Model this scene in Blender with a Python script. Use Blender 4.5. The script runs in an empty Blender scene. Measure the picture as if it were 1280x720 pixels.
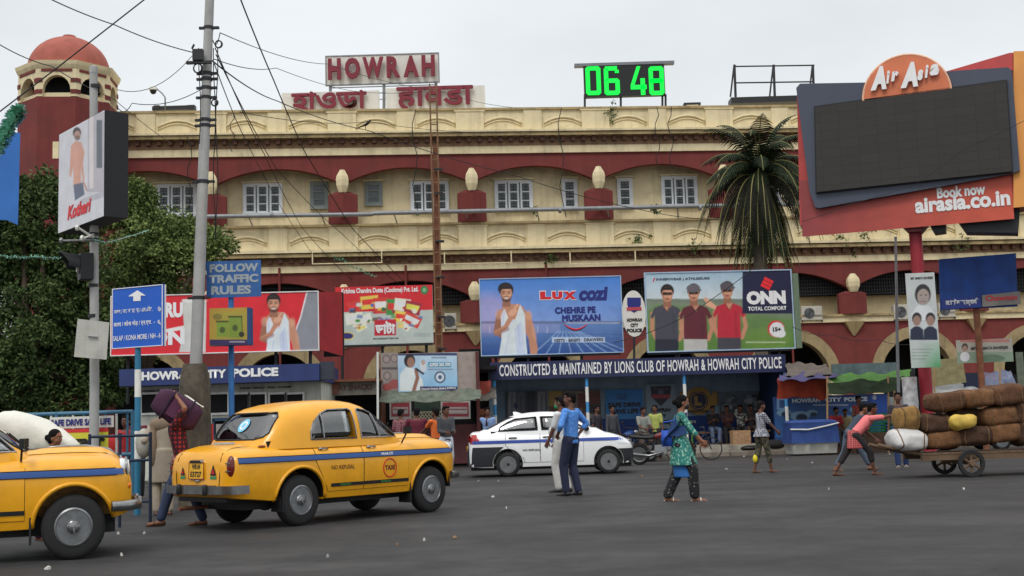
import bpy, bmesh, math, random
import numpy as np
from mathutils import Vector, Matrix, noise
from mathutils.bvhtree import BVHTree
random.seed(7)
PI = math.pi
SC = bpy.context.scene
COL = SC.collection

# ---------------------------------------------------------------- camera
FPX = 1500.0
ROLL = math.atan(0.031); PITCH = math.atan(0.112); CAMH = 1.3
F_ = Vector((0, math.cos(PITCH), math.sin(PITCH)))
U0 = Vector((0, -math.sin(PITCH), math.cos(PITCH)))
R_ = math.cos(ROLL)*Vector((1, 0, 0)) - math.sin(ROLL)*U0
U_ = math.sin(ROLL)*Vector((1, 0, 0)) + math.cos(ROLL)*U0
CAMP = Vector((0, 0, CAMH))
cam = bpy.data.cameras.new('camera'); camo = bpy.data.objects.new('camera', cam); COL.objects.link(camo)
cam.sensor_width = 36; cam.lens = 36*FPX/1280; cam.clip_end = 3000; cam.clip_start = 0.1
M = Matrix((R_, U_, -F_)).transposed().to_4x4(); M.translation = CAMP
camo.matrix_world = M
SC.camera = camo
SC.view_settings.view_transform = 'Standard'; SC.view_settings.look = 'None'
SC.view_settings.exposure = 0.0; SC.view_settings.gamma = 1.0

# ---------------------------------------------------------------- world and sun (overcast)
SUN_EL = math.radians(52); SUN_AZ = math.radians(200)      # azimuth clockwise from +Y
W = bpy.data.worlds.new('World'); SC.world = W; W.use_nodes = True
nt = W.node_tree; nt.nodes.clear()
wo = nt.nodes.new('ShaderNodeOutputWorld'); bg = nt.nodes.new('ShaderNodeBackground')
sky = nt.nodes.new('ShaderNodeTexSky'); sky.sky_type = 'NISHITA'; sky.sun_disc = False
sky.sun_elevation = SUN_EL; sky.sun_rotation = SUN_AZ; sky.dust_density = 4
tc = nt.nodes.new('ShaderNodeTexCoord'); sp = nt.nodes.new('ShaderNodeSeparateXYZ')
rp = nt.nodes.new('ShaderNodeValToRGB')
e = rp.color_ramp.elements
e[0].position = 0.0; e[0].color = (7.5, 7.8, 8.0, 1)
e[1].position = 1.0; e[1].color = (16, 16.2, 16.4, 1)
k = e.new(0.35); k.color = (8.5, 8.85, 9.05, 1)
nz = nt.nodes.new('ShaderNodeTexNoise'); nz.inputs['Scale'].default_value = 1.7; nz.inputs['Detail'].default_value = 5
mr = nt.nodes.new('ShaderNodeMapRange'); mr.inputs[1].default_value = 0.3; mr.inputs[2].default_value = 0.7
mr.inputs[3].default_value = 0.84; mr.inputs[4].default_value = 1.14
vm = nt.nodes.new('ShaderNodeVectorMath'); vm.operation = 'SCALE'
mxw = nt.nodes.new('ShaderNodeMix'); mxw.data_type = 'RGBA'; mxw.inputs[0].default_value = 0.9
nt.links.new(tc.outputs['Generated'], sp.inputs[0]); nt.links.new(sp.outputs['Z'], rp.inputs[0])
mpw = nt.nodes.new('ShaderNodeMapping'); mpw.inputs['Scale'].default_value = (1, 1, 2.5)
nt.links.new(tc.outputs['Generated'], mpw.inputs[0]); nt.links.new(mpw.outputs[0], nz.inputs[0])
nt.links.new(nz.outputs[0], mr.inputs[0])
nt.links.new(rp.outputs[0], vm.inputs[0]); nt.links.new(mr.outputs[0], vm.inputs['Scale'])
nt.links.new(sky.outputs[0], mxw.inputs[6]); nt.links.new(vm.outputs[0], mxw.inputs[7])
nt.links.new(mxw.outputs[2], bg.inputs[0]); bg.inputs[1].default_value = 0.1
nt.links.new(bg.outputs[0], wo.inputs[0])
sl = bpy.data.lights.new('sun', 'SUN'); sl.energy = 1.1; sl.angle = math.radians(18); sl.color = (1, 0.97, 0.92)
so = bpy.data.objects.new('sun', sl); COL.objects.link(so)
sd = Vector((math.sin(SUN_AZ)*math.cos(SUN_EL), math.cos(SUN_AZ)*math.cos(SUN_EL), math.sin(SUN_EL)))
so.rotation_euler = sd.to_track_quat('Z', 'Y').to_euler(); so.location = (0, 0, 60)

# ---------------------------------------------------------------- picture point -> place in the world
def ray(px, py): return F_ + (px-640)/FPX*R_ + (360-py)/FPX*U_
def A(px, py, Y):
    d = ray(px, py); return CAMP + d*(Y/d.y)
def G(px, py, z=0.0):
    d = ray(px, py); return CAMP + d*((z-CAMH)/d.z)
def proj(P):
    v = Vector(P)-CAMP; k = v.dot(F_); return 640+FPX*v.dot(R_)/k, 360-FPX*v.dot(U_)/k
class Plane:                                   # an upright plane: origin on the ground, yaw about z
    def __init__(s, O, yaw=0.0):
        s.O = Vector(O); s.yaw = yaw
        s.u = Vector((math.cos(yaw), math.sin(yaw), 0)); s.n = Vector((-math.sin(yaw), math.cos(yaw), 0))
    def L(s, px, py, off=0.0):
        d = ray(px, py); t = ((s.O+s.n*off-CAMP).dot(s.n))/d.dot(s.n); P = CAMP+d*t-s.O
        return P.dot(s.u), P.z
    def W(s, x, y, z): return s.O+s.u*x+s.n*y+Vector((0, 0, z))

# ---------------------------------------------------------------- materials
def lin(c): return tuple((v/255/12.92 if v/255 <= .04045 else ((v/255+.055)/1.055)**2.4) for v in c)
_mats = {}
def mat(name, rgb, rough=0.7, var=0.12, scale=3.0, bump=0.0, bscale=40.0, metal=0.0, spec=0.4, streak=0.0, dirt=None, coat=0.0, emit=0.0, alpha=1.0, trans=0.0, k=1.3):
    """rgb as seen in soft daylight (0-255), turned to an albedo; var = noise variation, streak = vertical stains"""
    if name in _mats: return _mats[name]
    m = bpy.data.materials.new(name); m.use_nodes = True; n = m.node_tree; b = n.nodes['Principled BSDF']
    c = [min(.85, v*k) for v in lin(rgb)]
    b.inputs['Roughness'].default_value = rough; b.inputs['Metallic'].default_value = metal
    b.inputs['Specular IOR Level'].default_value = spec; b.inputs['Coat Weight'].default_value = coat
    if trans: b.inputs['Transmission Weight'].default_value = trans
    b.inputs['Base Color'].default_value = (*c, 1)
    t = n.nodes.new('ShaderNodeTexCoord'); out = None
    if var or streak or dirt:
        a = n.nodes.new('ShaderNodeTexNoise'); a.inputs['Scale'].default_value = scale; a.inputs['Detail'].default_value = 6
        a.inputs['Roughness'].default_value = .65
        n.links.new(t.outputs['Object'], a.inputs['Vector'])
        mm = n.nodes.new('ShaderNodeMapRange'); mm.inputs[1].default_value = .3; mm.inputs[2].default_value = .7
        mm.inputs[3].default_value = 1-var; mm.inputs[4].default_value = 1+var
        n.links.new(a.outputs[0], mm.inputs[0])
        v = n.nodes.new('ShaderNodeVectorMath'); v.operation = 'SCALE'; v.inputs[0].default_value = c
        n.links.new(mm.outputs[0], v.inputs['Scale']); out = v.outputs[0]
    def overlay(out, sc, vec, lo, hi, amt, colr):
        s2 = n.nodes.new('ShaderNodeTexNoise'); s2.inputs['Scale'].default_value = sc; s2.inputs['Detail'].default_value = 7
        s2.inputs['Roughness'].default_value = .7
        mp = n.nodes.new('ShaderNodeMapping'); mp.inputs['Scale'].default_value = vec
        n.links.new(t.outputs['Object'], mp.inputs[0]); n.links.new(mp.outputs[0], s2.inputs['Vector'])
        r = n.nodes.new('ShaderNodeMapRange'); r.inputs[1].default_value = lo; r.inputs[2].default_value = hi
        r.inputs[3].default_value = 0; r.inputs[4].default_value = amt
        n.links.new(s2.outputs[0], r.inputs[0])
        x = n.nodes.new('ShaderNodeMix'); x.data_type = 'RGBA'; n.links.new(r.outputs[0], x.inputs[0])
        n.links.new(out, x.inputs[6]); x.inputs[7].default_value = (*colr, 1); return x.outputs[2]
    if streak: out = overlay(out, 1.6, (2.2, 2.2, .16), .50, .78, streak, [v*.28 for v in c])
    if dirt: out = overlay(out, 1.1, (1, 1, 1), .50, .72, dirt[3], lin(dirt[:3]))
    if out: n.links.new(out, b.inputs['Base Color'])
    if bump:
        g = n.nodes.new('ShaderNodeTexNoise'); g.inputs['Scale'].default_value = bscale; g.inputs['Detail'].default_value = 4
        n.links.new(t.outputs['Object'], g.inputs['Vector'])
        bp = n.nodes.new('ShaderNodeBump'); bp.inputs['Strength'].default_value = bump; bp.inputs['Distance'].default_value = .02
        n.links.new(g.outputs[0], bp.inputs['Height']); n.links.new(bp.outputs[0], b.inputs['Normal'])
    if emit:
        b.inputs['Emission Color'].default_value = (*lin(rgb), 1); b.inputs['Emission Strength'].default_value = emit
    if alpha < 1: b.inputs['Alpha'].default_value = alpha
    _mats[name] = m; return m
def printmat():
    if 'print' in _mats: return _mats['print']
    m = bpy.data.materials.new('printed_vinyl'); m.use_nodes = True; n = m.node_tree; b = n.nodes['Principled BSDF']
    a = n.nodes.new('ShaderNodeVertexColor'); a.layer_name = 'Col'
    t = n.nodes.new('ShaderNodeTexCoord'); z = n.nodes.new('ShaderNodeTexNoise'); z.inputs['Scale'].default_value = 2.5; z.inputs['Detail'].default_value = 6
    n.links.new(t.outputs['Object'], z.inputs['Vector'])
    r = n.nodes.new('ShaderNodeMapRange'); r.inputs[1].default_value = .3; r.inputs[2].default_value = .7; r.inputs[3].default_value = .88; r.inputs[4].default_value = 1.06
    n.links.new(z.outputs[0], r.inputs[0])
    v = n.nodes.new('ShaderNodeVectorMath'); v.operation = 'SCALE'
    n.links.new(a.outputs[0], v.inputs[0]); n.links.new(r.outputs[0], v.inputs['Scale']); n.links.new(v.outputs[0], b.inputs['Base Color'])
    b.inputs['Roughness'].default_value = .5; _mats['print'] = m; return m

# ---------------------------------------------------------------- objects
def tag(o, label=None, cat=None, group=None, kind=None):
    if label: o['label'] = label
    if cat: o['category'] = cat
    if group: o['group'] = group
    if kind: o['kind'] = kind
    return o
def empty(name, loc, label=None, cat=None, group=None, rz=0.0, kind=None):
    o = bpy.data.objects.new(name, None); COL.objects.link(o); o.empty_display_size = .2
    o.location = loc; o.rotation_euler = (0, 0, rz); return tag(o, label, cat, group, kind)
def link(name, me, parent=None, loc=(0, 0, 0), rz=0.0):
    o = bpy.data.objects.new(name, me); COL.objects.link(o); o.parent = parent
    o.location = loc; o.rotation_euler = (0, 0, rz); return o
def copy_tree(o, parent=None):
    c = o.copy(); COL.objects.link(c); c.parent = parent
    for ch in list(o.children): copy_tree(ch, c)
    return c
class MB:
    def __init__(s): s.v = []; s.f = []
    def add(s, vs, fs):
        b = len(s.v); s.v += [tuple(p) for p in vs]; s.f += [tuple(i+b for i in f) for f in fs]; return s
    def box(s, x0, x1, y0, y1, z0, z1, m=None):
        vs = [Vector(p) for p in ((x0,y0,z0),(x1,y0,z0),(x1,y1,z0),(x0,y1,z0),(x0,y0,z1),(x1,y0,z1),(x1,y1,z1),(x0,y1,z1))]
        if m: vs = [m @ p for p in vs]
        return s.add(vs, [(0,3,2,1),(4,5,6,7),(0,1,5,4),(1,2,6,5),(2,3,7,6),(3,0,4,7)])
    def cbox(s, c, d, m=None):
        return s.box(c[0]-d[0]/2, c[0]+d[0]/2, c[1]-d[1]/2, c[1]+d[1]/2, c[2]-d[2]/2, c[2]+d[2]/2, m)
    def loft(s, rings, cap=True, closed=True):
        b = len(s.v); n = len(rings[0])
        for r in rings: s.v += [tuple(p) for p in r]
        for i in range(len(rings)-1):
            for j in range(n if closed else n-1):
                k = (j+1) % n; s.f.append((b+i*n+j, b+i*n+k, b+(i+1)*n+k, b+(i+1)*n+j))
        if cap: s.f.append(tuple(b+j for j in range(n))[::-1]); s.f.append(tuple(b+(len(rings)-1)*n+j for j in range(n)))
        return s
    def tube(s, pts, r, n=8, cap=True):
        pts = [Vector(p) for p in pts]; rr = r if isinstance(r, (list, tuple)) else [r]*len(pts); rings = []; up = None
        for i, p in enumerate(pts):
            d = (pts[min(i+1, len(pts)-1)]-pts[max(i-1, 0)]).normalized()
            if up is None: up = Vector((0, 0, 1)) if abs(d.z) < .9 else Vector((1, 0, 0))
            a = d.cross(up).normalized(); c = a.cross(d).normalized(); up = c
            rings.append([p+(a*math.cos(2*PI*j/n)+c*math.sin(2*PI*j/n))*rr[i] for j in range(n)])
        return s.loft(rings, cap)
    def lathe(s, prof, n=24, c=(0, 0, 0), axis='z'):
        c = Vector(c); rings = []
        for r, h in prof:
            ring = []
            for j in range(n):
                a = 2*PI*j/n; x, y = r*math.cos(a), r*math.sin(a)
                ring.append(c+(Vector((x, y, h)) if axis == 'z' else Vector((x, h, y)) if axis == 'y' else Vector((h, x, y))))
            rings.append(ring)
        return s.loft(rings)
    def ell(s, c, r, n=12, m=10, rot=None):
        c = Vector(c); rings = []
        for i in range(m+1):
            t = PI*(i+.0)/m; t = min(max(t, .02), PI-.02)
            ring = [Vector((r[0]*math.sin(t)*math.cos(2*PI*j/n), r[1]*math.sin(t)*math.sin(2*PI*j/n), -r[2]*math.cos(t))) for j in range(n)]
            if rot: ring = [rot @ q for q in ring]
            rings.append([c+q for q in ring])
        return s.loft(rings)
    def prism(s, pts, y0, y1, ax='y'):             # outline in (x,z), extruded along y
        n = len(pts); f = (lambda a, b, h: (a, h, b)) if ax == 'y' else (lambda a, b, h: (h, a, b)) if ax == 'x' else (lambda a, b, h: (a, b, h))
        b = len(s.v); s.v += [f(a, c, y0) for a, c in pts]+[f(a, c, y1) for a, c in pts]
        s.f += [tuple(b+i for i in range(n)), tuple(b+n+i for i in range(n))[::-1]]
        for i in range(n): j = (i+1) % n; s.f.append((b+i, b+n+i, b+n+j, b+j))
        return s
    def mesh(s, name, m=None, smooth=False, fix=True, ang=None):
        me = bpy.data.meshes.new(name); me.from_pydata(s.v, [], s.f)
        if fix:
            bm = bmesh.new(); bm.from_mesh(me); bmesh.ops.recalc_face_normals(bm, faces=bm.faces); bm.to_mesh(me); bm.free()
        if m: me.materials.append(m)
        if smooth:
            me.polygons.foreach_set('use_smooth', [True]*len(me.polygons))
            if ang: me.set_sharp_from_angle(angle=math.radians(ang))
        me.update(); return me
    def build(s, name, m, parent=None, loc=(0, 0, 0), rz=0.0, smooth=False, ang=None):
        return link(name, s.mesh(name, m, smooth, ang=ang), parent, loc, rz)
def ring2(c, rx, ry, n=16, a0=0.0): return [Vector((c[0]+rx*math.cos(a0+2*PI*j/n), c[1]+ry*math.sin(a0+2*PI*j/n), c[2])) for j in range(n)]
def bevel(me, w, seg=2):
    bm = bmesh.new(); bm.from_mesh(me); bmesh.ops.bevel(bm, geom=list(bm.edges), offset=w, segments=seg, affect='EDGES', profile=.6); bm.to_mesh(me); bm.free(); return me

# temp scene for evaluating modifiers
TS = bpy.data.scenes.new('scratch')
def evalmod(me, mods):
    o = bpy.data.objects.new('tmp', me); TS.collection.objects.link(o); extra = []
    for kind, kw in mods:
        md = o.modifiers.new('m', kind)
        for a, b in kw.items():
            if a == 'object': b2 = bpy.data.objects.new('t2', b); TS.collection.objects.link(b2); extra.append(b2); b = b2
            setattr(md, a, b)
    vl = TS.view_layers[0]; vl.update(); dg = vl.depsgraph; dg.update()
    r = bpy.data.meshes.new_from_object(o.evaluated_get(dg), depsgraph=dg)
    for x in [o]+extra: bpy.data.objects.remove(x)
    return r
def boolean(a, b, op='DIFFERENCE', self=False): return evalmod(a, [('BOOLEAN', dict(object=b, operation=op, solver='EXACT', use_self=self))])
def remesh(mb, vox, m, smooth=2, name='body'):
    me = mb.mesh('tmp')
    r = evalmod(me, [('REMESH', dict(mode='VOXEL', voxel_size=vox, use_smooth_shade=True)), ('SMOOTH', dict(factor=.5, iterations=smooth))])
    r.name = name; r.materials.clear(); r.materials.append(m); return r

# ---------------------------------------------------------------- lettering
def textmesh(s, bold=0.0, ext=0.0, fit=None, shear=0.0, res=3, spacing=1.0):
    c = bpy.data.curves.new('t', 'FONT'); c.body = s; c.offset = bold; c.extrude = ext; c.resolution_u = res; c.space_character = spacing; c.shear = shear
    c.fill_mode = 'BOTH' if ext else 'FRONT'
    o = bpy.data.objects.new('t', c); TS.collection.objects.link(o)
    vl = TS.view_layers[0]; vl.update(); dg = vl.depsgraph; dg.update()
    me = bpy.data.meshes.new_from_object(o.evaluated_get(dg), depsgraph=dg); bpy.data.objects.remove(o)
    n = len(me.vertices); co = np.zeros(n*3); me.vertices.foreach_get('co', co); co = co.reshape(-1, 3)
    if n and fit:
        lo = co.min(0); hi = co.max(0); d = np.maximum(hi-lo, 1e-6)
        x0, x1, z0, z1 = fit
        x = x0+(co[:, 0]-lo[0])/d[0]*(x1-x0); z = z0+(co[:, 1]-lo[1])/d[1]*(z1-z0)
        co = np.stack([x, -co[:, 2], z], 1)
    me.vertices.foreach_set('co', co.ravel()); me.update(); return me
def text(s, x0, x1, z0, z1, m, parent, y=-.006, bold=.03, ext=0.0, name='lettering', shear=0.0, spacing=1.0, slope=0.0, multi=0.0):
    """lettering fitted to a box of the parent's front plane (x right, z up, front towards -y)"""
    me = textmesh(s, bold, ext, (x0, x1, z0, z1), shear, spacing=spacing)
    if slope:
        for v in me.vertices: v.co.z += (v.co.x-x0)*slope
    if multi:                                  # thicken a script glyph by overlaid copies, each a hair in front of the last
        bm = bmesh.new()
        for i in range(9):
            q = me.copy(); q.transform(Matrix.Translation((multi*math.cos(i*PI/4), -.0007*i, multi*math.sin(i*PI/4)) if i else (0, 0, 0))); bm.from_mesh(q); bpy.data.meshes.remove(q)
        bm.to_mesh(me); bm.free()
    me.materials.append(m); return link(name, me, parent, (0, y-ext, 0))

# ---------------------------------------------------------------- printed pictures
class Canvas:
    def __init__(s, X, Y): s.X, s.Y = X, Y; s.c = np.ones(X.shape+(3,))*.5
    def put(s, m, col, a=1.0):
        c = np.array(lin(col)); mm = (np.asarray(m, float)*a)[..., None]; s.c = s.c*(1-mm)+c*mm; return s
    def fill(s, col): return s.put(np.ones(s.X.shape), col)
    def soft(s, d, w=.8): return np.clip(.5-d/w, 0, 1)
    def rect(s, x0, y0, x1, y1, col, a=1.0):
        d = np.maximum(np.maximum(x0-s.X, s.X-x1), np.maximum(y0-s.Y, s.Y-y1)); return s.put(s.soft(d), col, a)
    def ell(s, cx, cy, rx, ry, col, ang=0.0, a=1.0, w=.8):
        t = math.radians(ang); x = s.X-cx; y = s.Y-cy; u = x*math.cos(t)+y*math.sin(t); v = -x*math.sin(t)+y*math.cos(t)
        q = np.sqrt((u/rx)**2+(v/ry)**2); return s.put(s.soft((q-1)*min(rx, ry), w), col, a)
    def poly(s, pts, col, a=1.0):
        ins = np.zeros(s.X.shape, bool); n = len(pts); dm = np.full(s.X.shape, 1e9)
        for i in range(n):
            x1, y1 = pts[i]; x2, y2 = pts[(i+1) % n]
            c = ((y1 > s.Y) != (y2 > s.Y)) & (s.X < (x2-x1)*(s.Y-y1)/((y2-y1) or 1e-9)+x1); ins ^= c
            l = max((x2-x1)**2+(y2-y1)**2, 1e-9); t = np.clip(((s.X-x1)*(x2-x1)+(s.Y-y1)*(y2-y1))/l, 0, 1)
            dm = np.minimum(dm, np.hypot(s.X-x1-t*(x2-x1), s.Y-y1-t*(y2-y1)))
        return s.put(s.soft(np.where(ins, -dm, dm)), col, a)
    def line(s, pts, w, col, a=1.0):
        dm = np.full(s.X.shape, 1e9)
        for (x1, y1), (x2, y2) in zip(pts, pts[1:]):
            l = max((x2-x1)**2+(y2-y1)**2, 1e-9); t = np.clip(((s.X-x1)*(x2-x1)+(s.Y-y1)*(y2-y1))/l, 0, 1)
            dm = np.minimum(dm, np.hypot(s.X-x1-t*(x2-x1), s.Y-y1-t*(y2-y1)))
        return s.put(s.soft(dm-w/2), col, a)
    def grad(s, y0, y1, c0, c1, m=None):
        t = np.clip((s.Y-y0)/(y1-y0), 0, 1)[..., None]; g = np.array(lin(c0))*(1-t)+np.array(lin(c1))*t
        mm = np.ones(s.X.shape)[..., None] if m is None else m[..., None]; s.c = s.c*(1-mm)+g*mm; return s
    def speck(s, amt, seed=0, f=.35):
        rg = np.random.RandomState(seed); g = rg.rand(*s.X.shape); s.c = s.c*(1+amt*(g[..., None]-.5)); return s
def picture(name, parent, pl, x0, x1, z0, z1, paint, y=-.004, step=1.0, k=1.25, off=0.0):
    """flat print on a board: fine grid with a colour per vertex, painted by paint(canvas)"""
    ax, ay = proj(pl.W(x0, off, z0)); bx, by = proj(pl.W(x1, off, z1))
    nx = max(4, int(abs(bx-ax)/step)); ny = max(4, int(abs(by-ay)/step))
    xs = np.linspace(x0, x1, nx+1); zs = np.linspace(z0, z1, ny+1); XX, ZZ = np.meshgrid(xs, zs)
    P = np.stack([XX*pl.u.x+off*pl.n.x+pl.O.x, XX*pl.u.y+off*pl.n.y+pl.O.y, ZZ+pl.O.z], -1)-np.array(CAMP)
    q = P@np.array(F_); PX = 640+FPX*(P@np.array(R_))/q; PY = 360-FPX*(P@np.array(U_))/q
    c = Canvas(PX, PY); paint(c)
    n = (nx+1)*(ny+1); vs = np.stack([XX, np.zeros_like(XX), ZZ], -1).reshape(-1, 3)
    idx = np.arange(n).reshape(ny+1, nx+1); fs = np.stack([idx[:-1, :-1], idx[:-1, 1:], idx[1:, 1:], idx[1:, :-1]], -1).reshape(-1, 4)
    me = bpy.data.meshes.new(name); me.from_pydata(vs.tolist(), [], fs.tolist())
    ca = me.color_attributes.new('Col', 'FLOAT_COLOR', 'POINT')
    rgba = np.ones((n, 4)); rgba[:, :3] = np.clip(c.c.reshape(-1, 3)*k, 0, .85); ca.data.foreach_set('color', rgba.ravel())
    me.materials.append(printmat()); me.update(); return link(name, me, parent, (0, y+off, 0))
# ================================================================ MATERIALS
CREAM = mat('cream_limewash', (206, 192, 156), .85, .10, 1.2, .2, 25, streak=.42, dirt=(120, 104, 78, .38), k=1.25)
REDP = mat('oxide_red_limewash', (112, 50, 47), .85, .14, 1.0, .2, 25, streak=.4, dirt=(80, 52, 48, .45), k=1.15)
BROWN = mat('brown_soffit_paint', (134, 106, 82), .9, .25, 4, streak=.5)
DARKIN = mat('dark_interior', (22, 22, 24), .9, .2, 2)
LEDGE = mat('weathered_ledge', (160, 142, 104), .9, .2, 2, .3, 20, streak=.7, dirt=(45, 40, 34, .7))
GLASSW = mat('dusty_window_glass', (70, 78, 80), .25, .3, 6, spec=.6)
WFRAME = mat('white_window_paint', (196, 200, 204), .6, .1, 5)
GREYP = mat('galvanised_steel', (126, 128, 130), .5, .15, 8, .1, 30, metal=.3, streak=.4)
BLACKM = mat('black_painted_metal', (34, 35, 38), .5, .15, 6)
BLACKP = mat('matt_black_plastic', (24, 25, 27), .55, .1, 6)
WIREM = mat('black_cable', (28, 28, 30), .6, 0)
STEELB = mat('weathered_concrete_pole', (150, 150, 148), .8, .14, 3, .2, 30, streak=.5)
BLUEP = mat('blue_enamel', (44, 96, 150), .5, .12, 4, streak=.3)
WHITEP = mat('white_enamel', (205, 205, 200), .5, .08, 4, streak=.35)
NAVY = mat('navy_sign_paint', (40, 52, 98), .5, .10, 2, streak=.3)
LETW = mat('white_lettering', (226, 228, 230), .5, .06, 3)
LETR = mat('red_lettering', (190, 30, 40), .5, .08, 3)
LETB = mat('dark_blue_lettering', (34, 40, 110), .5, .05, 3)
LETK = mat('black_lettering', (30, 30, 32), .5, .05, 3)
MAROON = mat('maroon_letter_face', (112, 32, 46), .5, .10, 2, streak=.2)
WOODB = mat('brown_weathered_wood', (112, 84, 62), .85, .25, 4, .3, 40)
RUST = mat('rusty_steel', (110, 70, 50), .85, .3, 5, .3, 40)
PLAST = mat('off_white_board', (198, 196, 188), .6, .08, 2, streak=.3)

# ================================================================ GROUND
def asphalt():
    m = bpy.data.materials.new('asphalt'); m.use_nodes = True; n = m.node_tree; b = n.nodes['Principled BSDF']
    t = n.nodes.new('ShaderNodeTexCoord')
    def nz(sc, det=6, vec=(1, 1, 1)):
        mp = n.nodes.new('ShaderNodeMapping'); mp.inputs['Scale'].default_value = vec; n.links.new(t.outputs['Object'], mp.inputs[0])
        a = n.nodes.new('ShaderNodeTexNoise'); a.inputs['Scale'].default_value = sc; a.inputs['Detail'].default_value = det; n.links.new(mp.outputs[0], a.inputs['Vector']); return a.outputs[0]
    def ramp(x, a, b2, c, d):
        r = n.nodes.new('ShaderNodeMapRange'); r.inputs[1].default_value = a; r.inputs[2].default_value = b2; r.inputs[3].default_value = c; r.inputs[4].default_value = d; n.links.new(x, r.inputs[0]); return r.outputs[0]
    def mul(x, y):
        q = n.nodes.new('ShaderNodeMath'); q.operation = 'MULTIPLY'; n.links.new(x, q.inputs[0]); n.links.new(y, q.inputs[1]); return q.outputs[0]
    v = mul(mul(ramp(nz(.25, 6, (.5, 1.6, 1)), .3, .7, .58, 1.5), ramp(nz(4, 10), .3, .7, .78, 1.24)), ramp(nz(160, 2), .25, .75, .6, 1.4))
    s = n.nodes.new('ShaderNodeVectorMath'); s.operation = 'SCALE'; s.inputs[0].default_value = (.034, .0335, .034); n.links.new(v, s.inputs['Scale'])
    # dusty brown dirt that gathers towards the stalls (world y)
    sx = n.nodes.new('ShaderNodeSeparateXYZ'); n.links.new(t.outputs['Object'], sx.inputs[0])
    d = n.nodes.new('ShaderNodeMath'); d.operation = 'MULTIPLY_ADD'; n.links.new(sx.outputs['X'], d.inputs[0]); d.inputs[1].default_value = -.05; n.links.new(sx.outputs['Y'], d.inputs[2])
    q = ramp(d.outputs[0], 29, 39, 0, 1); f = mul(q, ramp(nz(.9, 7), .35, .6, .25, 1))
    x = n.nodes.new('ShaderNodeMix'); x.data_type = 'RGBA'; n.links.new(f, x.inputs[0]); n.links.new(s.outputs[0], x.inputs[6]); x.inputs[7].default_value = (.066, .055, .046, 1)
    # tyre-polished lanes, cracks
    tr = mul(ramp(nz(1.0, 4, (.05, 1.4, 1)), .42, .6, 0, .55), ramp(nz(.3, 3), .3, .7, .4, 1)); xt = n.nodes.new('ShaderNodeMix'); xt.data_type = 'RGBA'; n.links.new(tr, xt.inputs[0]); n.links.new(x.outputs[2], xt.inputs[6]); xt.inputs[7].default_value = (.028, .027, .027, 1); x = xt
    vo = n.nodes.new('ShaderNodeTexVoronoi'); vo.feature = 'DISTANCE_TO_EDGE'; vo.inputs['Scale'].default_value = .45; vd = n.nodes.new('ShaderNodeVectorMath'); vd.operation = 'MULTIPLY_ADD'; nn = n.nodes.new('ShaderNodeTexNoise'); nn.inputs['Scale'].default_value = 1.5; nn.inputs['Detail'].default_value = 5; n.links.new(t.outputs['Object'], nn.inputs['Vector']); n.links.new(nn.outputs['Color'], vd.inputs[0]); vd.inputs[1].default_value = (1.2, 1.2, 0); n.links.new(t.outputs['Object'], vd.inputs[2]); n.links.new(vd.outputs[0], vo.inputs['Vector'])
    ck = mul(ramp(vo.outputs['Distance'], 0, .012, .75, 0), ramp(nz(.35, 3), .5, .6, 0, 1)); xk = n.nodes.new('ShaderNodeMix'); xk.data_type = 'RGBA'; n.links.new(ck, xk.inputs[0]); n.links.new(x.outputs[2], xk.inputs[6]); xk.inputs[7].default_value = (.014, .013, .013, 1); x = xk
    # oil and patch stains
    x2 = n.nodes.new('ShaderNodeMix'); x2.data_type = 'RGBA'; n.links.new(ramp(nz(.55, 5, (1, 2, 1)), .54, .66, 0, .75), x2.inputs[0]); n.links.new(x.outputs[2], x2.inputs[6]); x2.inputs[7].default_value = (.026, .025, .025, 1)
    n.links.new(x2.outputs[2], b.inputs['Base Color']); n.links.new(ramp(nz(.8), .3, .7, .5, .9), b.inputs['Roughness'])
    b.inputs['Specular IOR Level'].default_value = .35
    bp = n.nodes.new('ShaderNodeBump'); bp.inputs['Strength'].default_value = .5; bp.inputs['Distance'].default_value = .01; n.links.new(nz(110, 3), bp.inputs['Height']); n.links.new(bp.outputs[0], b.inputs['Normal'])
    return m
g = MB(); g.box(-400, 400, -200, 900, -.4, 0); o = g.build('road', asphalt()); tag(o, kind='structure')
# raised earth verge on which the stalls stand
FP = Plane((0, 52, 0), math.atan(.081))
VP = Plane((0, 39.2, 0), math.atan(.05))
PAVE = mat('dusty_pavement', (104, 92, 80), .9, .25, 1.2, .5, 12, dirt=(60, 52, 46, .6))
g = MB(); g.box(-30, 32, 0, 13.2, -.1, .14); o = g.build('pavement', PAVE, None, VP.O, VP.yaw); tag(o, kind='structure')
KERB = mat('worn_kerb_stone', (120, 112, 102), .9, .2, 3, .4, 20, dirt=(50, 44, 40, .6))
kerb = empty('kerb', VP.O, kind='structure', rz=VP.yaw)
x = -24.0; km = None
while x < 28:
    g = MB(); w = 1.16; g.box(0, w, -.16, -.004, -.05, .15)
    if km is None: km = bevel(g.mesh('kerbstone', KERB), .015, 1)
    s = link('kerbstone', km, kerb, (x, random.uniform(-.015, .015), random.uniform(-.012, .012)), random.uniform(-.01, .01)); x += 1.19

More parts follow.
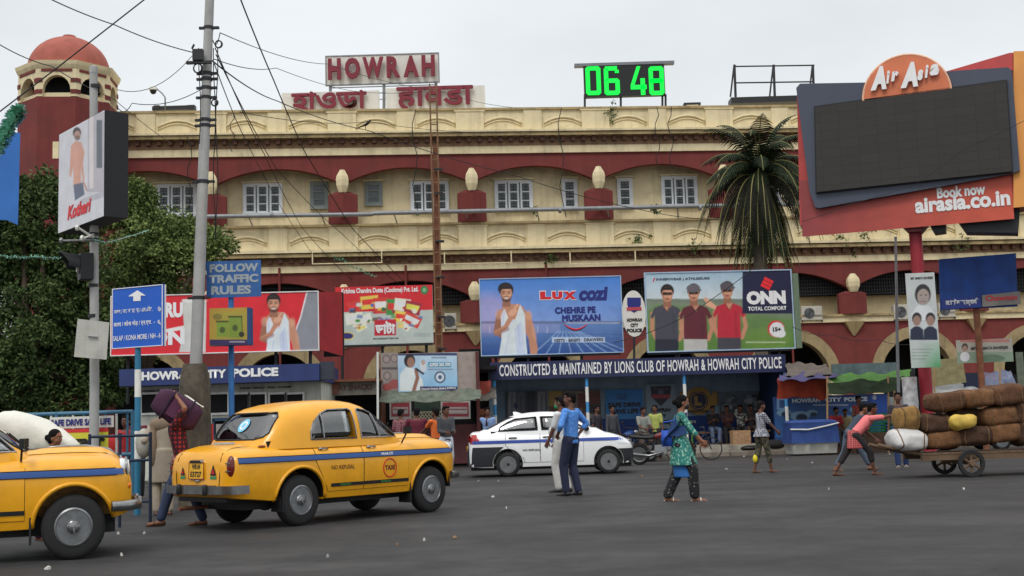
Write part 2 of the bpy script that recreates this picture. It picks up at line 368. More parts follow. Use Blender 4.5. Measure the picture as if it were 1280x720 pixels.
# ================================================================ STATION BUILDING
ST = empty('railway_station', FP.O, 'long two-storey cream and oxide-red station building with arched bays and parapets', 'station building', rz=FP.yaw)
WB = 5.6; S0 = -1.65; PIER = [S0+WB*k for k in range(-3, 9)]
XL, XR = PIER[0], PIER[-1]
def fp(nm, mb, m, **k): return mb.build(nm, m, ST, **k)
def arch_wall(xa, xb, z1, crown, spring, y, dy, n=14):
    """strip of wall hanging between z1 and an arch from spring to crown to spring, with its soffit"""
    g = MB(); pts = []
    for i in range(n+1):
        t = i/n; u = 2*t-1; h = crown-spring; c = (xb-xa)/2; R = (c*c+h*h)/(2*h); z = math.sqrt(R*R-(u*c)**2)-(R-h)+spring; pts.append((xa+(xb-xa)*t, z))
    for (x0, q0), (x1, q1) in zip(pts, pts[1:]):
        g.add([(x0, y, q0), (x1, y, q1), (x1, y, z1), (x0, y, z1), (x0, y+dy, q0), (x1, y+dy, q1), (x1, y+dy, z1), (x0, y+dy, z1)],
              [(0, 1, 2, 3), (0, 4, 5, 1), (4, 7, 6, 5), (3, 2, 6, 7)])
    return g
# back walls
g = MB(); g.box(XL, XR, 1.1, 1.6, 9.6, 13.2); fp('upper_wall', g, CREAM)
g = MB(); g.box(XL, XR, 1.1, 1.6, 5.0, 8.2); fp('lower_wall', g, CREAM)
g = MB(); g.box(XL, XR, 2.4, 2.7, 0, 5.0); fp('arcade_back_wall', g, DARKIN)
g = MB(); g.box(XL, XR, .0, 14, 13.82, 13.98); g.box(XL, XR, .31, 1.6, 9.5, 9.6); fp('roof_slab', g, CREAM); g = MB(); g.box(XL+.1, XR-.1, 1.62, 12, 5.1, 13.8); g.box(XL+.1, XR-.1, 2.72, 12, .2, 5.1); fp('inner_block', g, CREAM)
# bays
for a, b in zip(PIER, PIER[1:]):
    g = arch_wall(a, b, 13.1, 12.55, 11.82, 0, .35); fp('arch_band', g, REDP)
    g = arch_wall(a, b, 7.97, 7.55, 6.72, 0, .35); fp('arch_band', g, REDP)
    # ground floor: red wall with cream arch ring
    cx = (a+b)/2; n = 20; r1, r0, zc = 2.1, 1.62, 2.9; g = MB(); A1 = [(cx+r1*math.cos(PI*i/n), zc+r1*math.sin(PI*i/n)) for i in range(n+1)]
    for (x0, z0), (x1, z1) in zip(A1, A1[1:]):
        g.add([(x0, 0, z0), (x1, 0, z1), (x1, 0, 5.27), (x0, 0, 5.27)], [(0, 1, 2, 3)])
    g.box(a, cx-r1, 0, .5, 0, 5.27); g.box(cx+r1, b, 0, .5, 0, 5.27); fp('arcade_wall', g, REDP)
    g = MB()
    for i in range(n//2):
        aa, ab = PI*i*2/n, PI*(i+1)*2/n; vs = []
        for yy in (-.06, .5):
            for an in (aa, (aa+ab)/2, ab):
                for rr in (r0, r1): vs.append((cx+rr*math.cos(an), yy, zc+rr*math.sin(an)))
        g.add(vs, [(0, 1, 3, 2), (2, 3, 5, 4), (6, 8, 9, 7), (8, 10, 11, 9), (0, 2, 8, 6), (2, 4, 10, 8), (1, 7, 9, 3), (3, 9, 11, 5)])
    fp('arch_ring', g, mat('grimy_cream', (142, 126, 94), .9, .2, 1.5, .2, 25, streak=.6, dirt=(84, 74, 58, .6)))
    g = MB(); g.box(cx-r1, cx-r0, -.06, .5, 0, zc); g.box(cx+r0, cx+r1, -.06, .5, 0, zc); fp('arch_jamb', g, CREAM)
# horizontal mouldings
def band(nm, m, z0, z1, yf, yb=.6): g = MB(); g.box(XL, XR, yf, yb, z0, z1); fp(nm, g, m)
band('parapet', CREAM, 14.07, 15.06, .0, .3); band('coping', LEDGE, 15.06, 15.16, -.1, .42)
band('cornice', CREAM, 13.98, 14.07, -.52); band('cornice', LEDGE, 13.82, 13.96, -.44); band('frieze', BROWN, 13.42, 13.82, -.06)
band('string_course', CREAM, 13.1, 13.42, -.1)
band('balcony_ledge', LEDGE, 9.95, 10.05, -.16, 1.1); band('balcony_parapet', CREAM, 8.9, 9.95, 0, .3)
band('cornice', CREAM, 8.78, 8.9, -.5); band('cornice', LEDGE, 8.6, 8.74, -.42); band('frieze', BROWN, 8.25, 8.6, -.06); band('string_course', CREAM, 7.97, 8.25, -.1)
band('ledge', LEDGE, 5.52, 5.62, -.18, 1.1); band('string_course', CREAM, 5.27, 5.52, -.1)
g = MB(); x = XL+.1
while x < XR:
    g.box(x, x+.17, -.30, -.06, 13.60, 13.81); g.box(x+.03, x+.23, -.28, -.06, 8.38, 8.59); x += .46
o = fp('dentil', g, mat('red_brown_dentil', (84, 58, 48), .9, .3, 3)); tag(o, kind='stuff')
# parapet pilasters and blind arches
pil = MB(); pil.box(-.62, .62, -.09, -.001, 0, 1.0); pil.box(-.68, .68, -.13, -.09, .03, .09); pil.box(-.68, .68, -.12, -.09, .93, .99)
pm = pil.mesh('pilaster', CREAM); pil = MB(); pil.box(-.40, .40, -.07, -.001, 0, 1.0); pm2 = pil.mesh('pilaster', CREAM)
def blind(w):
    g = MB(); n = 10; P = []
    for i in range(n+1):
        u = 2*i/n-1; P.append((u*w/2, -.035, .42+.26*(1-u*u)))
    g.tube(P, .05, 6); g.tube([(x, y+.01, z-.13) for x, y, z in P], .03, 5); return g.mesh('arch_moulding', CREAM, True)
bm_ = blind(1.7)
for p in PIER:
    for z0, sc in ((14.07, .99), (8.92, 1.02)):
        for q, me in ((p, pm), (p+WB/2, pm2)):
            if q > XR: continue
            o = link('pilaster', me, ST, (q, 0, z0)); o.scale = (1, 1, sc)
        for q in (p+WB/4+.05, p+3*WB/4-.05):
            if q < XR: link('arch_moulding', bm_, ST, (q, 0, z0-.03))
# piers with their lantern finials
def pier_mesh():
    g = MB(); P = [(-.63, .1), (-.63, -.14), (.04, -.44), (.63, -.14), (.63, .1)]
    g.prism(P, 0, 1.28, 'z'); P2 = [(x*.5, -.05+(y+.05)*.6) for x, y in P]; g.loft([[(x, y, 1.28) for x, y in P], [(x, y, 1.42) for x, y in P2]]); return g.mesh('pier', REDP)
def finial_mesh():
    g = MB(); n = 6
    g.loft([ring2((0, -.14, z), r, r*.9, n, .52) for z, r in ((0, .17), (.06, .2), (.3, .29), (.55, .31), (.72, .28), (.97, .13), (1.0, .12))]); return g.mesh('finial', CREAM)
PM = pier_mesh(); FM = finial_mesh()
COR = MB(); COR.loft([[(-.45, -.30, .62), (.45, -.30, .62), (.45, 0, .62), (-.45, 0, .62)], [(-.05, -.05, 0), (.05, -.05, 0), (.05, 0, 0), (-.05, 0, 0)]]); CM = COR.mesh('corbel', LEDGE)
for p in PIER:
    link('pier', PM, ST, (p, 0, 10.05)); link('finial', FM, ST, (p, -.15, 11.40))
    link('pier', PM, ST, (p, 0, 5.62)).scale = (1, 1, .72); link('finial', FM, ST, (p, -.15, 6.58)).scale = (1, 1, .82)
    link('corbel', CM, ST, (p, 0, 4.66))
# upper windows
def window(x0, x1, z0, z1, leaves, kind='white'):
    w = x1-x0; h = z1-z0; y = 1.1
    g = MB(); g.box(0, w, -.03, .02, 0, h); gl = g.build('window', GLASSW, ST, (x0, y, z0))
    fm = WFRAME if kind == 'white' else mat('grey_green_frame', (120, 128, 124), .6); g = MB(); t = .08
    g.box(-.05, w+.05, -.09, -.01, h-.01, h+.08); g.box(-.05, w+.05, -.16, -.01, -.1, 0); g.box(-.05, 0.03, -.09, -.01, 0, h); g.box(w-.03, w+.05, -.09, -.01, 0, h)
    for i in range(leaves):
        a = w*i/leaves+.03; b = w*(i+1)/leaves-.03
        g.box(a, a+t, -.08, -.031, 0, h-.01); g.box(b-t, b, -.08, -.031, 0, h-.01); g.box(a+t, b-t, -.078, -.031, 0, t); g.box(a+t, b-t, -.078, -.031, h-t, h-.012); g.box(a+t, b-t, -.076, -.031, h*.62, h*.62+.05); g.box(a+t, b-t, -.074, -.031, h*.31, h*.31+.035)
    g.build('frame', fm, gl)
    if kind == 'white':
        g = MB()
        for i in range(leaves):
            a = w*i/leaves+.12; b = w*(i+1)/leaves-.12
            for r in range(9):
                z = .12+(h-.24)*r/8; g.tube([(a, -.05, z), ((a+b)/2, -.05, z+.05), (b, -.05, z)], .011, 4)
            g.box((a+b)/2-.01, (a+b)/2+.01, -.055, -.045, .08, h-.1)
        g.build('grille', BLACKM, gl)
    g = MB(); g.box(-.12, w+.12, -.22, -.0, h+.09, h+.16); g.build('lintel', CREAM, gl)
for a, b, t0, b0, lv, kd in ((197, 245, 233, 268, 3, 'white'), (305, 352, 232, 266, 3, 'white'), (389, 409, 230, 259, 1, 'green'), (457, 477, 230, 255, 1, 'green'),
        (514, 560, 229, 263, 3, 'white'), (619, 665, 228, 262, 3, 'white'), (703, 721, 226, 260, 1, 'white'), (772, 790, 225, 258, 1, 'white'), (827, 871, 223, 257, 3, 'white'), (930, 975, 222, 255, 3, 'white'), (1090, 1135, 218, 252, 3, 'white')):
    x0, z1 = FP.L(a, t0, 1.1); x1, z0 = FP.L(b, b0, 1.1); window(x0, x1, z0, z1, lv, kd)
# a leaf of one window stands open
# lower storey: iron lattice in the arch heads and panelled frames
g0 = MB()
for i in range(46):
    x = -2.75+i*.12
    g0.box(x-.012, x+.012, .40, .424, 6.55, 7.62)
for i in range(7): g0.box(-2.78, 2.78, .395, .429, 6.56+i*.16, 6.58+i*.16)
lm = g0.mesh('lattice', BLACKM)
for a, b in zip(PIER, PIER[1:]):
    link('lattice', lm, ST, ((a+b)/2, 0, 0))
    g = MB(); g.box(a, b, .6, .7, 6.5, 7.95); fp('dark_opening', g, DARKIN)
# weather pipe along the upper ledge, with brackets
g = MB(); g.tube([(XL, -.60, 10.42), (-6, -.60, 10.38), (-5.9, -.60, 10.42), (8, -.60, 10.50), (XR, -.60, 10.52)], .095, 10)
for x in np.arange(XL+1, XR, 3.1): g.tube([(x, -.60, 10.40), (x+.12, -.1, 10.06)], .03, 6)
for x in np.arange(XL+2, XR, 6.2): g.lathe([(.13, -.06), (.13, .06)], 10, (x, -.60, 10.42), 'x')
fp('water_pipe', g, GREYP, smooth=True, ang=40)
# cable trays hanging at the lower cornice
for a, b in ((390, 478), (555, 640), (712, 795)):
    x0, z0 = FP.L(a, 330, -.5); x1, _ = FP.L(b, 330, -.5); g = MB()
    g.box(x0, x1, -.56, -.5, z0-.02, z0+.02); g.box(x0, x0+.05, -.56, -.5, z0+.02, z0+.5); g.box(x1-.05, x1, -.56, -.5, z0+.02, z0+.5); fp('cable_tray', g, CREAM)
for x in (-17.2, -10.0, -4.6, 1.5, 12.3, 18.0):
    g = MB(); g.tube([(x, -.14, 8.2), (x, -.14, .2)], .05, 8); fp('downpipe', g, REDP, smooth=True, ang=40)
for x, z0, z1 in ((-13.7, 13.9, 10.6), (-11.9, 14.9, 13.2), (-4.1, 15.0, 10.3), (2.3, 15, 10.1), (6.6, 15.0, 12.3), (7.2, 15, 12.2)):
    g = MB(); P = [(x+.12*math.sin(i*1.7+x), -.56+.02*i % 3*.01, z0+(z1-z0)*i/7) for i in range(8)]; g.tube(P, .018, 4); fp('hanging_cable', g, WIREM)

# ---- domed corner tower
TC = A(84, 300, 49.6); TC.z = 0
TW = empty('domed_tower', TC, 'octagonal red and cream corner tower under a brick-red dome', 'tower', rz=.10)
def hz(py, Y=49.6): return A(84, py, Y).z
Rt = 2.0
def octo(r, z): return ring2((0, 0, z), r, r, 8, PI/8)
z135, z92, z80 = hz(135), hz(101), hz(93)
g = MB(); g.loft([octo(Rt, 0), octo(Rt, z135-.02)]); g.build('tower_shaft', REDP, TW)
# lantern stage: eight cream corner piers with arch heads, open arches
hA = z92-z135
for k in range(8):
    a = PI/4*k; ca, sa = math.cos(a), math.sin(a); half = Rt*math.sin(PI/8); ap = Rt*math.cos(PI/8)
    mrot = Matrix.Translation((ca*ap, sa*ap, z135)) @ Matrix.Rotation(a-PI/2, 4, 'Z')   # local x along the face, y outwards
    g = MB(); r = half*.72; n = 10; P = [(r*math.cos(PI*i/n), hA*.22+r*1.15*math.sin(PI*i/n)) for i in range(n+1)]
    for (x0, q0), (x1, q1) in zip(P, P[1:]):
        g.add([mrot @ Vector(v) for v in ((x0, 0, q0), (x1, 0, q1), (x1, 0, hA), (x0, 0, hA), (x0, -.3, q0), (x1, -.3, q1))], [(0, 1, 2, 3), (0, 4, 5, 1)])
    g.box(r, half, -.3, 0, 0, hA, mrot); g.box(-half, -r, -.3, 0, 0, hA, mrot); g.build('arch_panel', CREAM, TW)
    for q in (.1, .5):
        for a_, b_ in ((r+.01, half+.01), (-half-.01, -r-.01)): g = MB(); g.box(a_, b_, -.1, .03, hA*q, hA*q+.17, mrot); g.build('red_course', REDP, TW)
    g = MB(); g.box(-half*.8, half*.8, -.05, .03, hA*.88, hA*.97, mrot); g.build('red_course', REDP, TW)
    g = MB(); g.box(-r, r, -.25, -.15, 0, hA*.16, mrot); g.build('sill', CREAM, TW)
g = MB(); g.loft([octo(1.2, z135-.02), octo(1.2, z92)]); g.build('core', DARKIN, TW)
g = MB(); g.loft([octo(Rt+.02, z92), octo(Rt+.10, z92+.15), octo(Rt+.14, z92+.3), octo(Rt+.1, z80+.02), octo(1.7, z80+.12)]); g.build('cornice', CREAM, TW)
g = MB(); Rd = 1.66; zt = hz(48); hd = zt-z80-.1
g.lathe([(Rd*math.cos(t)+.001, z80+.1+hd*math.sin(t)) for t in np.linspace(0, PI/2-.17, 12)]+[(.28, zt), (.26, zt+.09), (.01, zt+.1)], 32)
g.build('dome', mat('brick_red_dome', (148, 82, 70), .85, .16, 2, .2, 20, streak=.4), TW, smooth=True, ang=35)
g = MB(); g.box(-.12, .12, -Rt*.924-.02, -Rt*.9, z135-2.6, z135-1.9); g.build('window', CREAM, TW)
# ================================================================ SIGNS AND BILLBOARDS
def board_root(pl, px, label, name, cat, group=None):
    x, _ = pl.L(px, 400); return x, empty(name, pl.W(x, 0, 0), label, cat, group, rz=pl.yaw)
class Board:
    """board on its own plane; all positions given as picture points, kept as metres in the root's frame"""
    def __init__(s, Y, yaw, px, name, label, cat, group=None):
        O = A(px, 500, Y); O.z = 0; s.pl = Plane(O, yaw); s.r = empty(name, O, label, cat, group, rz=yaw)
    def L(s, px, py, off=0.0): return s.pl.L(px, py, off)
    def R(s, x0, y0, x1, y1, off=0.0):           # local box of a picture rectangle
        xm, ym = (x0+x1)/2, (y0+y1)/2; a = s.L(x0, ym, off)[0]; b = s.L(x1, ym, off)[0]; return a, b, s.L(xm, y1, off)[1], s.L(xm, y0, off)[1]
    def slab(s, nm, x0, y0, x1, y1, m, t=.12, off=0.0):
        a, b, c, d = s.R(x0, y0, x1, y1, off); g = MB(); g.box(a, b, off, off+t, c, d); return g.build(nm, m, s.r)
    def quad(s, nm, pts, m, t=.1, off=0.0): g = MB(); g.prism([s.L(x, y, off) for x, y in pts], off, off+t); return g.build(nm, m, s.r)
    def pic(s, nm, x0, y0, x1, y1, paint, off=0.0, step=1.0, y=-.005): a, b, c, d = s.R(x0, y0, x1, y1, off); return picture(nm, s.r, s.pl, a, b, c, d, paint, y, step, off=off)
    def txt(s, t, x0, y0, x1, y1, m, y=-.014, bold=.03, off=0.0, **k): a, b, c, d = s.R(x0, y0, x1, y1, off); return text(t, a, b, c, d, m, s.r, y+off, bold, **k)
    def bar(s, nm, p0, p1, r, m, off=.1, n=8):
        a = s.L(*p0, off); b = s.L(*p1, off); g = MB(); g.tube([(a[0], off, a[1]), (b[0], off, b[1])], r, n); return g.build(nm, m, s.r, smooth=True, ang=40)
    def ell(s, nm, cx, cy, rx, ry, m, t=.08, off=0.0, n=32):
        a, b, c, d = s.R(cx-rx, cy-ry, cx+rx, cy+ry, off); X, Z = (a+b)/2, (c+d)/2
        g = MB(); g.prism([(X+(b-a)/2*math.cos(2*PI*i/n), Z+(d-c)/2*math.sin(2*PI*i/n)) for i in range(n)], off, off+t); return g.build(nm, m, s.r)
    def frame(s, nm, x0, y0, x1, y1, m, w=.06, t=.05, off=0.0):
        a, b, c, d = s.R(x0, y0, x1, y1, off); g = MB()
        g.box(a-w, b+w, off-t, off+.08, d, d+w); g.box(a-w, b+w, off-t, off+.08, c-w, c); g.box(a-w, a, off-t, off+.079, c, d); g.box(b, b+w, off-t, off+.079, c, d); return g.build(nm, m, s.r)

# ---- rooftop name boards
B = Board(54.2, 0, 478, 'rooftop_name_board', 'white rooftop board reading HOWRAH in raised maroon letters', 'name board')
B.slab('panel', 408, 69, 548, 104, PLAST, .15); B.frame('frame', 408, 69, 548, 104, GREYP, .05, .03)
for i, (ch, a, b) in enumerate((('H', 411, 427), ('O', 432, 451), ('W', 454, 480), ('R', 484, 501), ('A', 505, 524), ('H', 527.5, 544))):
    sl = -.036*((a+b)/2-478); B.txt(ch, a, 73+sl, b, 99+sl, MAROON, -.16, .05, ext=.07, name='letter')
for x in (413, 480, 545): B.bar('post', (x, 104), (x, 140), .07, GREYP)
for y in (110, 118, 126): B.bar('cross_bar', (413, y), (545, y-4), .025, GREYP, .14)
B = Board(53.9, 0, 413, 'rooftop_name_board', 'lower left rooftop board with the Bengali name in maroon letters', 'name board')
B.slab('panel', 352, 114.5, 474, 148, PLAST, .15); B.txt('হাওডা', 366, 116, 458, 139, MAROON, -.12, 0, ext=.05, multi=.035)
for x in (365, 460): B.bar('post', (x, 120), (x, 158), .06, GREYP, .22)
B = Board(53.9, 0, 545, 'rooftop_name_board', 'lower right rooftop board with the Hindi name in maroon letters', 'name board')
B.slab('panel', 482.5, 108.5, 606.5, 146, PLAST, .15); B.txt('हावडा', 497, 110, 591, 137, MAROON, -.12, 0, ext=.05, multi=.035)
for x in (495, 595): B.bar('post', (x, 114), (x, 156), .06, GREYP, .22)

# ---- rooftop clock
B = Board(53.5, 0, 781, 'digital_clock', 'black rooftop digital clock showing 06 48 in green', 'clock')
B.slab('case', 730, 81, 831, 120, BLACKP, .3); GRN = mat('green_led', (0, 255, 80), .5, 0, emit=.92, k=.2)
for ch, a, b in (('0', 732, 751), ('6', 755, 774.5), ('4', 788, 808), ('8', 811, 830)):
    a0, b0, c0, d0 = B.R(a, 83, b, 119); w = b0-a0; h = d0-c0; t = .23*w+.04; g = MB(); sl = -.02*(a-781)/25; m_ = .05
    def bx(x0, x1, z0, z1): g.box(a0+x0, a0+x1, -.03, -.004, c0+z0, c0+z1)
    def ch_poly(o, i):
        # chamfered ring segments as prisms
        pass
    c = .10
    def ringd(z0, z1):
        P = [(c, z0), (w-c, z0), (w, z0+c), (w, z1-c), (w-c, z1), (c, z1), (0, z1-c), (0, z0+c)]
        Q = [(t+.02, z0+t), (w-t-.02, z0+t), (w-t, z0+t+.02), (w-t, z1-t-.02), (w-t-.02, z1-t), (t+.02, z1-t), (t, z1-t-.02), (t, z0+t+.02)]
        vs = [(a0+x, y, c0+z) for y in (-.03, -.004) for x, z in P+Q]; n = 8; f = []
        for i in range(n):
            j = (i+1) % n; f += [(i, j, n+j, n+i), (2*n+i, 3*n+i, 3*n+j, 2*n+j), (i, 2*n+i, 2*n+j, j), (n+i, n+j, 3*n+j, 3*n+i)]
        g.add(vs, f)
    if ch == '0': ringd(0, h)
    if ch == '8': ringd(0, h/2+t/2); ringd(h/2-t/2+.001, h)
    if ch == '6': ringd(0, h/2+t/2); bx(0, t, h/2, h-c); bx(c*.6, w-c, h-t, h); bx(w-t, w-.02, h-t-.12, h-t+.03)
    if ch == '4':
        g.prism([(a0+x, c0+z) for x, z in ((w*.42, h), (w*.66, h), (w*.25, h*.2+t), (w*.0, h*.2+t))], -.03, -.004); bx(0, w, h*.2, h*.2+t); bx(w*.62, w*.62+t, 0, h*.58)
    g.build('digit', GRN, B.r)
B.slab('sun_hood', 718, 77.5, 843, 81, mat('grey_hood_sheet', (110, 112, 118), .5), .32, -.02)
for x in (731, 776, 828, 832): B.bar('leg', (x, 118), (x, 138), .05, BLACKM, .2)
B.bar('tie_bar', (731, 121), (832, 119), .04, BLACKM, .2)

# ---- empty sign frame on the roof, on its black slab
B = Board(54, 0, 965, 'roof_scaffold', 'empty steel sign frame standing on the roof over a black slab', 'sign frame')
B.slab('base', 914, 120, 1020, 127.5, BLACKM, .8)
for x in (918, 967, 1016): B.bar('upright', (x, 81), (x+1.5, 121), .06, BLACKM); B.bar('brace', (x-.5, 82), (x-5, 121), .04, BLACKM, .5)
for y in (82.5, 103): B.bar('rail', (918, y+.6), (1018, y-.9), .035, BLACKM)
B = Board(54, 0, 865, 'roof_vent', 'small flat black vent on the parapet between clock and frame', 'roof vent'); B.slab('cap', 855, 128, 876, 131, BLACKM, .4)
B.slab('curb', 858, 131, 873, 135, CREAM, .4)

# ---- dome CCTV camera on a bent pole
B = Board(52.4, 0, 207, 'security_camera', 'white dome security camera on a bent pole over the parapet', 'security camera')
p = [B.L(*q) for q in ((206.5, 140), (206.5, 122), (203, 117), (196, 111))]; g = MB(); g.tube([(x, 0, z) for x, z in p], .035, 6); g.build('pole', GREYP, B.r, smooth=True)
x, z = B.L(191.5, 113); g = MB(); g.lathe([(.02, .2), (.16, .16), (.19, .02), (.17, 0), (.01, 0)], 14, (x, 0, z)); g.build('housing', WHITEP, B.r, smooth=True, ang=40); g = MB(); g.ell((x, 0, z-.01), (.15, .15, .17), 12, 8); g.build('lens_dome', BLACKP, B.r, smooth=True)
B.slab('base', 190, 132, 243, 137, BLACKM, .3); B.slab('block', 192, 131.5, 199, 137, BLACKM, .35, -.03); B.slab('block', 234, 131, 243, 137, BLACKM, .35, -.03)

# ---- printed men on the adverts (plain generic figures)
SK = (186, 130, 102); SKD = (146, 98, 76); SKL = (212, 160, 130)
def head(c, x, y, r, hair=(28, 22, 22), beard=True, tilt=0, skin=SK, hat=None, shades=False):
    c.poly([(x-r*.45, y+r*.5), (x+r*.5, y+r*.5), (x+r*.6, y+r*1.9), (x-r*.6, y+r*1.9)], SKD)
    c.ell(x, y-r*.35, r*.95, r*1.02, hair, tilt); c.ell(x, y+r*.12, r*.78, r*1.08, skin, tilt); c.ell(x+r*.15, y+r*.0, r*.5, r*.7, SKL if skin == SK else skin, tilt, .5, 2)
    c.poly([(x-r*.85, y-r*.15), (x-r*.7, y-r*.75), (x, y-r*1.0), (x+r*.7, y-r*.75), (x+r*.85, y-r*.1), (x+r*.6, y-r*.5), (x-r*.55, y-r*.5)], hair)
    if beard:
        c.poly([(x-r*.8, y+r*.3), (x-r*.5, y+r*.75), (x, y+r*.68), (x+r*.5, y+r*.75), (x+r*.8, y+r*.3), (x+r*.55, y+r*1.1), (x, y+r*1.3), (x-r*.55, y+r*1.1)], hair, .85)
        c.ell(x, y+r*.55, r*.34, r*.07, hair, 0, .8); c.poly([(x-r*.5, y+r*.72), (x-r*.28, y+r*.62), (x+r*.28, y+r*.62), (x+r*.5, y+r*.72), (x+r*.3, y+r*.95), (x-r*.3, y+r*.95)], SK, .55)
    c.poly([(x-r*.75, y-r*.4), (x-r*.5, y-r*.4), (x-r*.45, y+r*.9), (x-r*.65, y+r*.6)], SKD, .5); c.ell(x-r*.35, y+r*.38, r*.16, r*.12, SKL, 0, .6); c.ell(x+r*.4, y+r*.36, r*.16, r*.12, SKL, 0, .7)
    c.ell(x, y+r*.74, r*.26, r*.10, (225, 214, 208) if beard else (130, 70, 60)); c.ell(x, y+r*.86, r*.2, r*.05, (140, 70, 66))
    if shades: c.rect(x-r*.65, y-r*.18, x+r*.65, y+r*.22, (25, 20, 20))
    else:
        for q in (-.33, .35): c.ell(x+r*q, y+r*.04, r*.16, r*.075, (50, 32, 28)); c.line([(x+r*(q-.2), y-r*.16), (x+r*q, y-r*.22), (x+r*(q+.2), y-r*.16)], r*.09, hair)
    c.line([(x+r*.05, y), (x+r*.1, y+r*.35)], r*.12, SKD, .6)
    if hat: c.ell(x-r*.05, y-r*.65, r*1.0, r*.6, hat); c.rect(x-r*.3, y-r*.5, x+r*1.15, y-r*.3, hat)
def vest_man(c, x, y, s):
    P = lambda *q: [(x+a*s, y+b*s) for a, b in q]
    c.poly(P((-15, 19), (-18, 26), (-21, 44), (-12, 50), (-6, 40), (-4, 22)), SKD); c.poly(P((11, 19), (19, 23), (23, 40), (27, 61), (24, 78), (20, 78), (17, 50), (9, 34)), SK)
    c.poly(P((-14, 20), (-7, 13), (7, 13), (13, 18), (12, 30), (-13, 30)), SK)
    c.poly(P((-10, 19), (-4, 32), (3, 31), (8, 14), (13, 24), (14, 50), (17, 80), (-17, 80), (-12, 50), (-13, 26)), (206, 214, 232))
    c.poly(P((2, 40), (9, 30), (12, 50), (15, 80), (5, 80)), (170, 182, 212), .5); c.line(P((-9, 19), (-12, 45)), 1.6*s, (172, 180, 210), .6)
    c.ell(x-15*s, y+24*s, 4*s, 5*s, SKL, 0, .55, 3); c.ell(x+17*s, y+25*s, 3.6*s, 5*s, SKL, 0, .6, 3); c.ell(x+23*s, y+44*s, 2*s, 8*s, SKL, -10, .5, 2); c.line(P((-9, 19), (-4, 31), (3, 30), (8, 15)), .9*s, (236, 240, 246)); c.line(P((6, 36), (8, 60)), 1.2*s, (150, 164, 196), .5); c.line(P((-4, 46), (-9, 70)), 1.2*s, (160, 172, 204), .5); c.ell(x+0*s, y+24*s, 5*s, 1*s, SKD, 0, .5, 1)
    c.line(P((-18, 44), (-8, 38), (1, 22)), 5*s, SK); c.line(P((-18, 45), (-6, 40)), 4.5*s, SKD, .6); c.ell(x+0*s, y+22*s, 5*s, 3.4*s, SKL, -30); c.line(P((0, 20), (5, 14)), 2*s, SKL)
def lux(c):
    c.grad(346, 405, (62, 120, 196), (120, 150, 206)); c.grad(400, 406, (132, 152, 204), (70, 104, 158), ((c.Y > 401)*1.0)); c.put(c.Y > 405, (56, 96, 158))
    c.grad(405, 442, (98, 132, 184), (24, 62, 128), (c.Y > 405)*.8); c.rect(600, 404, 700, 416, (150, 150, 190), .35)
    t = c.soft(np.hypot((c.X-610)/30, (c.Y-392)/24)-1, .6)
    c.put(t, (196, 160, 190), .4); c.put(c.soft(np.abs(c.Y-403)-1.4), (84, 98, 128), .7)
    for i in range(9): c.line([(698+i*3, 414), (664+i*17, 445)], 1.3, (150, 178, 214), .65)
    for i in range(5): c.line([(684, 418+i*5.5), (780, 418+i*5.5)], .9, (40, 74, 130), .5)
    for i in range(7): c.line([(612+i*12, 408), (612+i*12, 416)], .8, (225, 225, 235), .5)
    c.rect(708, 403, 775, 404.5, (200, 205, 220), .5)
    vest_man(c, 641, 365, 1.16); c.ell(632, 361, 9.6, 8, (28, 22, 22)); head(c, 633, 366, 9.2); c.rect(690, 421.5, 756, 428, (190, 205, 225), .8); c.speck(.05)
def rupa(c):
    c.fill((204, 32, 44)); c.poly([(398, 363), (398, 440), (372, 440), (368, 420), (378, 392), (384, 364)], (132, 134, 142)); c.line([(384, 364), (376, 396), (367, 420)], 1.6, (220, 220, 225))
    c.poly([(228, 374), (258, 376), (257, 440), (224, 440), (230, 410)], (196, 196, 190)); c.poly([(205, 412), (230, 407), (230, 412), (205, 416)], (220, 215, 210))
    c.ell(243, 376, 15, 3, (214, 214, 208))
    vest_man(c, 347, 376, 1.08); head(c, 342, 379, 9.2); c.speck(.06, 2)
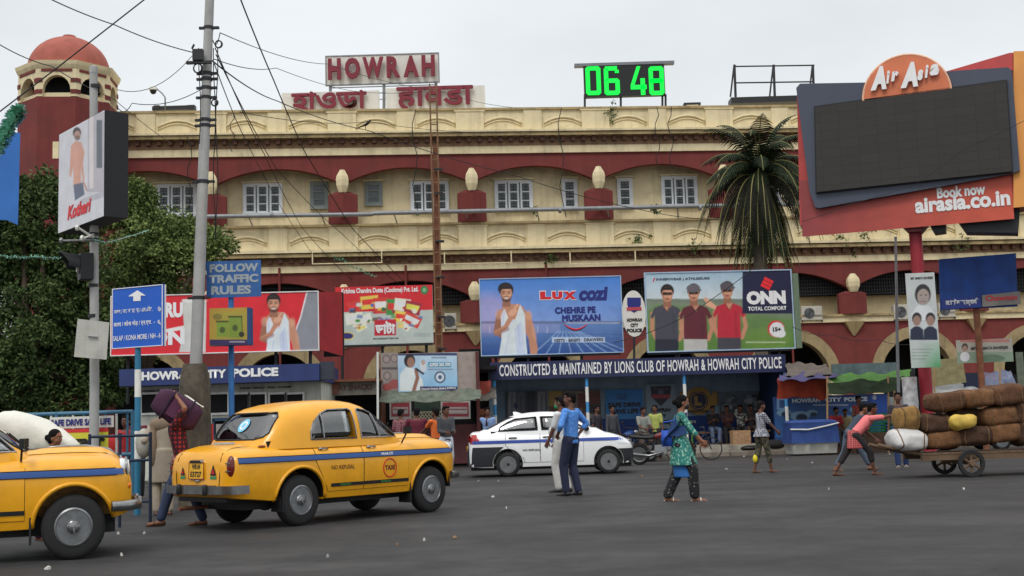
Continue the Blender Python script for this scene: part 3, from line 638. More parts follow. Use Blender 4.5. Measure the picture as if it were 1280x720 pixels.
def onn(c):
    c.grad(340, 376, (150, 178, 196), (196, 206, 208)); c.grad(374, 437, (120, 132, 112), (74, 112, 44), (c.Y > 374)*1.0); c.put(c.soft(np.abs(c.Y-376)-2.5, 2), (108, 118, 104), .8)
    c.poly([(808, 390), (820, 380), (870, 384), (930, 392), (993, 400), (993, 440), (808, 440)], (88, 128, 50), .5); c.ell(960, 424, 30, 14, (120, 150, 60), 0, .35, 6)
    def polo(x, y, col, arm, pants):
        P = lambda *q: [(x+a*1.18, y+b) for a, b in q]
        c.line(P((-15, 20), (-15, 40), (-10, 53)), 5, arm); c.line(P((15, 22), (18, 38), (14, 52)), 5, arm)
        c.poly(P((-12, 48), (12, 48), (13, 60), (12, 72), (-12, 72)), pants); c.poly(P((-17, 24), (-13, 13), (-4, 9), (5, 9), (13, 13), (18, 24), (14, 27), (12, 22), (13, 52), (-12, 52), (-12, 22), (-15, 27)), col)
        c.poly(P((-4, 9), (5, 9), (1, 18)), arm); c.line(P((7, 20), (8, 50)), 3, tuple(int(v*.8) for v in col), .5); c.line(P((-4, 9), (0, 18), (5, 9)), 1, tuple(int(v*.65) for v in col))
    polo(833, 372, (66, 66, 78), SK, (34, 36, 50)); head(c, 834, 367, 8.8, shades=True, beard=False); polo(869, 372, (92, 34, 44), SK, (176, 174, 168)); head(c, 867, 366, 8.6, shades=True, beard=False, hat=(96, 92, 98))
    c.line([(884, 380), (896, 386), (882, 374)], 4.5, SKL); polo(911, 370, (178, 38, 56), SK, (66, 64, 72)); head(c, 909, 363, 8.6, shades=True, beard=False, hat=(84, 78, 82)); c.rect(928, 337, 1000, 392, (28, 30, 62))
    c.ell(970, 411, 10.5, 10.5, (200, 40, 44)); c.ell(971, 412, 9.2, 9.2, (228, 230, 232)); c.ell(976, 417, 6, 5, (220, 224, 228)); c.rect(932, 427, 982, 428.6, (200, 210, 180), .6); c.speck(.06, 3)
def datta(c):
    c.fill((196, 32, 40)); c.put(c.Y > 389-.03*(c.X-480), (176, 186, 180)); cols = [(60, 140, 70), (200, 60, 50), (220, 220, 200), (70, 110, 170), (150, 40, 60), (225, 190, 80)]
    rg = random.Random(4)
    for x, y, w, h, a in ((448, 382, 26, 14, -14), (462, 378, 22, 16, -6), (476, 382, 18, 20, -4), (490, 384, 14, 20, 3), (503, 381, 20, 15, 6), (516, 385, 20, 16, 12), (443, 398, 22, 14, -8), (458, 399, 14, 12, -20), (500, 396, 14, 14, 8), (515, 400, 22, 14, 25), (452, 410, 14, 6, -30), (507, 408, 12, 8, 40)):
        t = math.radians(a); cs, sn = math.cos(t), math.sin(t); q = lambda u, v: (x+u*cs-v*sn, y+u*sn+v*cs)
        c.poly([q(-w/2, -h/2), q(w/2, -h/2), q(w/2, h/2), q(-w/2, h/2)], rg.choice(cols)); c.poly([q(-w/2+1.5, -h/4), q(w/2-2, -h/4), q(w/2-3, h/6), q(-w/2+2, h/6)], rg.choice([(230, 230, 220), (210, 50, 50), (240, 210, 90)])); c.ell(*q(w/6, h/4), w/7, h/7, rg.choice(cols))
    for _ in range(26):
        x, y = rg.uniform(436, 524), rg.uniform(377, 408); w = rg.uniform(3, 8); c.poly([(x, y), (x+w, y-rg.uniform(-2, 2)), (x+w-1, y+w*.7), (x-1, y+w*.6)], rg.choice(cols+[(50, 60, 50), (90, 60, 50)]), .8)
    c.poly([(468, 400), (495, 399), (495, 419), (468, 420)], (186, 32, 52)); c.ell(434, 420, 8.5, 5, (216, 190, 60)); c.ell(434, 420, 7.6, 3.8, (40, 40, 110)); c.ell(530.5, 362.5, 4.8, 5.5, (40, 110, 70)); c.ell(530.5, 362.5, 2.5, 3, (120, 170, 120)); c.rect(517, 416, 538, 421, (160, 170, 166)); c.speck(.10, 5)

# ---- men's vest billboard, blue
BK = 41.0
def legs(B, xs, y0, y1, off=.2, m=BLACKM, r=.05):
    for x in xs: B.bar('support_post', (x, y0), (x, y1), r, m, off)
B = Board(BK, .06, 689, 'billboard', 'blue vest billboard of a bearded man in a white vest', 'billboard')
B.slab('panel', 601, 347.5, 777, 442, mat('sky_blue_sheet', (96, 140, 200), .6), .2); B.pic('print', 600.5, 347.5, 777.5, 442, lux, step=.9); B.frame('frame', 601, 347.5, 777, 442, mat('pale_frame', (150, 170, 190), .5), .03, .03)
a, b, c, d = B.R(675, 364, 720, 374); WS = mat('white_halo', (232, 234, 238), .5, 0)
for ch, p, q in (('L', 675, 689), ('U', 690, 703), ('X', 704, 720)):
    B.txt(ch, p-.8, 363.3, q+.8, 375.2, WS, -.012, .12); B.txt(ch, p, 364.3, q, 374.2, LETR, -.018, .09)
B.txt('cozi', 723.5, 358.5, 760, 376, LETB, -.014, .05, shear=.15); B.txt('CHEHRE PE', 694, 384, 744, 391.2, LETB, bold=0, multi=.016, spacing=1.06); B.txt('MUSKAAN', 703, 393.5, 750, 401, LETB, bold=0, multi=.016, spacing=1.06)
P = [B.L(705+29*i/12, 405.5+6.5*math.sin(PI*i/12)) for i in range(13)]; g = MB(); g.tube([(x, -.012, z) for x, z in P], [.01+.028*math.sin(PI*i/12) for i in range(13)], 6); g.build('smile_mark', LETR, B.r)
B.txt('VESTS · BRIEFS · DRAWERS', 692, 423, 754, 427, LETK, bold=.02)
legs(B, (620, 660, 727), 440, 470); B.slab('bottom_rail', 603, 442, 776, 445.5, BLACKM, .3, .02)
# ---- polo shirt billboard
B = Board(BK-.1, .06, 899, 'billboard', 'billboard of three men in polo shirts on a green field', 'billboard')
B.slab('panel', 808.5, 340, 990.5, 437, PLAST, .22); B.pic('print', 808.5, 340, 990.5, 437, onn, step=.9); B.frame('frame', 808.5, 340, 990.5, 437, mat('pale_frame', (150, 170, 190), .5), .04, .03)
B.txt('INNERWEAR | ATHLEISURE', 820, 347, 887, 351, mat('slate_lettering', (50, 56, 78), .5), bold=.03); B.txt('/', 815.5, 347.5, 819, 352, LETR, bold=.05)
g = MB(); x, z = B.L(958.7, 354.5); 
for i in (-1, 0, 1): g.box(x-.17, x+.17, -.02, -.012, z-.055+i*.125, z+.055+i*.125, Matrix.Translation((x, 0, z)) @ Matrix.Rotation(.5, 4, 'Y') @ Matrix.Translation((-x, 0, -z)))
g.build('emblem', mat('vermilion_mark', (226, 44, 52), .5), B.r)
B.txt('ONN', 933, 363.5, 982, 380.5, LETW, bold=.07); B.txt('TOTAL COMFORT', 935, 383, 983, 388, LETW, bold=.03); B.txt('15+', 966, 409, 976, 414.5, LETK, bold=.05)
legs(B, (845, 848, 962, 974), 435, 468); B.slab('bottom_rail', 812, 437.5, 990, 440.5, BLACKM, .3, .02)
g = MB(); a, b, c, d = B.R(984, 341, 991, 436); g.box(b+.05, b+.25, -.02, .5, c+.02, d-.02); g.build('side_panel', mat('grey_green_sheet', (96, 112, 92), .6), B.r)
# ---- oval police board between them
B = Board(BK-.3, .06, 793, 'oval_sign', 'white oval police sign between the two large billboards', 'sign')
B.ell('panel', 792.5, 392, 14.8, 29, PLAST, .08)
g = MB(); P = [B.L(*q, 0) for q in ((784, 372), (801, 372), (801, 381), (798.5, 387), (792.5, 391), (786.5, 387), (784, 381))]; g.prism(P, -.012, -.003); g.build('shield', LETB, B.r)
a, b, c, d = B.R(784, 384, 801, 388); g = MB(); g.box(a-.02, b+.02, -.02, -.013, c, d); g.build('ribbon', mat('dull_crimson', (170, 60, 70), .5), B.r)
for t, y in (('HOWRAH', 400), ('CITY', 406.5), ('POLICE', 413)): w = 9.5 if t != 'CITY' else 5; B.txt(t, 793-w, y-2.3, 793+w, y+2.3, LETK, bold=.06)
B.bar('post', (792.5, 420), (793, 470), .04, BLACKM, .04)
# ---- spice billboard
B = Board(40.6, .03, 480, 'billboard', 'red and white spice billboard with packets and a red name plate', 'billboard')
B.slab('panel', 419.5, 357.5, 541, 430, PLAST, .2); B.pic('print', 419.5, 357.5, 541, 430, datta, step=.9)
B.txt('Krishna Chandra Dutta (Cookme) Pvt. Ltd.', 427, 359.5, 523, 367.5, LETW, bold=.035); B.txt('ডাটা', 470, 402, 493.5, 417, LETW, -.016, 0, multi=.02); B.txt('রান্না মানেই কুকমি, স্বাদে গন্ধে', 466, 421.5, 499, 425, LETK, bold=.02)
B.slab('bottom_rail', 420, 430.2, 541, 432.5, BLACKM, .3, -.02); legs(B, (428, 478, 533), 430, 480)
# ---- long red vest billboard with its side face
B = Board(34.6, .05, 290, 'billboard', 'long red vest billboard with a smiling man, behind the road signs', 'billboard')
B.slab('panel', 139.5, 368, 397.5, 440.5, mat('red_sheet', (170, 40, 46), .6), .25); B.pic('print', 139.5, 368, 397.5, 440.5, rupa, step=1.0); B.frame('frame', 139.5, 368, 397.5, 440.5, WHITEP, .03, .03)
B.txt('RU', 206, 378, 229, 397, LETW, bold=.06); B.txt('FRON', 156, 412, 231, 432, LETW, bold=.05)
a, b, c, d = B.R(139.5, 368, 397.5, 440.5); g = MB(); g.add([(b+.03, 0, c), (b+.56, 1.5, c-.12), (b+.56, 1.5, d+.15), (b+.03, 0, d), (b+.56, 1.6, c-.12), (b+.56, 1.6, d+.15)], [(0, 1, 2, 3), (1, 4, 5, 2)]); so_ = g.build('side_face', mat('dark_red_print', (150, 36, 40), .6, .2, 2), B.r)
g = MB(); g.box(b-.02, b+.6, 1.6, 1.7, c-.12, d+.15); g.box(a, b, .25, .6, c, d); g.build('backing', BLACKM, B.r)
legs(B, (160, 245, 345, 388), 438, 505, .4)
# ---- big LED board
B = Board(32, -.385, 1145, 'led_billboard', 'huge red and orange LED billboard with a blank dark screen on a red column', 'billboard')
ORG = mat('orange_board_sheet', (206, 140, 72), .5, .1, 1)
def redor(c):
    t = np.clip((c.X-1000)/230, 0, 1)[..., None]; c.c = np.array(lin((132, 52, 54)))*(1-t)+np.array(lin((186, 78, 58)))*t; c.speck(.04)
back = [(996, 112), (1000, 282), (1267, 259), (1420, 245), (1420, 60), (1278, 65), (1262, 66), (1180, 90), (1085, 104)]
B.quad('back_panel', back, mat('brick_red_sheet', (160, 60, 56), .5), 1.0)
B.quad('orange_side', [(1267, 64), (1266.8, 259.5), (1419, 247), (1419, 61)], ORG, .06, -.07)
B.quad('top_flash', [(1184, 91), (1262, 67), (1266, 66), (1266, 88)], mat('rose_red_sheet', (172, 64, 64), .5), .05, -.055)
B.pic('red_print', 1000.5, 212, 1266, 285, redor, y=-.01, step=2.0)
fr = [(995.2, 110), (1000, 104.5), (1085, 103), (1186, 89), (1260, 84), (1265, 88), (1275, 213), (1265, 217), (1024, 260), (1019, 259), (1012, 240)]
FRM = mat('blue_grey_frame', (62, 68, 82), .45, .08, 1); B.quad('screen_frame', fr, FRM, .18, -.2)
a_, b_, c_, d_ = B.R(1080, 68, 1190, 178); X, Z = (a_+b_)/2, (c_+d_)/2; rr = (b_-a_)/2; g = MB(); g.prism([(X+rr*math.cos(2*PI*i/48), Z+rr*math.sin(2*PI*i/48)) for i in range(48)], -.3, -.02); g.build('logo_disc', mat('burnt_orange_disc', (190, 106, 72), .45, .1, 1), B.r)
g = MB(); g.tube([(X+rr*math.cos(2*PI*i/48), -.28, Z+rr*math.sin(2*PI*i/48)) for i in range(49)], .035, 6, cap=False); g.build('disc_rim', mat('pale_orange_rim', (220, 160, 130), .5), B.r, smooth=True)
SCR = bpy.data.materials.new('unlit_led_screen'); SCR.use_nodes = True; n = SCR.node_tree; b = n.nodes['Principled BSDF']
t = n.nodes.new('ShaderNodeTexCoord'); bk = n.nodes.new('ShaderNodeTexBrick'); bk.inputs['Scale'].default_value = 1; bk.inputs['Brick Width'].default_value = .5; bk.inputs['Row Height'].default_value = .25; bk.inputs['Mortar Size'].default_value = .006; bk.offset = 0
mp = n.nodes.new('ShaderNodeMapping'); mp.inputs['Rotation'].default_value = (PI/2, 0, 0); n.links.new(t.outputs['Object'], mp.inputs[0]); n.links.new(mp.outputs[0], bk.inputs[0])
bk.inputs['Color1'].default_value = (.030, .028, .026, 1); bk.inputs['Color2'].default_value = (.036, .033, .030, 1); bk.inputs['Mortar'].default_value = (.018, .017, .016, 1)
n.links.new(bk.outputs[0], b.inputs['Base Color']); b.inputs['Roughness'].default_value = .75
B.quad('screen', [(1019, 134), (1257.5, 101), (1265, 214), (1021, 240)], SCR, .12, -.34)
B.quad('screen_bezel', [(1017.5, 132.6), (1259, 99.3), (1266.5, 215), (1019.5, 241.5)], BLACKP, .1, -.3)
def seg(t, x0, y0, x1, y1, m, **k):
    return B.txt(t, x0, y0, x1, y1, m, -.34, **k)
for ch, *q in (('A', 1089, 88, 1109, 117), ('i', 1109, 93, 1114, 109), ('r', 1115, 94, 1125, 106), ('A', 1126, 83, 1148, 114), ('s', 1147.5, 92, 1155.5, 105), ('i', 1156.5, 86, 1162, 102), ('a', 1163, 85, 1175, 99)): seg(ch, *q, LETW, bold=.075, shear=.3, ext=.04, name='letter')
for t, bx_ in (('Book now', (1171, 232, 1232, 246)), ('airasia.co.in', (1143.5, 243, 1263, 262))): B.txt(t, *bx_, LETW, -.03, .04)
# column, bracket and black boxes below
B.quad('bracket', [(1122, 277), (1163, 273), (1150, 289), (1136, 290)], mat('dark_red_steel', (96, 34, 38), .5), .8, .1)
x, z = B.L(1144, 289, .5); g = MB(); g.tube([(x, .5, z), (x, .5, 0)], .17, 14); g.build('column', mat('crimson_steel', (140, 34, 46), .45, .12, 2, streak=.3), B.r, smooth=True, ang=40)
B.quad('control_box', [(1163, 271), (1182, 268), (1182, 289), (1168, 291), (1163, 283)], BLACKM, .6, .2); B.quad('control_box', [(1192, 268), (1275, 262), (1273, 291), (1208, 290)], BLACKM, .7, .2)
# ---- box sign on the traffic pole
P0 = A(130, 500, 20.0); P0.z = 0; th = math.atan2(-1.3, .84)     # face runs from far left to near right
B = Board(20.0, -.86, 130, 'box_sign', 'white box sign with a man print and red name, on the traffic pole', 'sign')
a0, z0 = B.L(73, 284); a1, z1 = B.L(73, 160); b0, w0 = B.L(130, 270); b1, w1 = B.L(130, 138)
g = MB(); g.box(a0, b0, .005, .42, w0, w1); g.build('case', BLACKP, B.r)
def koth(c):
    c.fill((196, 196, 202)); c.rect(110, 140, 131, 240, (150, 142, 150), .55); c.rect(112, 146, 117, 236, (214, 205, 205), .8); c.rect(121, 150, 128, 210, (92, 96, 106)); c.poly([(100, 250), (131, 238), (131, 246), (100, 256)], (160, 160, 168), .7)
    c.ell(96.5, 166, 5.2, 7, (60, 52, 54)); c.ell(97, 169, 4, 5.5, (168, 130, 118)); c.ell(97, 172.5, 3.5, 3.2, (90, 70, 66), 0, .7)
    c.poly([(89, 182), (95, 176), (102, 178), (106, 190), (104, 206), (106, 224), (104, 226), (101, 210), (102, 232), (92, 234), (92, 208), (89, 222), (87, 220), (88, 200)], (196, 146, 128))
    c.poly([(92, 231), (104, 228), (106, 243), (94, 251)], (90, 96, 116)); c.line([(104, 226), (109, 238)], 2, (176, 128, 112)); c.speck(.08, 4)
picture('print', B.r, B.pl, a0, b0, w0, w1, koth, -.004, .9)
text('Kothari', a0+(b0-a0)*.22, a0+(b0-a0)*.74, w0+.17, w0+.42, LETR, B.r, -.012, .05, shear=.25)
a, b = .0, 0
# ---- blue direction sign
B = Board(19.6, -.42, 172, 'direction_sign', 'blue direction sign with a white arrow on a blue and white post', 'sign')
BLU = mat('road_sign_blue', (30, 84, 176), .45, .06, 2, streak=.15); B.slab('panel', 140, 358, 204, 434.5, BLU, .03); B.frame('frame', 141.2, 359.2, 202.8, 433.3, LETW, .012, .012)
g = MB(); g.prism([B.L(*q) for q in ((172, 363), (182.5, 369.5), (176, 369.5), (176, 376), (167, 376.5), (167, 370.5), (160.5, 370.5))], -.008, -.002); g.build('arrow', LETW, B.r)
for t, x0, y0, x1, y1 in (('সলপ / কোনা মোড় / এন.এইচ.', 143, 384, 191, 392), ('৬', 197.5, 383, 201.5, 389), ('सलप / कोना मोड़ / एन.एच.  -', 142.5, 400, 194, 408), ('६', 197.5, 400, 201.5, 406), ('SALAP / KONA MORE / NH - 6', 141.8, 418, 201, 424.5)): B.txt(t, x0, y0, x1, y1, LETW, -.008, bold=.012)
x, _ = B.L(172.5, 430, .06); 
g = MB(); g.tube([(x, .06, 2.9), (x, .06, 0)], .05, 10); g.build('post', mat('teal_blue_post', (40, 104, 136), .5, .1, 4), B.r, smooth=True, ang=40)
for za, zb in ((1.3, 1.75), (.3, .75)): g = MB(); g.tube([(x, .06, za+.6), (x, .06, zb+.6)], .052, 10); g.build('white_band', WHITEP, B.r, smooth=True, ang=40)
# ---- follow traffic rules sign, and the small box sign on the same pole
B = Board(21.2, 0, 289, 'traffic_sign', 'blue sign reading FOLLOW TRAFFIC RULES on a blue pole', 'sign')
B.slab('panel', 258, 326, 326, 371.5, mat('faded_blue_sign', (42, 84, 140), .6, .15, 3, streak=.4), .03)
FAD = mat('faded_grey_letters', (136, 146, 152), .6, .15, 4)
for t, x0, y0, x1, y1 in (('FOLLOW', 262, 329.5, 323, 340), ('TRAFFIC', 261, 343, 323, 353.5), ('RULES', 264, 357, 314, 368)): B.txt(t, x0, y0, x1, y1, FAD, -.006, .05)
x, _ = B.L(289, 430, .08); g = MB(); g.tube([(x, .08, 4.2), (x, .08, 0)], .05, 10); g.build('pole', BLUEP, B.r, smooth=True, ang=40)
B = Board(21.0, .0, 286, 'box_sign', 'small yellow box sign with printed dustbins, on the blue pole', 'sign')
def bins(c):
    c.fill((160, 134, 52)); c.rect(270, 390, 308, 424, (140, 146, 60), .4); c.rect(262, 424.5, 312, 432, (50, 40, 84)); c.ell(272, 396, 6, 4, (90, 80, 40), 0, .6)
    for x0, y0, x1, y1 in ((271, 402, 285, 421), (286, 396, 302, 422)): c.rect(x0, y0, x1, y1, (116, 140, 50)); c.rect(x0-1, y0-1.2, x1+1, y0+1, (64, 70, 30)); c.ell((x0+x1)/2, (y0+y1)/2+1, 3.5, 4, (50, 56, 30), 0, .8)
    c.ell(302, 418, 3.5, 3.5, (40, 44, 30)); c.line([(302, 396), (303, 414)], 1, (40, 40, 30)); c.rect(287, 426.5, 306, 428, (180, 180, 190), .7); c.speck(.08, 6)
B.slab('case', 262, 385, 313, 431.5, mat('dark_blue_case', (30, 62, 110), .5), .22); B.pic('print', 262, 385, 309, 431.5, bins, step=.7)
# ---- blank back of a white sign, behind the traffic pole
B = Board(20.5, .12, 115, 'blank_board', 'blank white rectangular board hung crooked behind the traffic pole', 'sign')
B.quad('panel', [(97, 398.5), (136.5, 403), (133, 449.5), (92.5, 446)], mat('dirty_white_board', (168, 168, 160), .6, .15, 3, streak=.5), .02); B.bar('strap', (110, 420), (122, 421), .015, GREYP, -.03)
# ---- blue banner edge at the far left
B = Board(14.5, .3, 2, 'hanging_banner', 'sky blue banner cut by the left edge of the picture', 'banner')
BB = mat('blue_banner_cloth', (50, 104, 176), .7, .12, 2); B.quad('cloth', [(-60, 160), (25, 166), (22, 281), (9, 275), (-60, 272)], BB, .05)
# ---- posters on the right
B = Board(31.2, -.1, 1154, 'hanging_poster', 'tall election poster with a woman above two men, tied to the red column', 'poster')
def elec(c):
    c.fill((176, 180, 180)); c.grad(428, 460, (160, 176, 166), (64, 138, 86), (c.Y > 427)*1.0*np.clip((c.X-1140)/30, .2, 1)); c.ell(1153.5, 368, 10, 13, (44, 40, 42)); c.ell(1154, 371, 7.6, 10, (150, 136, 130)); c.poly([(1139, 392), (1147, 382), (1161, 382), (1168, 392), (1168, 400), (1139, 400)], (196, 198, 200))
    for x in (1146, 1163): c.ell(x, 398, 6, 7.5, (34, 34, 38)); c.ell(x, 401, 4.8, 6.5, (140, 112, 100)); c.poly([(x-8.5, 425), (x-8, 412), (x-3, 408), (x+3, 408), (x+8, 412), (x+9, 425)], (30, 38, 60))
    for q in (-3, 3.2): c.ell(1154+q, 369, 1.3, .7, (40, 30, 30))
    c.line([(1151, 377), (1157, 377)], .9, (110, 60, 60))
    for i in range(4): c.rect(1140, 436+i*4, 1166-i*3, 437.2+i*4, (90, 110, 100), .6)
    c.speck(.08, 8)
B.slab('sheet', 1135.5, 341, 1172, 459.5, PLAST, .03); B.pic('print', 1135.5, 341, 1172, 459.5, elec, step=.8); B.txt('SMT. MAMATA BANERJEE', 1138, 346, 1166, 350, LETK, bold=.03)
B = Board(33, -.12, 1226, 'hoarding', 'weathered dark blue hoarding under the orange billboard', 'hoarding')
B.quad('panel', [(1174, 324), (1270, 316.5), (1272, 383), (1176, 387.5)], mat('weathered_blue_sheet', (32, 66, 132), .7, .25, 1.5, streak=.6, dirt=(60, 60, 70, .5)), .08)
B.quad('strip', [(1178, 374), (1226, 370), (1227, 384), (1178, 387)], mat('indigo_sheet', (40, 54, 120), .6, .15), .05, -.07); B.txt('মোবাইল কোম্পানি', 1181, 373.5, 1222, 383, LETW, -.085, .03)
B.quad('strip', [(1227.5, 369), (1275, 364), (1276, 380), (1228, 383.5)], mat('grey_tin_strip', (120, 116, 112), .7, .2), .05, -.07); B.txt('Chowmin', 1231, 369, 1270, 376, LETR, -.085, .02)
g = MB(); x, z = B.L(1222, 384); g.tube([(x, .15, z), (x, .15, 0)], .09, 8); g.build('post', RUST, B.r)
B = Board(33.4, -.12, 1230, 'banner', 'torn white and green political banner below the blue hoarding', 'banner')
def mam(c):
    c.fill((160, 158, 148)); c.rect(1196, 440, 1268, 456, (92, 132, 104), .6); c.rect(1200, 424, 1262, 428, (176, 90, 84), .7); c.ell(1206, 434, 4, 5, (50, 44, 44)); c.ell(1206, 436, 3, 4, (150, 120, 104)); c.ell(1206, 446, 6, 6, (200, 200, 204)); c.ell(1240, 448, 16, 5, (70, 96, 70), 0, .7); c.speck(.2, 9)
B.slab('sheet', 1196, 424, 1266, 453, PLAST, .03); B.pic('print', 1196, 424, 1266, 453, mam, step=.8); B.txt('SMT. MAMATA BANERJEE', 1213, 433, 1260, 438, LETK, bold=.03)
# ================================================================ STALLS AND BOOTHS
def cloth(pts, nx, ny, sag=.1, wr=.03, seed=0, th=.012):
    """hanging sheet between four corners (world or local points), sagging and creased, with a thickness"""
    a, b, c, d = [Vector(p) for p in pts]; g = MB(); V = []
    for j in range(ny+1):
        for i in range(nx+1):
            u, v = i/nx, j/ny; p = a.lerp(b, u).lerp(d.lerp(c, u), v)
            p.z -= sag*4*u*(1-u)*(.4+.6*v)+wr*.5*math.sin(u*17+v*3+seed); q = noise.noise_vector(p*2.1+Vector((seed, seed*2, 0))); q2 = noise.noise_vector(p*6+Vector((seed, 0, 5)))
            V.append(p+q*wr*2+q2*wr)
    n = (nx+1)*(ny+1); f = []
    for j in range(ny):
        for i in range(nx): k = j*(nx+1)+i; f.append((k, k+1, k+nx+2, k+nx+1))
    nn = (b-a).cross(d-a).normalized()*th
    g.add(V, f); g.add([v+nn for v in V], [x[::-1] for x in f]); return g
def rbox(B, nm, x0, y0, x1, y1, m, off, t): return B.slab(nm, x0, y0, x1, y1, m, t, off)
def wallbox(B, nm, xa, xb, y0, y1, z0, z1, m): g = MB(); g.box(xa, xb, y0, y1, z0, z1); return g.build(nm, m, B.r)
SHADE = mat('grey_blue_stall_wall', (120, 140, 158), .8, .15, 2, streak=.4)
# ---- police booth on the left
B = Board(33, 0, 275, 'police_booth', 'low white police booth under a navy fascia reading HOWRAH CITY POLICE', 'booth')
a, b, c, d = B.R(149, 458, 399, 479); g = MB(); g.box(a, b, 0, 3.6, c, d); g.build('fascia', NAVY, B.r)
for t, x0, x1 in (('HOWRAH', 177, 244), ('CITY', 252, 283), ('POLICE', 290, 348)): sl = (x0+x1)/2; B.txt(t, x0, 461.5-.035*(sl-275), x1, 472.5-.035*(sl-275), LETW, bold=.05, slope=0)
B.slab('fascia_end', 399.5, 452, 415, 474, mat('dark_slate_board', (50, 54, 66), .6), .5, .1)
wallbox(B, 'wall', a+.3, b-.1, .9, 3.5, 0, c, mat('booth_cream_wall', (176, 176, 166), .8, .12, 2, streak=.5))
for t, x0, x1 in (('HOWRAH POLICE ASSISTANCE', 178, 232), ('FREE FIRST AID CAMP', 300, 365)): B.txt(t, x0, 484-.03*(x0-275), x1, 488.5-.03*(x1-275), LETK, bold=.03, off=.885)
for x0, x1 in ((178, 203), (206, 230), (258, 285), (292, 311), (313, 332), (338, 357), (359, 379)):
    q0, q1, r0, r1 = B.R(x0, 493, x1, 516, .9); g = MB(); g.box(q0, q1, .86, .89, r0, r1); w = g.build('window', DARKIN, B.r)
    g = MB(); g.box(q0-.05, q1+.05, .82, .858, r1, r1+.06); g.box(q0-.05, q0, .82, .858, r0, r1); g.box(q1, q1+.05, .82, .858, r0, r1); g.box(q0-.05, q1+.05, .82, .858, r0-.06, r0); g.build('frame', WHITEP, w)
# ---- food stall beside it
B = Board(36, .03, 435, 'food_stall', 'dark open food stall with a faded grey signboard left of the ticket booth', 'stall')
B.slab('signboard', 397, 477, 472, 494, mat('faded_grey_board', (120, 116, 106), .7, .25, 3, streak=.6), .08); B.txt('BHARAT SNACKS', 402, 481, 466, 488, mat('faded_red_grey', (96, 66, 60), .7, .2), bold=.03)
B.slab('back_wall', 400, 494, 474, 590, DARKIN, .2, 2.2); B.slab('roof', 396, 474, 474, 477, RUST, 2.4, -.3)
x0, x1, z0, z1 = B.R(400, 545, 470, 600); wallbox(B, 'counter', x0, x1, .2, .9, 0, .95, mat('brown_counter', (80, 62, 50), .8, .2))
for k in range(5):
    q = x0+.3+k*.32; g = MB(); g.lathe([(.09, 0), (.11, .18), (.07, .24), (.01, .25)], 10, (q, .5, .95)); g.build('jar', mat('jar_%d' % (k % 3), [(150, 120, 70), (120, 60, 50), (160, 160, 150)][k % 3], .4), B.r, smooth=True, ang=40)
B.bar('pole', (472, 440), (472.5, 590), .035, WHITEP, -.35)
B.quad('side_sheet', [(410, 477), (424, 474), (424, 492), (410, 494)], mat('brick_print_sheet', (120, 78, 66), .7, .3, 12), .02, -.05)
# ---- ticket booth with posters
B = Board(37, .04, 535, 'ticket_booth', 'small ticket booth with political posters over its counter and a queue of men', 'booth')
rbox(B, 'upper_board', 476, 441, 599, 489, mat('grey_pink_poster_sheet', (142, 130, 124), .7, .2, 5), 0, .15)
def motif(c):
    c.fill((136, 128, 122)); rg = random.Random(1)
    for x, y in ((483, 449), (493, 448), (484, 470), (490, 481)): c.ell(x, y, 5, 5.5, (104, 92, 92)); c.ell(x, y, 3.4, 4, (146, 134, 130))
    c.ell(484, 484, 6, 5, (150, 72, 70)); c.ell(493, 480, 6, 6, (148, 76, 74)); c.rect(477, 459, 497, 462, (84, 76, 80)); c.speck(.2)
B.pic('print', 476, 441, 497, 489, motif, step=.8)
def mic(c):
    c.fill((178, 202, 218)); c.grad(440, 492, (176, 196, 212), (120, 176, 212)); c.rect(497, 441, 572, 444.5, (50, 56, 92)); c.poly([(499, 489), (500, 468), (508, 458), (520, 462), (528, 474), (530, 489)], (206, 214, 218))
    c.ell(512, 451, 7, 8.5, (36, 30, 34)); c.ell(513.5, 453, 4.6, 6.5, (150, 112, 96)); c.line([(517, 489), (522, 472), (520, 463)], 4.5, (140, 98, 82)); c.line([(520, 461), (529, 467)], 2.6, (30, 30, 34)); c.ell(529, 458, 4, 7, (196, 200, 204)); c.ell(529, 453, 2.5, 3.5, (170, 150, 140))
    c.ell(550, 471.5, 7, 7.5, (60, 66, 90)); c.ell(550, 471.5, 5.2, 5.6, (190, 204, 214)); c.ell(550, 471.5, 2.4, 2.6, (70, 80, 110)); c.rect(525, 483, 572, 488.5, (56, 50, 90)); c.rect(535, 452.5, 564, 459, (84, 150, 180)); c.rect(539, 446, 558, 448, (90, 100, 120), .7); c.rect(535, 461, 566, 462.5, (90, 100, 120), .7); c.speck(.05)
B.slab('poster', 497.5, 441.5, 571.5, 489, PLAST, .03, -.05); B.pic('poster_print', 497.5, 441.5, 571.5, 489, mic, off=-.055, step=.8)
B.txt('Howrah District (Sadar) INTTUC', 527, 484.3, 570, 487.5, LETW, bold=.03, off=-.065); B.txt('62920 262 300', 537, 453.5, 563, 458, LETW, bold=.04, off=-.065)
p = [B.L(477, 489), B.L(600, 486)]; g = cloth([(p[0][0], -.3, p[0][1]), (p[1][0], -.3, p[1][1]), (p[1][0], -.9, p[1][1]-.34), (p[0][0], -.9, p[0][1]-.34)], 24, 5, .04, .03, 3); g.build('awning', mat('faded_green_pink_tarp', (84, 92, 80), .8, .4, 5, dirt=(112, 74, 72, .7)), B.r, smooth=True)
x0, x1, z0, z1 = B.R(478, 500, 597, 595); zz = B.L(535, 527)[1]
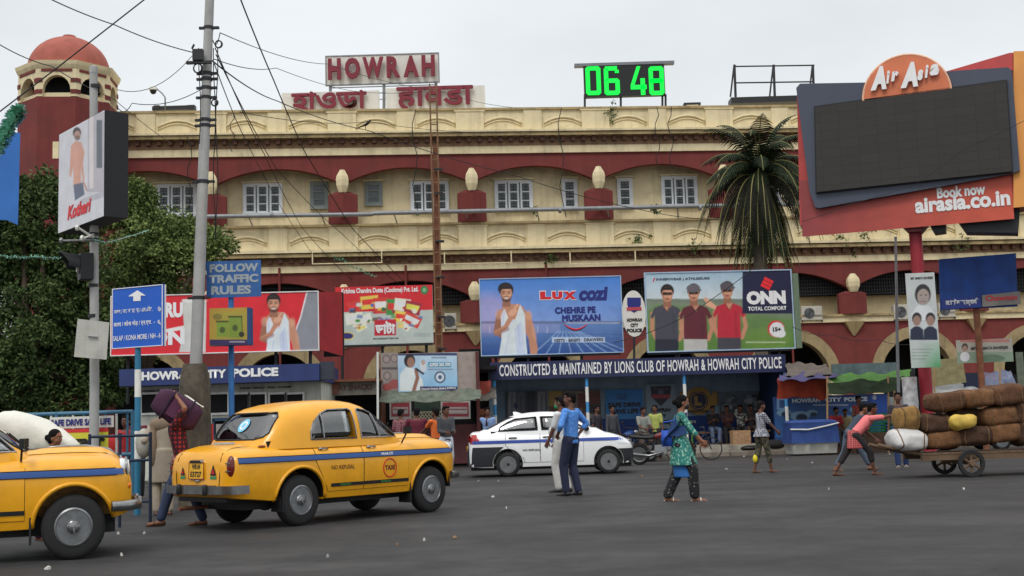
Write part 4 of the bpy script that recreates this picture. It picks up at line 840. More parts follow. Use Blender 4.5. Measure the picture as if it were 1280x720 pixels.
wallbox(B, 'counter_wall', x0, x1, .1, .3, .1, zz-.12, mat('maroon_booth_panel', (74, 40, 42), .8, .2)); wallbox(B, 'back_wall', x0, x1, 1.8, 2, 0, 3.4, DARKIN); wallbox(B, 'side_wall', x0-.05, x0, .1, 2, 0, 3.5, RUST); wallbox(B, 'side_wall', x1, x1+.1, -.1, 2, 0, 3.5, mat('dark_red_post', (82, 44, 42), .8, .2))
for q0, q1, in ((487, 514), (551, 588)):
    def pf(c, q0=q0, q1=q1): c.fill((186, 184, 180)); c.rect(q0+2, 503, q1-2, 521, (150, 60, 70)); c.rect(q0+4, 509, q1-4, 517, (186, 176, 172)); c.rect(q0+5, 511, q1-5, 512.5, (120, 60, 66)); c.speck(.15)
    B.pic('notice', q0, 500, q1, 524, pf, off=.12, step=.8); B.slab('notice_board', q0, 500, q1, 524, PLAST, .03, .13)
B.slab('slate', 518, 499, 550, 515, mat('green_slate', (50, 66, 56), .7, .2, 4, dirt=(110, 120, 110, .4)), .04, .12)
g = MB(); q0, q1, r0, r1 = B.R(514, 515.5, 552, 526, .1)
k = q0
while k < q1: g.tube([(k, .12, r0), (k+.09, .12, (r0+r1)/2), (k, .12, r1)], .016, 4); g.tube([(k+.09, .12, r0), (k, .12, (r0+r1)/2), (k+.09, .12, r1)], .016, 4); k += .10
g.box(q0, q1, .1, .14, r1, r1+.03); g.box(q0, q1, .1, .14, r0-.03, r0); g.build('lattice', mat('cream_lattice', (190, 184, 160), .6), B.r)
# ---- dark shop in the passage with a grey awning
B = Board(39, .05, 606, 'passage_stall', 'dark passage shop under a grey lean-to awning between the two booths', 'stall')
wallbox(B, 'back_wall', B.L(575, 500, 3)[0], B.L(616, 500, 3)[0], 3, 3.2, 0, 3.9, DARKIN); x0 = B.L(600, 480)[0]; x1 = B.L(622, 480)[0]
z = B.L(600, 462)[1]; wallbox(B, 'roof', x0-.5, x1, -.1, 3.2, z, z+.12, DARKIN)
p = [B.L(*q) for q in ((609, 481), (622, 480), (604, 500), (580, 501))]; g = cloth([(p[0][0], .9, p[0][1]), (p[1][0], .9, p[1][1]), (x1-.1, -.6, p[2][1]), (p[3][0], -.6, p[3][1])], 8, 8, .05, .03, 5); g.build('awning', mat('grey_tarp', (96, 92, 84), .8, .2, 3), B.r, smooth=True)
p = [B.L(*q) for q in ((583, 477), (612, 474))]; g = cloth([(p[0][0], .1, p[0][1]), (p[1][0], .1, p[1][1]), (p[1][0], .0, p[1][1]-.4), (p[0][0]+.3, .0, p[0][1]-.5)], 8, 4, .02, .03, 6); g.build('valance', mat('brick_red_cloth', (132, 56, 46), .8, .2, 3), B.r, smooth=True)
for k, y in enumerate((512, 521)):
    x, z = B.L(596, y, .8); wallbox(B, 'shelf', x-.3, x+.5, .8, 1.1, z-.2, z-.17, RUST)
    for j in range(4): g = MB(); g.box(x-.28+j*.19, x-.13+j*.19, .82, 1.05, z-.17, z+.02); g.build('packet', mat('packet_%d' % j, [(190, 170, 120), (170, 150, 140), (150, 90, 60), (186, 186, 176)][j], .6), B.r)
wallbox(B, 'counter', B.L(598, 560)[0], B.L(613, 560)[0], .5, 1.1, .1, 1.0, mat('blue_grey_counter', (60, 66, 84), .8, .2))

# ---- the club's roadside stand (navy fascia)
B = Board(40, .05, 797, 'roadside_stand', 'long blue roadside stand under a navy fascia reading CONSTRUCTED and MAINTAINED BY LIONS CLUB', 'stand')
LC = B; a, b, c, d = B.R(612.5, 448, 982.5, 470); g = MB(); g.box(a, b, 0, .25, c, d); g.build('fascia', mat('navy_fascia_sheet', (34, 40, 74), .5, .12, 2, streak=.35), B.r)
B.txt('CONSTRUCTED & MAINTAINED BY LIONS CLUB OF HOWRAH & HOWRAH CITY POLICE', 624, 451, 977, 465.5, LETW, bold=.018, spacing=1.08)
wallbox(B, 'roof', a, b, .25, 3.8, d-.25, d-.1, mat('blue_soffit', (60, 74, 100), .8, .2)); wallbox(B, 'back_wall', a, b, 3.2, 3.4, 0, d-.26, SHADE)
wallbox(B, 'side_wall', a, a+.12, 1.6, 3.2, 0, d-.26, SHADE); wallbox(B, 'side_wall', b-.12, b, .4, 3.2, 0, d-.26, mat('navy_side_board', (30, 48, 84), .7, .15))
zl = B.L(797, 522, 3.2)[1]; wallbox(B, 'blue_dado', a+.12, b-.12, 3.16, 3.199, .12, zl, mat('blue_dado_paint', (34, 60, 120), .7, .15, 2))
wallbox(B, 'plinth', a+.5, b-.1, -.25, 3.1, .1, .34, mat('whitewashed_plinth', (150, 146, 134), .85, .2, 3, streak=.7, dirt=(60, 56, 50, .7)))
for x, y0, y1 in ((617.5, 470, 587), (733, 470, 585), (855, 469, 577), (981, 464, 569)):
    xx = B.L(x, 470, .12)[0]; zt = c+.02; g = MB(); g.tube([(xx, .12, zt), (xx, .12, .02)], .055, 10); ps = g.build('post', mat('sky_blue_post', (60, 130, 184), .5, .1, 4), B.r, smooth=True, ang=40)
    for q in (.25, 1.05, 1.9):
        g = MB(); g.tube([(xx, .12, q), (xx, .12, q+.5)], .058, 10); g.build('white_band', WHITEP, ps, smooth=True, ang=40)
g = MB(); xx = B.L(981, 560, .12)[0]; g.box(xx-.22, xx+.22, -.12, .36, .0, .38); g.build('post_footing', WHITEP, B.r)
# posters inside
def pp(nm, x0, y0, x1, y1, paint, off=3.1): B.slab(nm, x0, y0, x1, y1, PLAST, .03, off); B.pic(nm+'_print', x0, y0, x1, y1, paint, off=off-.002, step=.8)
def people(c):
    c.fill((60, 60, 66)); 
    for i, x in enumerate((640, 651, 664, 677)): c.rect(x-5, 489, x+5, 530, [(120, 124, 132), (86, 88, 98), (36, 40, 52), (116, 118, 124)][i]); c.rect(x-1, 494, x+1, 525, (40, 44, 60), .5)
    c.ell(645, 507, 3, 4, (40, 50, 90)); c.speck(.15)
def people2(c):
    c.fill((90, 66, 50)); c.rect(686, 487, 702, 508, (150, 120, 60)); c.rect(704, 489, 728, 520, (120, 110, 104)); c.rect(722, 492, 750, 510, (96, 50, 44)); c.rect(735, 505, 751, 527, (46, 46, 50)); c.ell(714, 496, 5, 3, (140, 120, 110))
    for i in range(9): c.ell(690+i*7, 518+(i % 3)*2, 2.4, 3.4, [(130, 90, 70), (150, 140, 130), (60, 50, 50)][i % 3])
    c.speck(.25, 2)
pp('photo_panel', 633, 489, 683, 530, people); pp('photo_panel', 686, 488, 751, 528, people2)
for p in ((684.5, 488, 685.5, 530),): B.slab('batten', *p, GREYP, .05, 3.05)
pp('blue_notice', 757, 487, 804, 524, lambda c: (c.fill((40, 112, 176)), c.rect(771, 492, 783, 500, (40, 70, 120), .7), c.speck(.05)))
B.txt('SAFE DRIVE', 760, 503, 801, 509, LETK, off=3.09, bold=.05, name='lettering'); B.txt('SAVE LIFE', 765, 511, 798, 517, LETK, off=3.09, bold=.05)
def crest(c):
    c.fill((120, 140, 156)); c.poly([(813, 483), (839, 482), (838, 496), (826, 508), (814, 496)], (46, 44, 62)); c.rect(815, 493, 838, 498, (150, 60, 66)); c.rect(817, 485, 836, 487, (90, 80, 90)); c.ell(826, 490, 4, 3, (90, 90, 120)); c.speck(.1)
pp('crest_panel', 808, 480, 845, 536, crest)
for t, y in (('HOWRAH', 512.5), ('CITY', 520), ('POLICE', 527.5)): w = 12 if t != 'CITY' else 7; B.txt(t, 826-w, y-2.6, 826+w, y+2.6, LETK, off=3.09, bold=.06)
x, z = B.L(873, 501, 3.1)
def disc(nm, r, m, y, n=32, sx=1): g = MB(); g.prism([(x+r*sx*math.cos(2*PI*i/n), z+r*math.sin(2*PI*i/n)) for i in range(n)], y, y+.01); g.build(nm, m, B.r)
GOLD = mat('dull_gold_paint', (150, 116, 58), .5, .15, 6)
disc('emblem_rim', .50, GOLD, 3.085); disc('emblem_field', .34, mat('dark_navy_enamel', (34, 38, 66), .5), 3.07); disc('emblem_ring', .30, GOLD, 3.06); disc('emblem_disc', .27, mat('dark_navy_enamel', (34, 38, 66), .5), 3.05)
for s in (-1, 1): g = MB(); g.ell((x+s*.56, 3.07, z+.02), (.15, .02, .22), 12, 8); g.ell((x+s*.60, 3.07, z+.22), (.1, .02, .12), 10, 6); g.build('lion_head', GOLD, B.r)
B.txt('L', 868, 495, 877, 507, GOLD, off=3.05, bold=.08); B.txt('LIONS', 862, 486, 884, 490, GOLD, off=3.07, bold=.04); B.txt('INTERNATIONAL', 860, 512.5, 886, 516, LETK, off=3.07, bold=.03)
B.txt('PROJECTS', 843, 526, 870, 530, LETW, off=3.1, bold=.03)
def photo(c):
    c.fill((60, 66, 76)); c.grad(488, 522, (90, 100, 116), (56, 60, 56)); rg = random.Random(3)
    for i in range(40): c.rect(*(lambda x, y, w, h: (x, y, x+w, y+h))(rg.uniform(899, 950), rg.uniform(492, 518), rg.uniform(2, 8), rg.uniform(2, 7)), rg.choice([(150, 156, 166), (36, 40, 44), (120, 124, 130), (80, 90, 84)]), .8)
    c.ell(952, 500, 6, 12, (26, 34, 28))
pp('photo_panel', 899, 489, 958, 522, photo)
# ---- long plank bench inside the stand
bench = empty('plank_bench', LC.pl.W(LC.L(905, 560, 1.6)[0], 1.6, .34), 'long low wooden bench in the blue stand with seated people', 'bench', rz=LC.pl.yaw)
g = MB(); g.box(-1.9, 1.6, -.2, .2, .38, .43); g.build('seat', WOODB, bench)
for x in (-1.8, -.1, 1.5): g = MB(); g.box(x-.03, x+.03, -.17, .17, 0, .38); g.build('leg', WOODB, bench)
# ---- right-hand stalls
B = Board(38.5, .05, 1045, 'tarpaulin_stall', 'market stall with orange cloth and green tarpaulin before a blue police hoarding', 'stall'); RS = B
rbox(B, 'hoarding', 968, 494, 1112, 560, mat('deep_blue_hoarding', (28, 58, 108), .6, .15, 2), 2.2, .1)
def hoard(c):
    c.fill((30, 56, 100)); c.grad(494, 545, (26, 50, 96), (40, 80, 130)); c.rect(971, 498, 984, 512, (90, 120, 150)); c.rect(974, 500, 981, 510, (40, 60, 100)); c.rect(1088, 494, 1112, 545, (30, 66, 140)); c.ell(1093, 497, 2.4, 2.8, (150, 150, 160))
    for x, y, r in ((980, 516, 9), (1000, 520, 12), (1015, 516, 7), (1070, 512, 8), (1060, 524, 10)): c.ell(x, y, r, r*.5, (100, 130, 150), 0, .8); c.ell(x+2, y+2, r*.6, r*.4, (24, 36, 56))
    c.rect(1016, 505.5, 1060, 507, (150, 160, 170), .6); c.speck(.15)
B.pic('hoarding_print', 968, 494, 1112, 545, hoard, off=2.19, step=.8)
for t, x0, x1, dy in (('HOWRAH', 990, 1025, 1), ('CITY', 1031, 1052, 0), ('POLICE', 1055, 1084, -.6)): B.txt(t, x0, 496.8+dy, x1, 502.4+dy, mat('pale_grey_lettering', (150, 158, 170), .6), off=2.17, bold=.05)
def CL(nm, q, m, sag=.1, wr=.03, seed=1, nx=16, ny=6):   # q: (px, py, off) corners
    P = []
    for x, y, o in q: u, z = B.L(x, y, o); P.append((u, o, z))
    g = cloth(P, nx, ny, sag, wr, seed); return g.build(nm, m, B.r, smooth=True)
CL('orange_cloth', [(970, 472, .2), (1034, 474, .2), (1033, 496, .3), (972, 498, .3)], mat('orange_red_tarp', (150, 58, 34), .8, .25, 3), .02, .05, 2)
CL('purple_tarp', [(984, 466, 1.2), (1040, 466, .9), (1050, 470, -.5), (970, 474, -.4)], mat('purple_blue_tarp', (62, 58, 96), .7, .2, 3), .05, .05, 4)
CL('brown_tarp', [(984, 452, 2.4), (1030, 455, 2.4), (1042, 468, .2), (982, 470, .2)], mat('brown_grey_tarp', (88, 80, 74), .8, .25, 3), .06, .05, 6)
CL('green_tarp', [(1040, 468, .4), (1141, 460, .4), (1128, 472, -.7), (1034, 478, -.7)], mat('green_tarp', (62, 104, 40), .75, .25, 4), .16, .06, 8)
CL('green_tarp', [(1034, 478, -.7), (1128, 472, -.7), (1120, 490, -.75), (1036, 492, -.75)], mat('dark_green_tarp', (44, 58, 38), .8, .25, 4), .05, .04, 9)
rbox(B, 'upper_board', 1040, 454, 1122, 468, mat('teal_grey_board', (84, 102, 104), .7, .3, 4, streak=.5), 1.6, .08)
CL('black_sheet', [(1122, 462, .6), (1144, 460, .6), (1144, 498, .4), (1122, 496, .4)], BLACKP, .02, .05, 11)
for x0, x1 in ((1034, 1034.5), (1110, 1111)): B.bar('bamboo_pole', (x0, 470), (x1, 572 if x0 < 1100 else 566), .03, mat('bamboo', (150, 120, 84), .8, .2, 6), -.68)
x0, x1, z0, z1 = B.R(986, 526, 1040, 567, -.5)
def TBL():
    t = empty('covered_table', B.pl.W((x0+x1)/2, -.5, 0), 'low stall table draped in a blue tarpaulin over a white skirt', 'table', rz=B.pl.yaw); w = (x1-x0)/2
    g = MB(); rg = []
    for k, (z, e) in enumerate(((.06, .0), (.35, .02), (.38, .06), (.9, .03), (1.02, .05), (1.08, -.05), (1.1, -.2))):
        ring = []
        for s in range(40):
            an = 2*PI*s/40; cx, sy = math.cos(an), math.sin(an); q = max(abs(cx), abs(sy)); ring.append((cx/q*(w+e)+.02*math.sin(s*2.3+k), sy/q*(.45+e)+.02*math.sin(s*1.9), z))
        rg.append(ring)
    g.loft(rg[2:]); g.build('cover', mat('royal_blue_tarp', (42, 66, 122), .7, .2, 3, .3, 20), t, smooth=True, ang=50); g = MB(); g.loft(rg[:3]); g.build('skirt', mat('dirty_white_cloth', (150, 150, 144), .8, .15), t, smooth=True, ang=50)
    g = MB(); g.tube([(-w-.08, -.53, .82), (-w*.3, -.54, .80), (w*.4, -.54, .88), (w+.08, -.53, .98)], .025, 6); g.build('rope', WHITEP, t)
TBL()
x0, x1, z0, z1 = B.R(1040, 545, 1140, 569, .3); wallbox(B, 'brick_plinth', x0, x1, .3, 1.6, 0, .62, mat('brown_plinth', (92, 70, 58), .85, .25, 3, .3, 20, streak=.5))
# green crates stacked on the plinth
def crate(loc, rz, m):
    c = empty('plastic_crate', loc, None, 'crate', 'green crates on the brown plinth', rz)
    g = MB(); g.box(-.28, .28, -.2, .2, 0, .02); 
    for z in (.05, .14, .24): g.box(-.28, .28, -.2, -.18, z, z+.05); g.box(-.28, .28, .18, .2, z, z+.05); g.box(-.28, -.26, -.18, .18, z, z+.05); g.box(.26, .28, -.18, .18, z, z+.05)
    for x, y in ((-.28, -.2), (.25, -.2), (-.28, .17), (.25, .17)): g.box(x, x+.03, y, y+.03, 0, .3)
    g.build('body', m, c); return c
u0 = RS.L(1095, 545, .7)[0]
for k, (dx, dz, t) in enumerate(((0, 0, 'green plastic crate, bottom left, on the brown plinth behind the cart pusher'), (.62, 0, 'green plastic crate, bottom right, on the brown plinth behind the cart pusher'), (.1, .31, 'green plastic crate, top left, stacked on the brown plinth'), (.68, .31, 'green plastic crate, top right, stacked on the brown plinth'))):
    cr = crate(RS.pl.W(u0+dx, .7, .62+dz), .1*k, mat('green_crate', (30, 120, 56), .5, .1)); cr['label'] = t
# dark shops behind everything on the right
B = Board(41, .05, 1200, 'sheet_stall', 'row of dark shops patched with boards and sheets behind the loaded cart', 'stall')
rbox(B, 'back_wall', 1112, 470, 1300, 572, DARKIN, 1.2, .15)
rbox(B, 'white_notice', 1113, 496, 1134, 530, mat('grey_white_notice', (120, 126, 128), .7, .2, 5), 1.1, .06)
B.quad('yellow_board', [(1162, 450), (1203, 447), (1208, 478), (1161, 484)], mat('khaki_board', (126, 118, 84), .7, .3, 5, dirt=(150, 150, 120, .5)), .08, -.2)
def CL2(nm, q, m, **k):
    P = []
    for x, y, o in q: u, z = B.L(x, y, o); P.append((u, o, z))
    g = cloth(P, 14, 6, k.get('sag', .05), k.get('wr', .05), k.get('seed', 1)); return g.build(nm, m, B.r, smooth=True)
CL2('plastic_sheet', [(1160, 476, .4), (1222, 480, .4), (1222, 488, -.5), (1164, 496, -.5)], mat('grey_plastic', (140, 142, 142), .4, .25, 4))
CL2('print_sheet', [(1229, 466, -.1), (1263, 461, -.1), (1270, 482, -.2), (1233, 488, -.2)], mat('faded_print_sheet', (104, 116, 140), .6, .3, 9, dirt=(150, 90, 90, .6)), seed=4)
rbox(B, 'blue_panel', 1205, 466, 1231, 486, mat('ink_blue_panel', (28, 36, 58), .7), 0, .06)
for x in (1272, 1284): rbox(B, 'shop_panel', x, 440, x+9, 500, mat('shop_panel_%d' % x, (90, 96, 84) if x < 1280 else (50, 60, 84), .7, .3, 6), .2, .05)
for x in (1118, 1168, 1250): B.bar('bamboo_pole', (x, 462), (x, 572), .03, mat('bamboo', (150, 120, 84), .8, .2, 6), -.5)
# air conditioners on the lower storey
for i, (x0, y0, x1, y1, t) in enumerate(((1000, 383, 1025, 402, 'beige air conditioner unit on the ledge just right of the polo shirt billboard'), (1115, 381, 1137, 401, 'air conditioner with a black fan, left of the tall election poster'), (1171, 379, 1190, 398, 'air conditioner half hidden behind the tall election poster'), (556, 392, 570, 413, 'white air conditioner right of the iron ladder mast'), (575, 372, 581, 380, ''))):
    if not t: continue
    u0, zb = FP.L(x0, y1, .1); u1, zt = FP.L(x1, y0, .1); r = empty('air_conditioner', FP.W((u0+u1)/2, .1, zb), t, 'air conditioner', 'air conditioners on the station wall', FP.yaw); w = (u1-u0)/2; h = zt-zb
    g = MB(); g.box(-w, w, 0, .35, .03, h); me = bevel(g.mesh('case', mat('beige_ac_case', (168, 164, 152), .6, .1, 4, streak=.5)), .02); link('case', me, r)
    g = MB(); g.lathe([(h*.36, -.015), (h*.36, .0), (.02, .0), (.02, -.02)], 18, (-w*.25, 0, h*.52), 'y'); g.build('fan', BLACKM, r); g = MB()
    for q in range(5): rr = h*(.08+.065*q); g.tube([(-w*.25+rr*math.cos(2*PI*j/14), -.022, h*.52+rr*math.sin(2*PI*j/14)) for j in range(15)], .008, 4, cap=False)
    g.build('fan_guard', GREYP, r); g = MB(); g.box(-w, -w+.05, .0, .5, -.04, .029); g.build('bracket', BLACKM, r); g = MB(); g.box(w-.05, w, .0, .5, -.04, .029); g.build('bracket', BLACKM, r)
    for ch in r.children: ch.location.y -= .28

# ================================================================ POLES, MAST, LIGHT
base = G(243, 632); base = A(243, 560, 21.0); base.z = 0
P_ = empty('utility_pole', base, 'tall grey tubular utility pole with clamps and cable coils on a rough stone base', 'utility pole')
top = A(262.5, -12, 21.0)-base; mid = A(245, 455, 21.0)-base
g = MB(); g.tube([mid-Vector((0, 0, .3)), mid, mid.lerp(top, .33), mid.lerp(top, .34), mid.lerp(top, .7), mid.lerp(top, .71), top], [.108, .108, .10, .097, .09, .086, .08], 16); g.build('shaft', STEELB, P_, smooth=True, ang=40)
for py, r in ((35, .09), (92, .10), (99, .10), (110, .095), (122, .095), (150, .10), (157, .10), (227, .108), (372, .11)):
    t = A(260, py, 21)-base; q = mid.lerp(top, (t.z-mid.z)/(top.z-mid.z)); g = MB(); g.lathe([(r, -.03), (r, .03)], 16, q); 
    g.box(q.x+r-.02, q.x+r+.1, q.y-.03, q.y+.03, q.z-.02, q.z+.02); g.box(q.x-r-.08, q.x-r+.02, q.y-.03, q.y+.03, q.z-.02, q.z+.02); g.build('clamp', BLACKM, P_)
q = A(247, 69, 20.8)-base; g = MB(); g.box(q.x-.08, q.x+.1, q.y-.06, q.y+.06, q.z-.1, q.z+.1); g.box(q.x-.2, q.x+.25, q.y-.03, q.y+.03, q.z-.16, q.z-.11); g.tube([q+Vector((-.1, 0, .12)), q+Vector((-.06, 0, .2))], .02, 5); g.build('junction_box', BLACKM, P_)
for k, (px, py, rr) in enumerate(((273, 55, .055), (247, 85, .07), (268, 128, .05))):
    q = A(px, py, 20.8)-base; g = MB()
    for j in range(2): g.tube([q+Vector(((rr+.01*j)*math.cos(2*PI*i/14), .02*j, (rr*1.2)*math.sin(2*PI*i/14))) for i in range(15)], .012, 5, cap=False)
    g.build('cable_coil', WIREM, P_)
for px in (249.5, 268, 271):
    g = MB(); g.tube([A(px+1.5*math.sin(i*1.3+px), 60+i*30, 20.85)-base for i in range(9 if px > 250 else 5)], .009, 4); g.build('hanging_cable', WIREM, P_)
# stone base, rough
g = MB(); rings = []; hb = mid.z
for i in range(15):
    z = hb*i/14; ring = []
    for j in range(28):
        a = 2*PI*j/28; p = Vector((math.cos(a), math.sin(a), z*1.1)); r = .255*(1.04 if i < 13 else .93 if i < 14 else .75)*(1+.10*noise.noise(p*1.4)+.05*noise.noise(p*5)+.03*noise.noise(p*11))
        sq = 1/max(abs(math.cos(a)), abs(math.sin(a)))**.35; ring.append((mid.x*.3*i/14+r*sq*math.cos(a), r*sq*math.sin(a), z))
    rings.append(ring)
g.loft(rings); g.build('base', mat('mossy_rough_concrete', (84, 76, 64), .95, .35, 3, .9, 12, streak=.8, dirt=(150, 146, 136, .35)), P_, smooth=True, ang=50)
# traffic pole with the signal head
base = A(117.5, 560, 20.95); base.z = 0; P_ = empty('traffic_pole', base, 'grey traffic pole carrying the box sign and a black signal head', 'traffic pole'); tp = A(117, 92, 20.95)-base
g = MB(); g.tube([(0, 0, 0), (0, 0, 2.2), (tp.x, 0, tp.z)], [.087, .08, .07], 14); g.lathe([(.075, tp.z), (.075, tp.z+.12), (.04, tp.z+.14)], 14, (tp.x, 0, 0)); g.build('shaft', STEELB, P_, smooth=True, ang=40)
for py in (108, 293, 300, 357, 395): z = (A(117, py, 20.95)-base).z; g = MB(); g.lathe([(.09, z-.03), (.09, z+.03)], 12, (tp.x*.5, 0, 0)); g.build('clamp', BLACKM, P_)
for i, (x0, y0, x1, y1) in enumerate(((117, 297, 98, 285), (117, 300, 78, 301), (117, 293, 104, 298))):
    a = A(x0, y0, 20.85)-base; b = A(x1, y1, 20.6)-base; g = MB(); g.tube([a, b], .02, 6); g.tube([b, b+Vector((-.04, 0, .01))], .05, 8); g.build('bracket', WHITEP if i != 1 else GREYP, P_)
# signal head seen from behind its hood, facing left
hd = A(98, 332, 20.8)-base; g = MB(); mr_ = Matrix.Translation(hd) @ Matrix.Rotation(.5, 4, 'Z')
g.cbox((.12, 0, -.02), (.22, .34, .46), mr_); S_ = g.build('signal_head', BLACKP, P_)
n = 12; g = MB(); V = []; R1 = .19
for i in range(n+1):
    t = -.35+(PI+.7)*i/n; c_, s_ = math.cos(t), math.sin(t)
    L = .33*(.55+.45*max(0, s_)); V += [mr_ @ Vector((0, R1*c_, R1*s_)), mr_ @ Vector((-L, R1*c_*1.1, R1*s_*1.1+.04)), mr_ @ Vector((0, (R1-.02)*c_, (R1-.02)*s_)), mr_ @ Vector((-L, (R1-.02)*c_*1.1, (R1-.02)*s_*1.1+.04))]
g.add(V, [f for i in range(n) for f in ((4*i, 4*i+4, 4*i+5, 4*i+1), (4*i+2, 4*i+3, 4*i+7, 4*i+6), (4*i+1, 4*i+5, 4*i+7, 4*i+3))]); g.build('hood', BLACKP, S_, smooth=True, ang=50)
g = MB(); g.lathe([(.15, 0), (.12, -.03), (.02, -.04)], 14, (0, 0, 0), 'x'); me = g.mesh('lens', mat('dusty_lens', (120, 118, 112), .3)); me.transform(mr_); link('lens', me, S_)
# ladder mast in front of the facade
B = Board(49.5, .08, 546, 'ladder_mast', 'rusty iron mast with a thin ladder rising before the station front', 'mast')
def seg3(p, q, r, m, nm, off=0.0, n=8): return B.bar(nm, p, q, r, m, off, n)
seg3((544, 182), (549.5, 470), .11, RUST, 'mast'); seg3((537, 105), (546, 470), .035, WOODB, 'ladder_rail', -.25); seg3((545.5, 106), (553.5, 470), .035, WOODB, 'ladder_rail', -.25)
for i in range(24): y = 112+i*14.6; s = (y-105)/365; seg3((537+9*s, y), (545.5+8*s, y-.3), .028, WOODB, 'rung', -.25, 5)
for y in (210, 240, 300, 345, 395, 435): s = (y-105)/365; B.slab('clamp', 539.5+9*s, y, 551+8*s, y+2, BLACKM, .3, -.3)
# thin grey lamp pole on the right
b0 = A(1124.5, 560, 36); b0.z = 0; LP = empty('thin_pole', b0, 'thin pale grey metal pole left of the election poster', 'pole'); t0 = A(1119.5, 297, 36)-b0; g = MB(); g.tube([(0, 0, 0), (t0.x*.5, 0, t0.z*.55), t0], [.05, .045, .035], 10); g.build('shaft', GREYP, LP, smooth=True, ang=40); g = MB(); g.lathe([(.05, t0.z-.03), (.05, t0.z+.02), (.01, t0.z+.04)], 10, (t0.x, 0, 0)); g.build('cap', GREYP, LP)
# red column paper wrap
B = Board(31.7, 0, 1152, 'column_wrap', 'peeling white and orange paper wrapped round the foot of the red column', 'paper wrap')
x, z = B.L(1146, 500); g = MB(); g.lathe([(.185, z-.25), (.2, z-.1), (.19, z+.3), (.195, z+.62)], 16, (x, 0, 0)); B.r.location.y = 32.2; g.build('paper', mat('peeling_paper', (168, 168, 168), .8, .3, 8, dirt=(120, 60, 60, .5)), B.r, smooth=True, ang=40)
g = MB(); g.lathe([(.19, z-.75), (.22, z-.5), (.2, z-.26)], 14, (x, 0, 0)); g.build('orange_cloth', mat('orange_cloth', (214, 80, 34), .8, .25, 6), B.r, smooth=True, ang=40)

# ---- overhead wires
def wire(label, pts, r=.010, sag=0.0, name='overhead_wire', n=10, m=WIREM):
    P = [A(x, y, Y) for x, y, Y in pts]; Q = []
    r *= .8
    for a, b in zip(P, P[1:]):
        for i in range(n): t = i/n; p = a.lerp(b, t); p.z -= sag*4*t*(1-t); Q.append(p)
    Q.append(P[-1]); c = Q[0].copy(); g = MB(); g.tube([q-c for q in Q], r, 5); o = g.build(name, m, None, c, smooth=True); return tag(o, label, 'wire', 'overhead wires')
wire('black wire from the top left edge down to the junction box on the utility pole', [(30, -18, 17), (143, 31, 19), (243, 66, 20.8)], .012, .04)
wire('thick black wire crossing the red dome from lower left to upper right', [(-10, 147, 14), (75, 82, 14), (190, -8, 14)], .011)
wire('thin wire sagging in front of the tower towards the lower right', [(-5, 53, 20), (65, 83, 22), (140, 122, 30), (215, 180, 46)], .012, .05)
wire('heavy black cable falling steeply from the top edge across the station front', [(298, -8, 21), (342, 100, 26), (380, 188, 34), (440, 285, 42), (505, 352, 50)], .018, .03)
wire('upper sagging wire between the traffic pole and the utility pole', [(146, 112, 20.4), (240, 70, 20.8)], .008, .25)
wire('lower sagging wire between the traffic pole and the utility pole', [(146, 133, 20.4), (165, 129, 20.5), (251, 112, 20.9)], .009, .12)
wire('long thin wire from the utility pole passing in front of the upper name board', [(266, 50, 21), (275, 41, 22), (410, 80, 40), (545, 112, 52), (650, 135, 52)], .012, .15)
wire('faint long wire from the utility pole above the Bengali name board', [(268, 74, 21), (345, 85, 32), (450, 115, 48), (545, 112, 52)], .012, .1)
wire('long wire from the utility pole to the bird and on down to the palm', [(263, 74, 21), (346, 126, 34), (460, 163, 42), (640, 218, 46), (800, 262, 50), (905, 275, 51)], .018, .1)
wire('second long wire running just above the one with the bird', [(300, 140, 28), (460, 152, 42), (640, 165, 50), (780, 180, 51)], .012, .15)
wire('leftmost of three slack wires from the utility pole to the balcony', [(268, 80, 21), (302, 165, 30), (352, 260, 46), (400, 330, 51)], .013, .05)
wire('middle one of three slack wires from the utility pole to the balcony', [(269, 60, 21), (330, 192, 32), (378, 285, 48), (440, 350, 51)], .014, .08)
wire('rightmost of three slack wires from the utility pole to the balcony', [(270, 68, 21), (345, 210, 34), (425, 290, 46), (520, 372, 50)], .014, .08)
wire('dark cable crossing the polo shirt billboard from lower left', [(768, 428, 39.4), (810, 416, 39.4), (862, 393, 39.4), (930, 345, 39.4), (958, 318, 40)], .016, .02)
wire('thin cable crossing the big dark screen of the red column billboard', [(1003, 277, 30.5), (1060, 256, 29.8), (1145, 230, 29.2), (1205, 186, 28.8), (1282, 150, 28)], .009, .02)
wire('loose cable running beside the polo shirt billboard to the right', [(990, 408, 39), (1040, 418, 40), (1098, 424, 41), (1155, 428, 31.8)], .012, .12)
# tinsel garlands
def garland(label, pts, m, nleaf=120, r=.03):
    P = [A(*q) for q in pts]; c = P[0].copy(); g = MB(); g.tube([p-c for p in P], .006, 4); rg = random.Random(len(pts))
    for i in range(nleaf):
        t = rg.random()*(len(P)-1.001); k = int(t); p = P[k].lerp(P[k+1], t-k)-c; d = Vector((rg.uniform(-1, 1), rg.uniform(-1, 1), rg.uniform(-1, 1))).normalized()*r; e = d.cross(Vector((0, 0, 1))).normalized()*r*.3; g.add([p, p+d-e, p+d*1.3+e], [(0, 1, 2)])
    o = g.build('tinsel_garland', m, None, c); return tag(o, label, 'garland')
TIN = mat('green_silver_tinsel', (120, 170, 150), .3, .4, 20, metal=.4)
garland('thick green silver tinsel hanging at the upper left by the blue banner', [(-4, 186, 13.6), (8, 165, 13.8), (16, 148, 14), (24, 138, 14)], TIN, 900, .085)
garland('thin tinsel string strung low across the dark tree at the left edge', [(-5, 319, 18), (20, 322, 18.5), (45, 321, 19), (75, 323, 20.2)], TIN, 140, .035)
